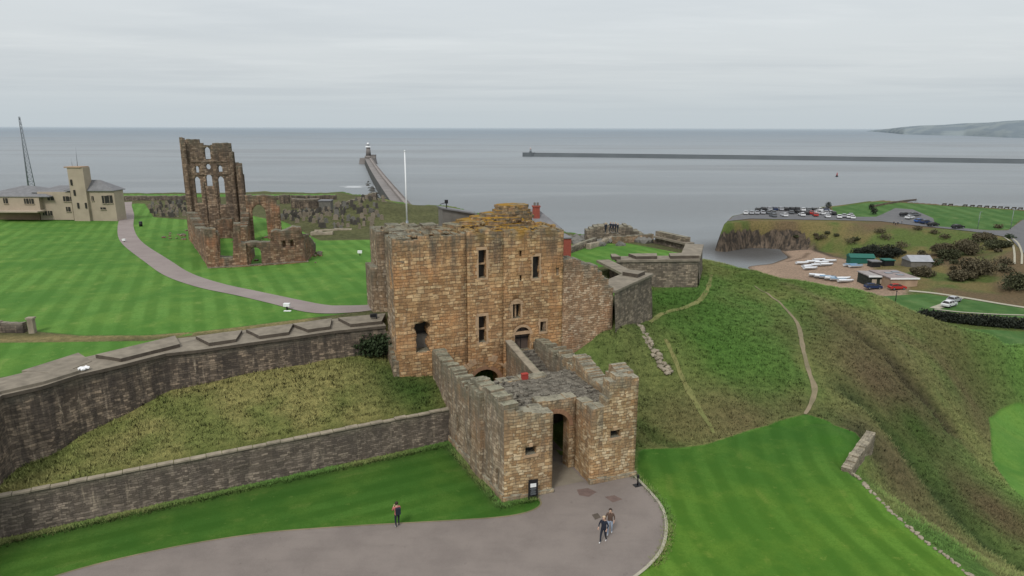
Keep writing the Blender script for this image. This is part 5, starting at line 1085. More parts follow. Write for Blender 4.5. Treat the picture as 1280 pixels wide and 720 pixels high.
for i, (p, px) in enumerate(spots):
    k = rr.choice((0, 0, 1, 1, 2)); c = rr.choice((0, 0, 1, 1, 2)); where = 'left of the priory gable' if px < 240 else 'between the priory and the grass mound'
    o = gm[k]; 
    if o.get('used'): o = o.copy(); COL.objects.link(o)
    o['used'] = 1
    o.location = p; o.rotation_euler = (rr.uniform(-.12, .12), rr.uniform(-.08, .08), rr.uniform(-.35, .35)+.1); s = rr.uniform(.5, .98); o.scale = (s*rr.uniform(.9, 1.3), 1, s)
    o.material_slots[0].link = 'OBJECT'; o.material_slots[0].material = M[('grave1', 'grave2', 'grave3')[c]]
    lab = '%s weathered %s standing in the graveyard %s' % (GT[c], ('round-topped headstone', 'square-shouldered headstone', 'grave cross')[k], where)
    tag(o, lab, 'headstone', '%s %s %s' % (GT[c], ('round headstones', 'square headstones', 'grave crosses')[k], where))
for o in gm: del o['used']
for o in list(COL.objects):
    if 'used' in o.keys(): del o['used']

# walls and mound at the back of the headland
def simple_wall(name, a, b, h, th, mat, label, amp=.08, cat='wall', base=-.6, seed=1, prof=None):
    a = Vector((a[0], a[1], 0)); b = Vector((b[0], b[1], 0)); d = b-a; n = Vector((d.y, -d.x, 0)).normalized(); za, zb = zg(a.x, a.y), zg(b.x, b.y); mb = MB()
    panel(mb, a, d, n, (za+base-.6, zb+base-.6), rag(prof and [(s*d.length, za+(zb-za)*s+hh_) for s, hh_ in prof] or [(0, za+h), (d.length, zb+h)], .8, amp, seed), [], th, .9, .04, seed); return tag(mb.build(name, mat), label, cat)
simple_wall('boundary_wall', P(150, 250, 6.4), P(238, 249.5, 6.4), 1.2, .6, M['ret'], 'dark low boundary wall behind the left graveyard', .12, seed=3)
simple_wall('boundary_wall', P(350, 254.5, 6.5), P(362, 254.5, 6.5), 2.2, .8, M['dark'], 'short dark wall stub right of the priory arch wall', .12, seed=4)
simple_wall('battery_wall', P(364, 259, 6.8), P(398, 259.5, 6.8), 2.2, 1.5, M['dark'], 'dark stone battery wall at the back of the graveyard', .1, seed=5)
simple_wall('boundary_wall', P(345, 249.5, 6.4), P(420, 250, 6.4), 1.1, .8, M['dark'], 'long dark wall along the cliff edge behind the graveyard', .1, seed=6)
simple_wall('mound_wall', P(424, 269, 7), P(471, 270, 7), 1.9, 1., M['ret'], 'grey curved wall at the foot of the grass mound', .08, seed=7)
simple_wall('low_ruin_wall', P(388, 293.5, 7.1), P(416, 293, 7.1), .55, .9, M['copinglight'], 'low pale foundation wall in the lawn right of the priory', .12, seed=8)
simple_wall('low_ruin_wall', P(393, 290, 7.1), P(440, 289, 7.1), .3, .5, M['copinglight'], 'thin pale line of foundation stones behind the low wall', .08, seed=9)
hb = P(408, 262, 6.8); e = empty('battery_store', hb, .02, label='small flat grey stone store with pale flat roof behind the graveyard', cat='store building'); b_ = MB(); b_.box(hb+Vector((0, 0, -.5)), (2.6*1.0, 2.4, 2.5), .02); b_.build('wall', M['grave3'], e); b_ = MB(); b_.box(hb+Vector((0, 0, 2.0)), (2.9, 2.7, .2), .02); b_.build('roof', M['slate'], e)
simple_wall('terrace_wall', P(712, 318, 8), P(746, 306, 8), .9, .6, M['bast'], 'low grey wall beside the green behind the wing wall', .08, seed=10)
simple_wall('terrace_wall', P(737, 313, 8), P(768, 303.5, 8), .7, .6, M['copinglight'], 'thin pale wall edging the green behind the keep', .08, seed=11)
simple_wall('terrace_wall', P(767, 305, 8.2), P(817, 301, 8.3), 1.0, .7, M['wing'], 'tan stone wall closing the far side of the green', .05, seed=12)
# rough bank and gun mounting behind the green, seen over the wing wall
b_ = MB(); rr = random.Random(8)
for k in range(46):
    px = rr.uniform(712, 815); py = rr.uniform(287, 301)*1.; py = max(py, 288+abs(px-775)*.08); p = P(px, py, 9.); b_.rock(Vector((p.x, p.y, 7.6+rr.uniform(0, .9))), rr.uniform(.6, 1.4), seed=k)
tag(b_.build('rock_bank', M['grave3']), 'rough dark rocky bank with old masonry at the cliff edge behind the green', 'rocks', kind='stuff')
b_ = MB(); c = P(757, 300, 8.4); panel(b_, c+Vector((-3, 0, 0)), (1, .1), (0, -1), (6.5, 6.5), rag([(0, 9.6), (2, 10.6), (6, 10.5), (9, 9.2)], .8, .2, 14), [], 2.5, .7, .05, 14); tag(b_.build('gun_emplacement', M['bast']), 'dark stone gun emplacement with people on top behind the green', 'emplacement')
gn = empty('sea_gun', P(740, 299, 8.2), label='dark old gun barrel on the terrace left of the emplacement', cat='cannon'); c = P(740, 299, 8.2); b_ = MB(); b_.tube(c+Vector((-.9, 0, 1.)), c+Vector((1.2, .6, 1.3)), .28, .18, 10); b_.build('barrel', M['black'], gn); b_ = MB(); b_.box(c, (1.2, .8, .9), .3, taper=.7); b_.build('carriage', M['black'], gn)

# red brick house behind the keep
hp0 = D(697, 300, 84); rb_ = Vector((hp0.x-3.3, 86, 7.45)); th_ = empty('brick_house', rb_, .12, label='red brick house with slate hip roof and red chimney behind the keep', cat='house')
def loc_box(mb, root, c, size, mi=0, taper=1.): 
    r = MW[root.name]; p = r @ Vector(c); mb.box(p, size, root.rotation_euler[2], mi, taper)
b_ = MB(); loc_box(b_, th_, (0, 0, -1), (6.6, 6, 6.1)); b_.build('wall', M['brick'], th_)
def hip(root, cx, cy, wx, wy, z0, z1, ridge, mat, name='roof', over=.15, th=.12):
    r = MW[root.name]; a, b = wx/2+over, wy/2+over; q = [(cx-a, cy-b, z0), (cx+a, cy-b, z0), (cx+a, cy+b, z0), (cx-a, cy+b, z0)]; r0, r1 = (cx-ridge/2, cy, z1), (cx+ridge/2, cy, z1); mb = MB()
    for f in ([q[0], q[1], r1, r0], [q[1], q[2], r1], [q[2], q[3], r0, r1], [q[3], q[0], r0]): mb.face([tuple(r @ Vector(p)) for p in f])
    for i in range(4): a_, b2 = q[i], q[(i+1) % 4]; mb.face([tuple(r @ Vector(p)) for p in (a_, b2, (b2[0], b2[1], b2[2]-th), (a_[0], a_[1], a_[2]-th))])
    return mb.build(name, mat, root)
ro = hip(th_, 0, 0, 6.6, 6, 5.2, 7.3, 1.6, M['slate'])
b_ = MB(); loc_box(b_, th_, (.4, -1.2, 5.4), (.85, .7, 2.3)); loc_box(b_, th_, (.4, -1.2, 7.7), (1.0, .85, .18)); c_o = b_.build('chimney', M['brick'], th_); b_ = MB()
for dx in (-.2, .2): loc_box(b_, th_, (.4+dx, -1.2, 7.88), (.25, .25, .4))
c2 = b_.build('chimney_pot', M['lead'], th_); c2.parent = c_o
for dx in (1.5,): b_ = MB(); loc_box(b_, th_, (dx, -3.02, 3.4), (.9, .06, 1.2)); b_.build('window', M['glassdark'], th_)
lp = P(708, 318, 8); an = empty('brick_annexe', D(703, 316, 80), .2, label='low red brick annexe to the right of the brick house', cat='outbuilding'); b_ = MB(); loc_box(b_, an, (0, 0, -3), (1.3, 3, 5.0)); b_.build('wall', M['brick'], an); b_ = MB(); loc_box(b_, an, (0, 0, 2.0), (1.5, 3.2, .12)); b_.build('roof', M['slate'], an)

# ------------------------------------------------------------------ COASTGUARD STATION
cgY = 131.
def X_at(px, Y=cgY): return D(px, 240, Y).x
def Z_at(py, px=80, Y=cgY): return D(px, py, Y).z
cgp = Vector((X_at(75), cgY+4, 6.6)); cg = empty('coastguard_station', cgp, 0, label='cream coastguard station with square tower and grey hipped roofs at far left', cat='building')
def blk(name, px0, px1, py0, py1, Y0, dep, mat, root=cg):
    mb = MB(); x0, x1 = X_at(px0, Y0), X_at(px1, Y0); z0, z1 = Z_at(py1, (px0+px1)/2, Y0)-.6, Z_at(py0, (px0+px1)/2, Y0); mb.box(Vector(((x0+x1)/2, Y0+dep/2, z0)), (x1-x0, dep, z1-z0)); return mb.build(name, mat, root)
def win(px, py, w, h, Y0, frame=True):
    x, z = X_at(px, Y0), Z_at(py, px, Y0); mb = MB(); mb.box(Vector((x, Y0-.02, z-h/2)), (w, .1, h)); o = mb.build('window', M['glassdark'], cg)
    if frame: f = MB(); f.box(Vector((x, Y0-.05, z-h/2-.12)), (w+.2, .16, .1)); f.box(Vector((x, Y0-.05, z-h/2)), (.06, .12, h)); s = f.build('frame', M['render'], cg); s.parent = o
blk('tower', 88, 107.5, 209.5, 273, cgY-.6, 2.2, M['render']); mb = MB(); x = (X_at(87)+X_at(110))/2; x -= .1; mb.box(Vector((x, cgY-.6+1.1, Z_at(209.5)-.0)), (X_at(108.3)-X_at(87.2), 2.5, .22)); mb.build('tower_cap', M['renderb'], cg)
blk('main_block', 107.5, 142, 238, 272.5, cgY, 3.2, M['render']); blk('middle_wing', 46, 87.5, 240, 271, cgY, 8, M['render']); blk('left_wing', -30, 47, 245, 262.5, cgY-1, 9, M['render']); blk('basement', -30, 45, 262.5, 276, cgY+.6, 7, M['renderb'])
for px, py, w, h in ((129.5, 249.5, 1.0, 1.5), (136, 249, 1.0, 1.5), (126, 260.5, 1., .4), (81, 248.5, 1., 1.0), (87.3-.8, 248.7, .5, .9), (82, 261.5, .8, .9), (52, 266.5, .8, .9), (58.5, 266.5, .8, .9), (62, 248.5, 1.2, .6), (49.5, 250.5, .5, .9), (114.5, 248, .4, .9)): win(px, py, w, h, cgY-.05)
for px, py in ((31, 251.5), (37.5, 251.5), (5, 251)): win(px, py, .8, 1.0, cgY-1.05)
for px, py in ((91, 228), (93, 241), (95.3, 257), (109.3-1, 257)): win(min(px, 105), py, .35, 1.1, cgY-.66, False)
hip(cg, X_at(112)-cgp.x, -2.2, 9.4, 3.9, Z_at(238)-cgp.z, Z_at(225.5)-cgp.z, 2.6, M['slate']); hip(cg, X_at(70)-cgp.x, .2, 9.5, 8, Z_at(240.5)-cgp.z, Z_at(234)-cgp.z, 4, M['slate']); hip(cg, X_at(20)-cgp.x, -.5, 14, 9, Z_at(245)-cgp.z, Z_at(234)-cgp.z, 2, M['slate'])
mb = MB(); mb.box(Vector((X_at(28), cgY-2.2, Z_at(262.5)-.1)), (9.5, 2.6, .22)); mb.build('balcony', M['render'], cg)
mb = MB(); c = Vector((X_at(97.5), cgY+1, Z_at(209.5))); mb.tube(c, D(94.5, 184, cgY+1), .06, .02, 6); mb.tube(c+Vector((-1, 0, 0)), c+Vector((-1.05, 0, 1.7)), .04, .02, 6); tag(mb.build('whip_aerial', M['steel']), 'thin whip aerials on top of the coastguard tower', 'aerial')
# lattice mast
mB2, mT = D(43, 262, 150), D(28.5, 146, 150); mB2.z = 7; ms = empty('lattice_mast', mB2, label='slender grey lattice radio mast behind the coastguard station', cat='mast'); Hm = mT.z-7; mb = MB(); cor = [Vector((math.cos(a), math.sin(a), 0)) for a in (.5, 2.6, 4.7)]; wz = lambda t: .85*(1-t)+.16
for c in cor: mb.tube(mB2+c*wz(0), mB2+c*wz(1)+Vector((0, 0, Hm)), .1, .06, 5)
mb.build('mast_leg', M['steel'], ms); mb = MB(); nseg = 20
for k in range(nseg):
    t0, t1 = k/nseg, (k+1)/nseg
    for i in range(3): mb.tube(mB2+cor[i]*wz(t0)+Vector((0, 0, Hm*t0)), mB2+cor[(i+1) % 3]*wz(t1)+Vector((0, 0, Hm*t1)), .045, n=4); mb.tube(mB2+cor[i]*wz(t1)+Vector((0, 0, Hm*t1)), mB2+cor[(i+1) % 3]*wz(t1)+Vector((0, 0, Hm*t1)), .04, n=4)
mb.build('bracing', M['steel'], ms)

# ------------------------------------------------------------------ SEA, PIERS, FAR COAST
def seamat():
    m, nt, b = newmat('sea_water'); n = N(nt); pos = n('NewGeometry').outputs['Position']; sx = n('SeparateXYZ', {0: pos})
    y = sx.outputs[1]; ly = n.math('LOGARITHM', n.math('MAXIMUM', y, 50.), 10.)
    c = n.mix(n.ramp(ly, 2.6, 3.15), (.175, .192, .20), (.215, .24, .255)); c = n.mix(n.ramp(ly, 3.05, 3.9), c, (.135, .182, .225)); c = n.mix(n.ramp(ly, 3.75, 4.5), c, (.20, .265, .315)); c = n.mix(n.ramp(ly, 4.1, 4.8), c, (.30, .36, .40))  # distance haze painted in: farthest water turns paler and bluer
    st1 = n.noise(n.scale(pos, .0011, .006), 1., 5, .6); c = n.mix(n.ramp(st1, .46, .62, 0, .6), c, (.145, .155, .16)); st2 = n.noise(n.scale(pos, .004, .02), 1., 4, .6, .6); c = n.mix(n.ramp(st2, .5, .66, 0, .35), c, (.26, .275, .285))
    dd = n('VectorMath', {0: n.scale(pos, .034, .034, 0), 1: (96*.034, 268*.034, 0)}, operation='DISTANCE').outputs['Value']; c = n.mix(n.ramp(n.math('ADD', dd, n.math('MULTIPLY', n.noise(pos, .03, 4), .5)), .5, 1.5, .95, 0), c, (.075, .072, .068))  # cliff reflection painted as a dark patch on the cove water
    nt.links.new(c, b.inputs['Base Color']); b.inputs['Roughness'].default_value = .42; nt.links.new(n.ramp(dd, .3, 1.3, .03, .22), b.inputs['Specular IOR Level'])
    w = n.noise(n.scale(pos, .35, .8), 1., 5, .65); bp = n('Bump', {'Height': w, 'Strength': .55, 'Distance': 1.1}); nt.links.new(bp.outputs[0], b.inputs['Normal']); return m
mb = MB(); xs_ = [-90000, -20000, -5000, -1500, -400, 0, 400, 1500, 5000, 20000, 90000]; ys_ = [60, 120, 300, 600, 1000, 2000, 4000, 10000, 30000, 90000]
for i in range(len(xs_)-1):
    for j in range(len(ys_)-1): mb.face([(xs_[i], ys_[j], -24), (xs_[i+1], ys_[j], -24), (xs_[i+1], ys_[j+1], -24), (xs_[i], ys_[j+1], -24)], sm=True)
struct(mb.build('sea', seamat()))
# north pier
pN, pF = P(511, 268, -17), P(460, 198.3, -17); pd = (pF-pN); pd.z = 0; pl = pd.length; pd.normalize(); pn = Vector((-pd.y, pd.x, 0)); pN = pN-pd*30; pl += 30
np_ = empty('north_pier', Vector((pN.x, pN.y, -24)), label='long stone pier running out to the white topped lighthouse', cat='pier')
def bend(s): return pN+pd*s+pn*(1.5*math.sin(math.pi*s/pl))
def pierbox(mb, a0, a1, z0, z1, s0=0, s1=None, n=26, taper=0.):
    s1 = pl if s1 is None else s1
    for k in range(n):
        sa, sb = s0+(s1-s0)*k/n, s0+(s1-s0)*(k+1)/n; A_, B_ = bend(sa), bend(sb); mb.prism([A_+pn*(a0-taper), B_+pn*(a0-taper), B_+pn*(a1+taper), A_+pn*(a1+taper)], z0, z1, top=[A_+pn*a0, B_+pn*a0, B_+pn*a1, A_+pn*a1])
mb = MB(); pierbox(mb, -4, 4.2, -26, -17.2, taper=1.2); mb.build('pier_base', M['graniteD'], np_)
mb = MB(); pierbox(mb, -1.6, 4.1, -17.2, -17.0); mb.build('lower_deck', M['granite'], np_)
mb = MB(); pierbox(mb, -4, -1.7, -17.2, -15.6); mb.build('upper_walk', plain('pier_walk', (.235, .21, .195), .9, var=.2, sc=.1), np_)
mb = MB(); pierbox(mb, -4.2, -3.8, -15.6, -14.7); mb.build('parapet', M['granite'], np_)
mb = MB(); pc = bend(pl); 
mb.prism([pc+Vector((13*math.cos(a), 13*math.sin(a), 0)) for a in [2*math.pi*k/20 for k in range(20)]], -26, -16, top=[pc+Vector((11*math.cos(a), 11*math.sin(a), 0)) for a in [2*math.pi*k/20 for k in range(20)]]); mb.build('pier_head', M['granite'], np_)
mb = MB(); rr = random.Random(2)
for k in range(170):
    s = rr.uniform(5, pl*.55)*rr.random()**.4; mb.rock(bend(s)+pn*(6.5+rr.uniform(0, 5))+Vector((0, 0, -24.4-(-17)*0-0)) + Vector((0, 0, 17-17.)), rr.uniform(1., 2.4), seed=k+300)
for i, v in enumerate(mb.v): mb.v[i] = (v[0], v[1], v[2]+(17 if v[2] < -35 else 0))
tag(mb.build('armour_rocks', M['graniteD']), 'dark armour rocks heaped along the left side of the north pier', 'rocks', kind='stuff')
lh = empty('lighthouse', Vector((pc.x, pc.y+2, -16)), label='tapered grey lighthouse with white gallery and lantern on the north pier head', cat='lighthouse'); lc = Vector((pc.x+.5, pc.y+2, -16)); mb = MB()
mb.tube(lc, lc+Vector((0, 0, 3)), 5.6, 4.8, 20); mb.tube(lc+Vector((0, 0, 3)), lc+Vector((0, 0, 14)), 3.6, 2.6, 20); mb.build('tower', M['granite'], lh)
mb = MB(); mb.tube(lc+Vector((0, 0, 14)), lc+Vector((0, 0, 15)), 3.9, 3.9, 20); mb.tube(lc+Vector((0, 0, 15)), lc+Vector((0, 0, 16.2)), 3.3, 3.3, 20, caps=False); mb.build('gallery', M['whitep'], lh)
mb = MB(); mb.tube(lc+Vector((0, 0, 15)), lc+Vector((0, 0, 18)), 2.0, 2.0, 16); mb.build('lantern', M['steel'], lh); mb = MB(); mb.tube(lc+Vector((0, 0, 18)), lc+Vector((0, 0, 20.5)), 2.6, .5, 16); mb.build('dome', M['whitep'], lh)
ph = empty('pier_house', Vector((pc.x+8, pc.y, -16)), label='small stone house on the pier head beside the lighthouse', cat='hut'); mb = MB(); mb.box(Vector((pc.x+8, pc.y, -16)), (6, 5, 4)); mb.build('wall', M['granite'], ph); mb = MB(); mb.box(Vector((pc.x+8, pc.y, -12)), (6.6, 5.6, .5)); mb.build('roof', M['slate'], ph)
# surf: broken foam patches at the pier and below the cliffs
def foam(name, c, w, d, n, seed, label):
    r_ = random.Random(seed); mb = MB()
    for k in range(n):
        x, y = c.x+r_.gauss(0, w/3), c.y+r_.gauss(0, d/3); a = r_.uniform(1., 3.5)*w/28; m_ = 9; ph_ = r_.random()*6
        mb.face([(x+a*2.4*math.cos(t)*(.7+.5*r_.random()), y+a*2.2*math.sin(t)*(.7+.5*r_.random()), -23.93+.002*k) for t in [2*math.pi*i/m_ for i in range(m_)]])
    tag(mb.build(name, plain('foam', (.42, .44, .45), .8, var=.1)), label, 'foam', kind='stuff')
foam('sea_foam', P(441, 233.5, -24), 15, 12, 26, 1, 'white breaking water off the headland left of the pier')
foam('sea_foam', P(472, 232, -24), 7, 40, 30, 2, 'white surf washing the left side of the pier')
# south pier
s0, s1 = P(661, 195.6, -24), P(1330, 205.2, -24); mid = (s0+s1)/2+Vector((0, 26, 0))
def spt(t): return s0*(1-t)**2+mid*2*t*(1-t)+s1*t*t
sp = empty('south_pier', s0, label='long low grey pier crossing the sea on the right horizon', cat='pier'); mb = MB(); mb2 = MB()
for k in range(30):
    a, b = spt(k/30), spt((k+1)/30); d = (b-a).normalized(); n_ = Vector((-d.y, d.x, 0)); mb.prism([a-n_*5, b-n_*5, b+n_*5, a+n_*5], -26, -18.8, top=[a-n_*3.5, b-n_*3.5, b+n_*3.5, a+n_*3.5]); mb2.prism([a+n_*1.4, b+n_*1.4, b+n_*3.3, a+n_*3.3], -18.8, -17.6)
mb.build('pier_body', M['pierS'], sp); mb2.build('parapet', M['pierS'], sp); mb = MB(); mb.prism([s0+Vector((11*math.cos(a), 9*math.sin(a), 0)) for a in [2*math.pi*k/16 for k in range(16)]], -26, -17.2); mb.build('pier_head', M['pierS'], sp)
sl = empty('pier_light', s0+Vector((3, 0, 6.8)), label='small white light tower at the tip of the long south pier', cat='lighthouse'); c = s0+Vector((3, 0, 6.8)); mb = MB(); mb.tube(c, c+Vector((0, 0, 5.5)), 2.2, 1.3, 10); mb.build('tower', M['steel'], sl); mb = MB(); mb.tube(c+Vector((0, 0, 5.5)), c+Vector((0, 0, 8.5)), 1.7, .5, 10); mb.build('lantern', plain('red_lantern', (.5, .4, .38), .5), sl)
bu = P(1046, 221, -24); be = empty('navigation_buoy', bu, label='lone dark navigation buoy floating in the harbour mouth', cat='buoy'); mb = MB(); mb.tube(bu, bu+Vector((0, 0, 1.2)), 1.3, 1.2, 12); mb.build('float', M['black'], be); mb = MB(); mb.tube(bu+Vector((0, 0, 1.2)), bu+Vector((0, 0, 4.4)), .8, .25, 8); mb.build('tower', M['redp'], be)
# distant coast
fm_, nt, bb = newmat('distant_coast'); n = N(nt); pos = n('NewGeometry').outputs['Position']; nt.links.new(n.mix(n.ramp(n.noise(n.scale(pos, .002, .002, .02), 1., 5, .6), .4, .6), (.155, .19, .215), (.21, .245, .255)), bb.inputs['Base Color']); bb.inputs['Roughness'].default_value = 1  # distance haze mixed into the blue-grey hill colours
mb = MB(); top = [(1083, 164.0), (1092, 162.6), (1110, 161), (1130, 158.6), (1150, 157), (1180, 156), (1205, 154), (1235, 153.2), (1260, 151), (1290, 149.6), (1340, 147), (1440, 146)]; bot = [(1083, 164.2), (1092, 164.6), (1110, 166), (1130, 168), (1150, 168.5), (1180, 169.4), (1205, 169.6), (1235, 171), (1260, 172), (1290, 172.8), (1340, 174), (1440, 176)]
def ip(t, l): 
    i = min(int(t), len(l)-2); f = t-i; return l[i][0]+(l[i+1][0]-l[i][0])*f, l[i][1]+(l[i+1][1]-l[i][1])*f
rows = []
for k in range(89):
    t = k/88*(len(top)-1); bx, by = ip(t, bot); tx, ty = ip(t, top); B_ = P(bx, by, -24); r_ = []
    Yt = B_.y+700; T_ = D(tx, ty, Yt)
    for j in range(9): f = j/8; q = B_.lerp(T_, f); q.z = -24+(T_.z+24)*(f**.6)+ (noise.noise(Vector((k*.3, j*.7, 0)))*5*(f*(1-f)*4)); r_.append(tuple(q))
    r_.append((T_.x*1.3, T_.y*1.3, -30)); rows.append(r_)
for a, b in zip(rows, rows[1:]):
    for j in range(9): mb.face([a[j], b[j], b[j+1], a[j+1]], sm=True)
struct(mb.build('distant_hills', fm_))

# ------------------------------------------------------------------ FOLIAGE
def leafball(mb, c, r, n, leaf, seed, flat=1.):
    rr = random.Random(seed)
    for k in range(n):
        d = Vector((rr.gauss(0, 1), rr.gauss(0, 1), rr.gauss(0, 1))).normalized(); q = d*(rr.random()**.45); lump = 1+.35*noise.noise(d*2.2+Vector((seed, 0, 0))); p = Vector(c)+Vector((q.x*r[0]*lump, q.y*r[1]*lump, q.z*r[2]*lump))
        if p.z < c[2]-r[2]*.75: continue
        a = Vector((rr.gauss(0, 1), rr.gauss(0, 1), rr.gauss(0, 1))).normalized(); b = a.orthogonal().normalized(); e = a.cross(b); s = leaf*rr.uniform(.6, 1.3); mb.face([tuple(p-b*s), tuple(p+e*s*.7), tuple(p+b*s), tuple(p-e*s*.7)])
def shrub(name, base, size, n, leaf, mat, label, cat='shrub', seed=1, group=None, clumps=4):
    e = empty(name, base, label=label, cat=cat); 
    if group: e['group'] = group
    rr = random.Random(seed); mb = MB(); tk_ = MB()
    for k in range(clumps):
        o_ = Vector((rr.uniform(-.5, .5)*size[0], rr.uniform(-.5, .5)*size[1], size[2]*rr.uniform(.35, .62))) if k else Vector((0, 0, size[2]*.5)); sc = rr.uniform(.45, .75) if k else .8
        leafball(mb, base+o_, (size[0]*sc*.7, size[1]*sc*.7, size[2]*.5*sc/.75), n//clumps, leaf, seed*31+k); tk_.tube(base-Vector((0, 0, .3)), base+o_, .05*size[2]/2, .02, 5)
    mb.build('crown', mat, e, weld=False); tk_.build('trunk', M['bark'], e)
shrub('ivy_bush', P(466, 452, 5.2)+Vector((0, 1.2, 0)), (3.2, 1.8, 2.1), 5200, .13, M['leafdark'], 'dark green bush in the corner between curtain wall and keep', 'bush', 2, clumps=5)
shrub('wall_ivy', L(11.4, 13.9, 3.3), (1.3, 1., 1.7), 1200, .1, M['leafgreen'], 'small green bush at the foot of the keep beside the wing wall', 'bush', 3)
for i, (px, py, sx, sz, mt, lb) in enumerate([(1098, 322, 13, 8, 'leafblack', 'large dark tree on the slope behind the green shed'), (1080, 320, 8, 5.5, 'leafblack', 'smaller dark tree touching the left of the big dark tree'), (1176, 318, 9, 6, 'leafbrown', 'brown bare thicket above the grey roofed building'), (1190, 325, 8, 6, 'leafolive', 'dull green thicket right of the grey roofed building'), (1213, 318, 12, 8, 'leafbrown', 'wide brown thicket in the middle of the slope'), (1222, 345, 12, 9, 'leafbrown', 'tall brown thicket low on the slope below the wide one'), (1245, 310, 9, 4.5, 'leafolive', 'olive thicket at the top of the slope near the road'), (1270, 362, 11, 7, 'leafolive', 'green rounded thicket at the right edge of the picture'), (1198, 350, 9, 5, 'leafbrown', 'low brown scrub patch above the valley road'), (1230, 300, 8, 4, 'leafbrown', 'small brown scrub patch near the cliff-top road'), (1150, 345, 7, 4.5, 'leafbrown', 'scrub patch right behind the flat roofed clubhouse')]):
    p = hvp(px, py); shrub('thicket' if i > 1 else 'tree', p, (sx*.62, sx*.5, sz*.66), 3600, .3, M[mt], lb, 'tree' if i < 2 else 'thicket', 40+i, clumps=9)
rr = random.Random(77)
for i in range(46):   # small gorse clumps on the haven slope
    px, py = rr.uniform(990, 1262), rr.uniform(283, 345)
    if py > 300+max(0, px-1040)*.2+12 : py -= 18
    p = hvp(px, py)
    if p.z < -19.5: continue
    mb = MB(); s = rr.uniform(.8, 2.); leafball(mb, p+Vector((0, 0, s*.4)), (s*1.3, s*1.3, s*.7), 220, .28, i+5); tag(mb.build('gorse_bush', M[rr.choice(('leafbrown', 'leafolive', 'leafolive', 'leafbrown', 'leafdark'))], weld=False), 'low gorse clump on the rough slope of the far headland', 'bush', 'gorse clumps on the headland slope')
# hedge in the valley
hd_ = [Hv(*p) for p in [(1150, 399), (1180, 402), (1215, 406), (1250, 409), (1290, 412)]]; mb = MB()
for k in range(60): t = k/60*4; i = int(t); p = hd_[i].lerp(hd_[i+1], t-i); leafball(mb, p+Vector((0, 0, 1.1)), (1.2, 1.3, 1.5), 130, .25, k)
tag(mb.build('hedge', M['leafblack'], weld=False), 'long dark hedge crossing the green in the valley', 'hedge')

# ------------------------------------------------------------------ VEHICLES
def paint_mat(name, c): 
    m = plain(name, c, .3, var=.03); return m
CC = {'white': (.62, .63, .64), 'silver': (.36, .37, .39), 'black': (.02, .021, .024), 'red': (.38, .035, .03), 'blue': (.03, .09, .28), 'grey': (.12, .13, .14), 'dark blue': (.02, .035, .09)}
CM = {k: paint_mat('car_'+k.replace(' ', '_'), v) for k, v in CC.items()}
def make_car():
    r = empty('parked_car', Vector((0, 0, 0)))
    prof = [(-2.15, .35), (-2.2, .75), (-2.05, .95), (-1.25, 1.0), (1.35, .98), (2.0, .9), (2.2, .7), (2.2, .35)]; mb = MB()
    def ext(mb, prof, w, mi=0, inset=0.): 
        a = [(x, -w, z) for x, z in prof]; b = [(x, w, z) for x, z in prof]; n = len(prof); mb.face(a, mi=mi); mb.face(b[::-1], mi=mi)
        for i in range(n): mb.face([a[i], a[(i+1) % n], b[(i+1) % n], b[i]], mi=mi)
    ext(mb, prof, .88)
    rp = [(-1.55, 1.44), (-.3, 1.5), (.45, 1.42)]; a = [(x, -.6, z) for x, z in rp]; b = [(x, .6, z) for x, z in rp]; mb.face([a[0], a[1], b[1], b[0]]); mb.face([a[1], a[2], b[2], b[1]])
    for sx, tx in ((-2.0, -1.55), (1.15, .45), (-.35, -.32)):
        for sy in (-1, 1): mb.tube((sx, sy*.8, .98), (tx, sy*.6, 1.44), .045, n=4)
    mb.build('body', CM['white'], r)
    g = MB(); lo = [(-1.95, .78), (1.1, .78)]; hi = [(-1.52, .585), (.42, .585)]
    q0 = [(-1.95, -.78, .99), (1.1, -.78, .99), (1.1, .78, .99), (-1.95, .78, .99)]; q1 = [(-1.52, -.585, 1.43), (.42, -.585, 1.41), (.42, .585, 1.41), (-1.52, .585, 1.43)]
    for i in range(4): g.face([q0[i], q0[(i+1) % 4], q1[(i+1) % 4], q1[i]])
    g.build('window', M['glassdark'], r)
    for sx in (-1.35, 1.35):
        for sy in (-1, 1):
            w = MB(); w.tube((sx, sy*.72, .33), (sx, sy*.92, .33), .33, .33, 12); wo = w.build('wheel', M['tyre'], r); h = MB(); h.tube((sx, sy*.9, .33), (sx, sy*.935, .33), .2, .2, 8); ho_ = h.build('rim', M['steel'], r); ho_.parent = wo
    for sy in (-1, 1): h = MB(); h.box((2.19, sy*.62, .62), (.06, .35, .16)); h.build('headlight', M['whitep'], r)
    return r
car0 = make_car(); first = [True]
cars = []
for x in range(940, 1032, 7): cars.append((x, 264.2-(.9 if 950 < x < 1000 else 0)+.0, random.choice(['black', 'grey', 'black', 'dark blue', 'silver', 'white' if x > 990 else 'black']), 1.5, 'in the rear row of the cliff-top car park'))
for x in (932, 939, 946, 953, 960, 967): cars.append((x, 268.3-(x-932)*.02, random.choice(['silver', 'white', 'silver', 'grey', 'white']), 1.35, 'at the left end of the cliff-top car park'))
for x, y, c in ((980, 271, 'white'), (966, 271.5, 'grey'), (1002, 270.5, 'white'), (1008, 268.5, 'black'), (996, 267.2, 'black'), (989, 267.5, 'grey'), (1014, 268.2, 'red'), (1019, 270.7, 'red'), (1021, 267, 'white'), (1026, 268.5, 'white'), (1034, 272.3, 'white'), (1032, 267.5, 'silver'), (1037, 267.8, 'silver'), (1042, 268.8, 'black')): cars.append((x, y, c, random.uniform(1.2, 1.8), 'in the middle of the cliff-top car park'))
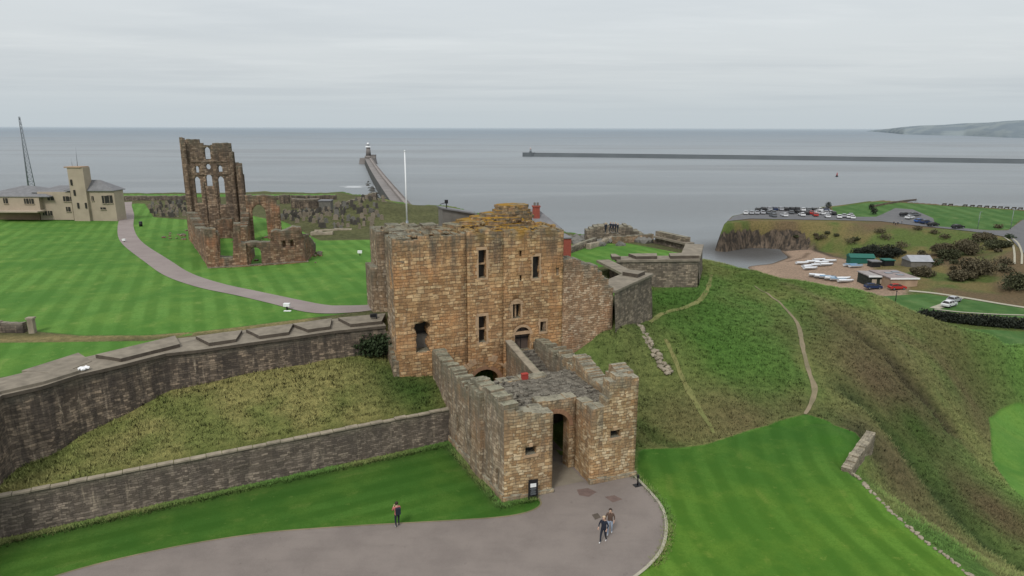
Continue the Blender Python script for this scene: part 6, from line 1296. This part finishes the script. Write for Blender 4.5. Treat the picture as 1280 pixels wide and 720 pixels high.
for x, y, c in ((1049, 273.2, 'white'), (1055, 272, 'silver'), (1060, 273, 'white'), (1065, 273.8, 'white'), (1063, 271.3, 'silver')): cars.append((x, y, c, 1.2, 'beside the grass at the right end of the car park'))
for x, y, c, l in ((1131, 270.5, 'black', 'at the back of the small group on the headland road'), (1137, 274, 'white', 'in the middle of the small group on the headland road'), (1143, 270.5, 'grey', 'at the back of the small group on the headland road'), (1150, 278.5, 'blue', 'parked on the headland road beside the lawn'), (1157, 280, 'dark blue', 'parked on the headland road beside the lawn'), (1166, 283, 'black', 'at the right end of the group on the headland road'), (1197, 286, 'black', 'parked alone on the headland road')): cars.append((x, y, c, .2 if c != 'white' else .5, l))
for x, y, c, a, l in ((1091, 361.5, 'dark blue', 0, 'parked before the flat roofed clubhouse'), (1121, 362, 'red', .05, 'parked before the flat roofed clubhouse'), (1186, 383.5, 'white', .6, 'on the valley lane across the green'), (1192, 378, 'silver', .6, 'on the valley lane across the green')): cars.append((x, y, c, a, l))
for x, y, c, a, l in cars:
    p = hvp(x, y); p.z += .17 if p.z > -16 else .12; lab = '%s car %s' % (c, l); grp = '%s cars %s' % (c, l)
    if first[0]:
        first[0] = False; car0.location = p; car0.rotation_euler = (0, 0, a); tag(car0, lab, 'car', grp)
        for ch in car0.children:
            if ch.name.startswith('body'): ch.material_slots[0].link = 'OBJECT'; ch.material_slots[0].material = CM[c]
    else:
        o = dup(car0, p, a+random.uniform(-.1, .1), 1.08, lab, grp, {'body': CM[c]}); o['category'] = 'car'
# boats
def make_boat():
    r = empty('dinghy', Vector((0, 0, 0))); mb = MB(); sec = [(-2.1, .75, .1), (-1, .9, 0), (.3, .85, 0), (1.3, .55, .1), (2.1, .06, .35)]; rows = []
    for x, w, k in sec: rows.append([(x, -w, .75), (x, -w*.8, .3), (x, 0, k), (x, w*.8, .3), (x, w, .75)])
    for a, b in zip(rows, rows[1:]):
        for i in range(4): mb.face([a[i], b[i], b[i+1], a[i+1]], sm=True)
    mb.face(rows[0]); mb.build('hull', M['hullw'], r); c = MB()
    for a, b in zip(sec, sec[1:]): 
        c.face([(a[0], -a[1], .76), (b[0], -b[1], .76), (b[0], 0, .92), (a[0], 0, .92)]); c.face([(a[0], 0, .92), (b[0], 0, .92), (b[0], b[1], .76), (a[0], a[1], .76)])
    c.build('cover', M['hullw'], r); return r
b0 = make_boat(); fb_ = True
bl = [(1003, 330.5, .1, 'w'), (1010, 334.5, .4, 'w'), (1016, 329, 0, 'w'), (1021, 333, .2, 'w'), (1027, 330, -.1, 'w'), (1033, 332.5, .1, 'w'), (1037, 328, 0, 'w'), (1013, 337, .1, 'w'), (1024, 326.5, .2, 'w')]
bl += [(1021, 346, -.3, 'w2'), (1028, 347.5, -.3, 'w2'), (1034.5, 348.5, -.3, 'b'), (1041, 350, -.3, 'w2'), (1048, 351, -.2, 'b'), (1054, 350, .1, 'w2'), (1057, 353, 0, 'w2')]
bl += [(1063, 333, .1, 'b2'), (1070, 334.5, .1, 'b2')]
LBL = {'w': ('white upturned dinghy in the cluster on the beach', 'white dinghies clustered on the beach'), 'w2': ('white dinghy in the diagonal row above the beach', 'white dinghies in the diagonal row'), 'b': ('blue covered dinghy in the diagonal row above the beach', 'blue covered dinghies in the diagonal row'), 'b2': ('blue covered boat on the sand before the green shed', 'blue boats before the green shed')}
for x, y, a, k in bl:
    p = hvp(x, y); cv = M['hullb'] if k[0] == 'b' else M['hullw']
    if fb_:
        fb_ = False; b0.location = p; b0.rotation_euler = (0, 0, a); b0.scale = (1.15,)*3; tag(b0, LBL[k][0], 'boat', LBL[k][1])
    else: o = dup(b0, p, a, 1.15, LBL[k][0], LBL[k][1], {'cover': cv}); o['category'] = 'boat'
# clubhouse and sheds
def hbuild(name, px0, px1, py, dep, h, rot, label, wall, roofm, roof='flat', cat='building'):
    a, b = hvp(px0, py), hvp(px1, py); b.z = a.z = min(a.z, b.z); w = (b-a).length; c = (a+b)/2+Vector((0, dep/2, 0)); e = empty(name, c, rot, label=label, cat=cat); m1 = MB(); loc_box(m1, e, (0, 0, -1), (w, dep, h+1)); m1.build('wall', wall, e)
    if roof == 'flat': m1 = MB(); loc_box(m1, e, (0, 0, h), (w+.5, dep+.5, .3)); m1.build('roof', roofm, e)
    else:
        m1 = MB(); r = MW[e.name]; x, y = w/2+.3, dep/2+.3; q = [r @ Vector(v) for v in ((-x, -y, h), (x, -y, h), (x, y, h), (-x, y, h), (-x, 0, h+dep*.28), (x, 0, h+dep*.28))]
        m1.face([tuple(q[i]) for i in (0, 1, 5, 4)]); m1.face([tuple(q[i]) for i in (2, 3, 4, 5)]); m1.face([tuple(q[i]) for i in (0, 4, 3)]); m1.face([tuple(q[i]) for i in (1, 2, 5)]); m1.build('roof', roofm, e)
    return e, w, dep, h
e, w, d, h = hbuild('clubhouse', 1084, 1116, 357, 7, 3.0, -.02, 'flat roofed clubhouse with white fascia and pale shutters beside the beach', M['leafblack'], plain('felt_roof', (.27, .25, .24), .9, var=.3, sc=.6))
m1 = MB(); loc_box(m1, e, (0, -d/2-.3, h-.1), (w+.7, .15, .5)); m1.build('fascia', M['whitep'], e)
for dx in (-1.8, .6): m1 = MB(); loc_box(m1, e, (dx, -d/2-.05, .9), (1.4, .1, 1.3)); m1.build('window', M['render'], e)
e, w, d, h = hbuild('clubhouse_extension', 1109, 1148, 359.5, 11, 2.9, .04, 'lower flat roofed clubhouse extension right of the clubhouse with skylights', M['renderb'], plain('felt_roof2', (.24, .2, .19), .9, var=.3, sc=.6)); m1 = MB(); loc_box(m1, e, (0, -d/2-.3, h-.1), (w+.7, .15, .45)); m1.build('fascia', M['whitep'], e)
for dx, dy in ((-1, 1), (1, -1.5), (2, 2.5)): m1 = MB(); loc_box(m1, e, (dx, dy, h+.3), (2, 1.3, .2)); m1.build('skylight', M['steel'], e)
e, w, d, h = hbuild('beach_shed', 1063, 1094, 330, 4, 2.4, -.12, 'long green corrugated shed at the back of the beach', M['greenp'], M['greenp'], 'gable', 'shed')
e, w, d, h = hbuild('boat_store', 1137, 1168, 334, 6, 2.2, -.05, 'grey roofed low building among the scrub behind the clubhouse', M['lead'], plain('pale_grey_roof', (.30, .31, .33), .7, var=.15, sc=.6), 'gable', 'building')
e, w, d, h = hbuild('beach_hut', 1089, 1101, 334, 3, 1.8, 0, 'small dark flat topped hut right of the green shed', M['black'], M['slate'], 'flat', 'hut'); e, w, d, h = hbuild('beach_hut', 1105, 1118, 333, 3, 2.0, 0, 'second small dark hut with a greenish roof near the dark tree', M['black'], M['greenp'], 'flat', 'hut')
# fence posts/benches/lamp posts on the headland lawn
for i, x in enumerate((1180, 1188, 1206, 1215, 1224, 1233, 1242, 1250, 1258, 1267, 1275)):
    p = hvp(x, 256.4+(x-1180)*.055+.6); p.z += .0
    if i == 0:
        be0 = empty('bench', p, label='dark bench on the skyline of the headland lawn', cat='bench', group='benches along the headland skyline')
        m1 = MB(); m1.box(p+Vector((0, 0, .45)), (2, .5, .08)); m1.build('seat', M['bark'], be0); m1 = MB(); m1.box(p+Vector((0, -.25, .53)), (2, .08, .5)); m1.build('backrest', M['bark'], be0)
        for dx in (-.85, .85): m1 = MB(); m1.box(p+Vector((dx, 0, 0)), (.1, .5, .45)); m1.build('leg', M['bark'], be0)
    else: dup(be0, p, 0., 1., None)
for x, y, h, lb in ((1222, 286, 6.5, 'thin lamp post on the headland lawn near the road bend'), (1263, 287, 7.5, 'taller thin lamp post close to the right edge of the headland lawn')):
    p = hvp(x, y); e = empty('lamp_post', p, label=lb, cat='lamp post'); m1 = MB(); m1.tube(p, p+Vector((0, 0, h)), .12, .07, 6); m1.build('post', M['steel'], e); m1 = MB(); m1.box(p+Vector((.3, 0, h)), (.8, .25, .12)); m1.build('lamp_head', M['steel'], e)
p = hvp(1119, 379); m1 = MB(); m1.tube(p, p+Vector((0, 0, 3.2)), .12, .09, 6); m1.box(p+Vector((0, 0, 3.2)), (.3, .3, .15)); tag(m1.build('marker_post', M['black']), 'dark wooden post on the valley green below the clubhouse', 'post')
m1 = MB(); hw = [Hv(*q) for q in ((1088, 260), (1110, 255.5), (1130, 252.5), (1150, 251.5), (1172, 251.5))]
for a, b in zip(hw, hw[1:]):
    a.z = zh_(a.x, a.y)-.3; b.z = zh_(b.x, b.y)-.3; n_ = Vector((0, .3, 0)); m1.face([tuple(a), tuple(b), tuple(b+Vector((0, 0, 1.2))), tuple(a+Vector((0, 0, 1.2)))]); m1.face([tuple(a+Vector((0, 0, 1.2))), tuple(b+Vector((0, 0, 1.2))), tuple(b+n_+Vector((0, 0, 1.2))), tuple(a+n_+Vector((0, 0, 1.2)))])
tag(m1.build('field_wall', M['dark']), 'dark low wall along the top of the headland lawn', 'wall')
for i, (x, y, s) in enumerate(((1035, 261, 1.6), (1092, 268, 1.5), (1089, 262, 1.2))):
    p = hvp(x, y); mb = MB(); leafball(mb, p+Vector((0, 0, s)), (s, s, s*1.1), 300, .25, 60+i); tag(mb.build('bush', M['leafblack'], weld=False), ('dark round bush at the right end of the rear car row', 'dark bush beside the headland road', 'dark bush at the lower end of the field wall')[i], 'bush')

# ------------------------------------------------------------------ small things near the gate
sc_ = L(1.98, -.42, 0); e = empty('notice_board', sc_, AL-.1, label='tall black notice board with white panel against the left gate tower', cat='sign'); r = MW[e.name]
def lb(root, c, s, mat, name, par=None):
    m1 = MB(); loc_box(m1, root, c, s); o = m1.build(name, mat, root)
    if par: o.parent = par
    return o
bd_ = lb(e, (0, 0, .25), (.68, .06, 1.25), M['black'], 'board')
for dx in (-.3, .3): lb(e, (dx, .02, 0), (.06, .06, .4), M['black'], 'leg')
lb(e, (0, -.035, .95), (.42, .02, .28), M['whitep'], 'poster', bd_)
for k, (wd, z) in enumerate(((.36, .85), (.44, .78), (.3, .7), (.4, .6), (.34, .54), (.42, .45), (.36, .38))): lb(e, (0, -.035, z), (wd, .015, .025), M['silv'] if 'silv' in M else M['steel'], 'lettering', bd_)
bp_ = P(797, 607, 0); e = empty('bollard', bp_, 0, label='short black post with flat base at the kerb right of the gate', cat='bollard'); m1 = MB(); m1.tube(bp_, bp_+Vector((0, 0, .9)), .06, .05, 8); m1.build('post', M['black'], e); m1 = MB(); m1.box(bp_, (.6, .4, .06), .4); m1.build('base', M['black'], e)
m1 = MB(); m1.box(bp_+Vector((0, -.03, .62)), (.2, .04, .22), .2); m1.build('plate', M['black'], e)
fl_ = P(359, 388, 7.7); fl_.z = zg(fl_.x, fl_.y); e = empty('floodlight', fl_, label='small white floodlight on the grass edge beside the footpath', cat='floodlight'); lb(e, (0, 0, .35), (.6, .35, .3), M['whitep'], 'lamp_housing'); lb(e, (0, 0, 0), (.14, .14, .4), M['black'], 'stand'); lb(e, (.2, -.5, 0), (.7, .25, .05), M['whitep'], 'base_slab')
fl_ = P(450, 319, 7.3); fl_.z = zg(fl_.x, fl_.y); e = empty('floodlight', fl_, label='small white floodlight on the lawn left of the keep', cat='floodlight'); lb(e, (0, 0, .35), (.6, .3, .35), M['whitep'], 'lamp_housing'); lb(e, (0, 0, 0), (.12, .12, .4), M['black'], 'stand')
fl_ = P(155, 300.5, 7); fl_.z = zg(fl_.x, fl_.y); e = empty('floodlight', fl_, label='small white floodlight left of the footpath below the coastguard station', cat='floodlight'); lb(e, (0, 0, .2), (.5, .3, .3), M['whitep'], 'lamp_housing'); lb(e, (0, 0, 0), (.12, .12, .3), M['black'], 'stand')
fl_ = P(176, 281, 7); fl_.z = zg(fl_.x, fl_.y); e = empty('litter_bin', fl_, label='small dark litter bin on the grass right of the footpath', cat='bin'); m1 = MB(); m1.tube(fl_, fl_+Vector((0, 0, .8)), .3, .33, 10); m1.build('drum', M['black'], e); m1 = MB(); m1.tube(fl_+Vector((0, 0, .8)), fl_+Vector((0, 0, .95)), .35, .2, 10); m1.build('lid', M['black'], e)
lb_ = P(458, 389, 8.0); m1 = MB(); c = L(-5.2, 19.6, 7.9); m1.tube(c, c+Vector((.1, 0, .8)), .08, .06, 8); m1.box(c+Vector((-.2, 0, .5)), (.6, .3, .3), .4); tag(m1.build('signpost', M['black']), 'small black post leaning at the keep corner where the path ends', 'post')

# ------------------------------------------------------------------ PEOPLE
def person(name, base, face, joints, mats, label, hair=None, extra=None):
    """one continuous skinned body; joints in metres, x right, y forward, z up"""
    J = joints; me = bpy.data.meshes.new(name); names = list(J['p'].keys()); idx = {n_: i for i, n_ in enumerate(names)}
    me.from_pydata([J['p'][n_][:3] for n_ in names], [(idx[a], idx[b]) for a, b in J['e']], []); o = bpy.data.objects.new(name, me); COL.objects.link(o)
    mod = o.modifiers.new('skin', 'SKIN'); me.skin_vertices if False else None
    bm = bmesh.new(); bm.from_mesh(me); lay_ = bm.verts.layers.skin.verify(); bm.verts.ensure_lookup_table()
    for n_ in names: v = bm.verts[idx[n_]]; r0 = J['p'][n_][3:]; v[lay_].radius = (r0[0], r0[-1]); v[lay_].use_root = (n_ == 'pelvis')
    bm.to_mesh(me); bm.free(); mod.use_smooth_shade = True; ss = o.modifiers.new('sub', 'SUBSURF'); ss.levels = 1; ss.render_levels = 1
    dg = bpy.context.evaluated_depsgraph_get(); dg.update(); m2 = bpy.data.meshes.new_from_object(o.evaluated_get(dg)); bpy.data.objects.remove(o)
    m2.materials.clear(); 
    for m_ in mats: m2.materials.append(m_)
    hipz = J['p']['pelvis'][2]-.02; nz_ = J['p']['neck'][2]
    for p in m2.polygons:
        c = p.center; z = c.z; p.use_smooth = True
        if z < .1: k = 3
        elif z < hipz and abs(c.x) < .3: k = 2
        elif z > nz_: k = 0
        else: k = 1
        for hn in ('handL', 'handR'):
            if (Vector(J['p'][hn][:3])-c).length < .11: k = 0
        p.material_index = k
    ob = bpy.data.objects.new(name, m2); COL.objects.link(ob); ob.location = base; ob.rotation_euler = (0, 0, face); MW[ob.name] = Matrix.Translation(base) @ Matrix.Rotation(face, 4, 'Z'); tag(ob, label, 'person'); h = Vector(J['p']['head'][:3])
    R = MW[ob.name]; hb_ = MB(); bm = bmesh.new(); bmesh.ops.create_icosphere(bm, subdivisions=2, radius=.118)
    for f in bm.faces:
        if f.calc_center_median().y < .03 or f.calc_center_median().z > .06: hb_.face([tuple(R @ (v.co*1.0+h+Vector((0, -.012, .03)))) for v in f.verts], sm=True)
    bm.free(); hb_.build('hair', hair or M['hair'], ob)
    nb_ = MB(); nb_.tube(R @ (h+Vector((0, .10, .01))), R @ (h+Vector((0, .135, -.02))), .012, .018, 6); nb_.build('nose', M['skin'], ob)
    fg = MB()
    for hn, en in (('handL', 'elbL'), ('handR', 'elbR')):
        hp_ = Vector(J['p'][hn][:3]); d = (hp_-Vector(J['p'][en][:3])).normalized(); s = d.orthogonal().normalized()
        for k in range(4): a_ = hp_+s*(.03-.02*k); b_2 = a_+d*.07; c_2 = b_2+(d*.6+Vector((0, .5, 0))).normalized()*.03; fg.tube(R @ a_, R @ b_2, .01, .009, 5); fg.tube(R @ b_2, R @ c_2, .009, .007, 5)
        fg.tube(R @ (hp_+s*.035), R @ (hp_+s*.07+d*.04), .011, .009, 5)
    fg.build('finger', M['skin'], ob)
    return ob
def joints(stride=.0, armL=(.22, .25, 1.15), handL=(.1, .42, 1.2), armR=(-.3, -.02, 1.15), handR=(-.3, .1, .92), kl=.0):
    p = {'pelvis': (0, 0, .95, .15, .11), 'waist': (0, 0, 1.1, .15, .105), 'chest': (0, 0, 1.32, .18, .12), 'neck': (0, .01, 1.5, .06, .06), 'chin': (0, .03, 1.58, .075, .08), 'head': (0, .03, 1.66, .095, .11), 'crown': (0, .02, 1.74, .06, .07),
         'hipL': (.1, 0, .9, .095, .1), 'kneeL': (.11, stride*.6+.03, .5, .06, .065), 'ankL': (.11, stride, .09, .042, .045), 'toeL': (.12, stride+.16, .04, .04, .03), 'hipR': (-.1, 0, .9, .095, .1), 'kneeR': (-.11, -stride*.3+.04, .5, .06, .065), 'ankR': (-.11, -stride, .1, .042, .045), 'toeR': (-.12, -stride+.16, .04, .04, .03),
         'shoL': (.19, 0, 1.42, .065, .065), 'elbL': armL+(.045, .045), 'handL': handL+(.035, .03), 'shoR': (-.19, 0, 1.42, .065, .065), 'elbR': armR+(.045, .045), 'handR': handR+(.035, .03)}
    e = [('pelvis', 'waist'), ('waist', 'chest'), ('chest', 'neck'), ('neck', 'chin'), ('chin', 'head'), ('head', 'crown'), ('pelvis', 'hipL'), ('hipL', 'kneeL'), ('kneeL', 'ankL'), ('ankL', 'toeL'), ('pelvis', 'hipR'), ('hipR', 'kneeR'), ('kneeR', 'ankR'), ('ankR', 'toeR'), ('chest', 'shoL'), ('shoL', 'elbL'), ('elbL', 'handL'), ('chest', 'shoR'), ('shoR', 'elbR'), ('elbR', 'handR')]
    return {'p': p, 'e': e}
p1 = person('person', P(497, 658.5, .02), .5, joints(.06, (.27, .12, 1.2), (.12, .32, 1.38), (-.27, .12, 1.2), (-.08, .32, 1.38)), [M['skin'], M['pinkc'], M['navy'], M['shoe']], 'person in a red-pink top and dark trousers standing alone at the lawn edge')
R = MW[p1.name]; bk = MB(); q = [R @ Vector(v) for v in ((-.15, -.14, 1.08), (.15, -.14, 1.08), (.15, -.32, 1.1), (-.15, -.32, 1.1))]; bk.prism(q, 1.05, 1.48); tag(bk.build('backpack', M['navy']), 'dark backpack worn by the person at the lawn edge', 'backpack')
p2 = person('person', P(754, 677, .02), 2.6, joints(.22, (.28, .05, 1.17), (.25, .25, .98), (-.28, -.05, 1.17), (-.24, .15, .96)), [M['skin'], M['navy'], M['navy'], M['shoe']], 'person in dark clothes with fair hair walking in front of the pair', M['hairb'])
p3 = person('person', P(762, 667, .02), 2.9, joints(.18, (.28, .05, 1.17), (.25, .2, .95), (-.28, .02, 1.17), (-.24, .15, .96)), [M['skin'], M['brownc'], M['jeans'], M['shoe']], 'person in brown jacket and pale jeans walking just behind the other')
def tiny(px, py, Y, c, lab, grp, fn=None, zz=None):
    base = fn(px, py) if fn else D(px, py, Y)
    if zz is not None: base.z = zz
    J = joints(.08); o = p2.copy(); COL.objects.link(o); o.location = base; o.rotation_euler = (0, 0, random.uniform(0, 6)); o['label'] = lab; o['group'] = grp
    o.scale = (.85,)*3; o.material_slots[1].link = 'OBJECT'; o.material_slots[1].material = c
    for ch in p2.children: cc = ch.copy(); COL.objects.link(cc); cc.parent = o
for i, (px, py) in enumerate(((757, 291.5), (763, 290.5), (766, 291), (769, 291), (772, 292))): tiny(px, py, 0, M['navy'], 'tiny dark figure standing on the gun emplacement behind the green', 'people on the gun emplacement', fn=lambda a, b: P(a, b, 10.45))
for i, (px, py) in enumerate(((1117, 281), (1119, 282.5), (1122, 281.5), (1127, 280))): tiny(px, py, 0, M['navy'], 'tiny walker beside the cars on the headland road', 'walkers on the headland road', fn=hvp)

# ------------------------------------------------------------------ LIGHT AND SKY
w = bpy.data.worlds.new('World'); scene.world = w; w.use_nodes = True; nt = w.node_tree; nt.nodes.clear(); n = N(nt)
SE, SR = math.radians(48), math.radians(205)
sky = n('TexSky', sky_type='NISHITA'); sky.sun_disc = False; sky.sun_elevation = SE; sky.sun_rotation = SR; sky.air_density = 1.5; sky.dust_density = 4.; sky.ozone_density = 1.
tc = n('TexCoord').outputs['Generated']; sp_ = n('SeparateXYZ', {0: tc}); el = sp_.outputs[2]
g = n.mix(n.ramp(el, .0, .10), (.525, .585, .62), (.62, .66, .685)); g = n.mix(n.ramp(el, .08, .22), g, (.66, .695, .72)); g = n.mix(n.ramp(el, .3, 1.), g, (1.02, 1.04, 1.07))
prj = n('CombineXYZ', {0: n.math('DIVIDE', sp_.outputs[0], n.math('MAXIMUM', n.math('ADD', el, .03), .02)), 1: n.math('DIVIDE', sp_.outputs[1], n.math('MAXIMUM', n.math('ADD', el, .03), .02))}).outputs[0]
cl = n.noise(n.scale(prj, .16, .33), 1., 6, .55, .4); cl2 = n.noise(n.scale(prj, .5, 1.), 1., 5, .6)
g = n.mix(n.math('MULTIPLY', n.ramp(cl, .4, .66), n.ramp(el, .005, .06)), g, n.mix(1., g, (.90, .91, .925), 'MULTIPLY')); g = n.mix(n.math('MULTIPLY', n.ramp(cl2, .45, .7, 0, .6), n.ramp(el, .01, .1)), g, n.mix(1., g, (1.10, 1.09, 1.08), 'MULTIPLY'))
bg = n('Background', {'Color': sky.outputs[0], 'Strength': .012}); bg2 = n('Background', {'Color': g, 'Strength': 1.}); ad = n('AddShader', {0: bg.outputs[0], 1: bg2.outputs[0]}); out = n('OutputWorld'); nt.links.new(ad.outputs[0], out.inputs[0])
sd = bpy.data.lights.new('sun', 'SUN'); sd.energy = 1.85; sd.angle = math.radians(11); sd.color = (1, .965, .91); so = bpy.data.objects.new('sun', sd); COL.objects.link(so); so.location = (0, 0, 80)
az = math.radians(-158)   # compass bearing of the sun, clockwise from +Y: behind the camera, to its left
dirv = Vector((math.sin(az)*math.cos(SE), math.cos(az)*math.cos(SE), math.sin(SE))); so.rotation_euler = dirv.to_track_quat('Z', 'Y').to_euler(); sky.sun_rotation = az % (2*math.pi)
scene.view_settings.view_transform = 'Standard'; scene.view_settings.look = 'None'; scene.view_settings.exposure = 0
scene.render.engine = 'CYCLES'; scene.cycles.use_denoising = True; scene.cycles.max_bounces = 4
scene.render.resolution_x = 1024; scene.render.resolution_y = 576
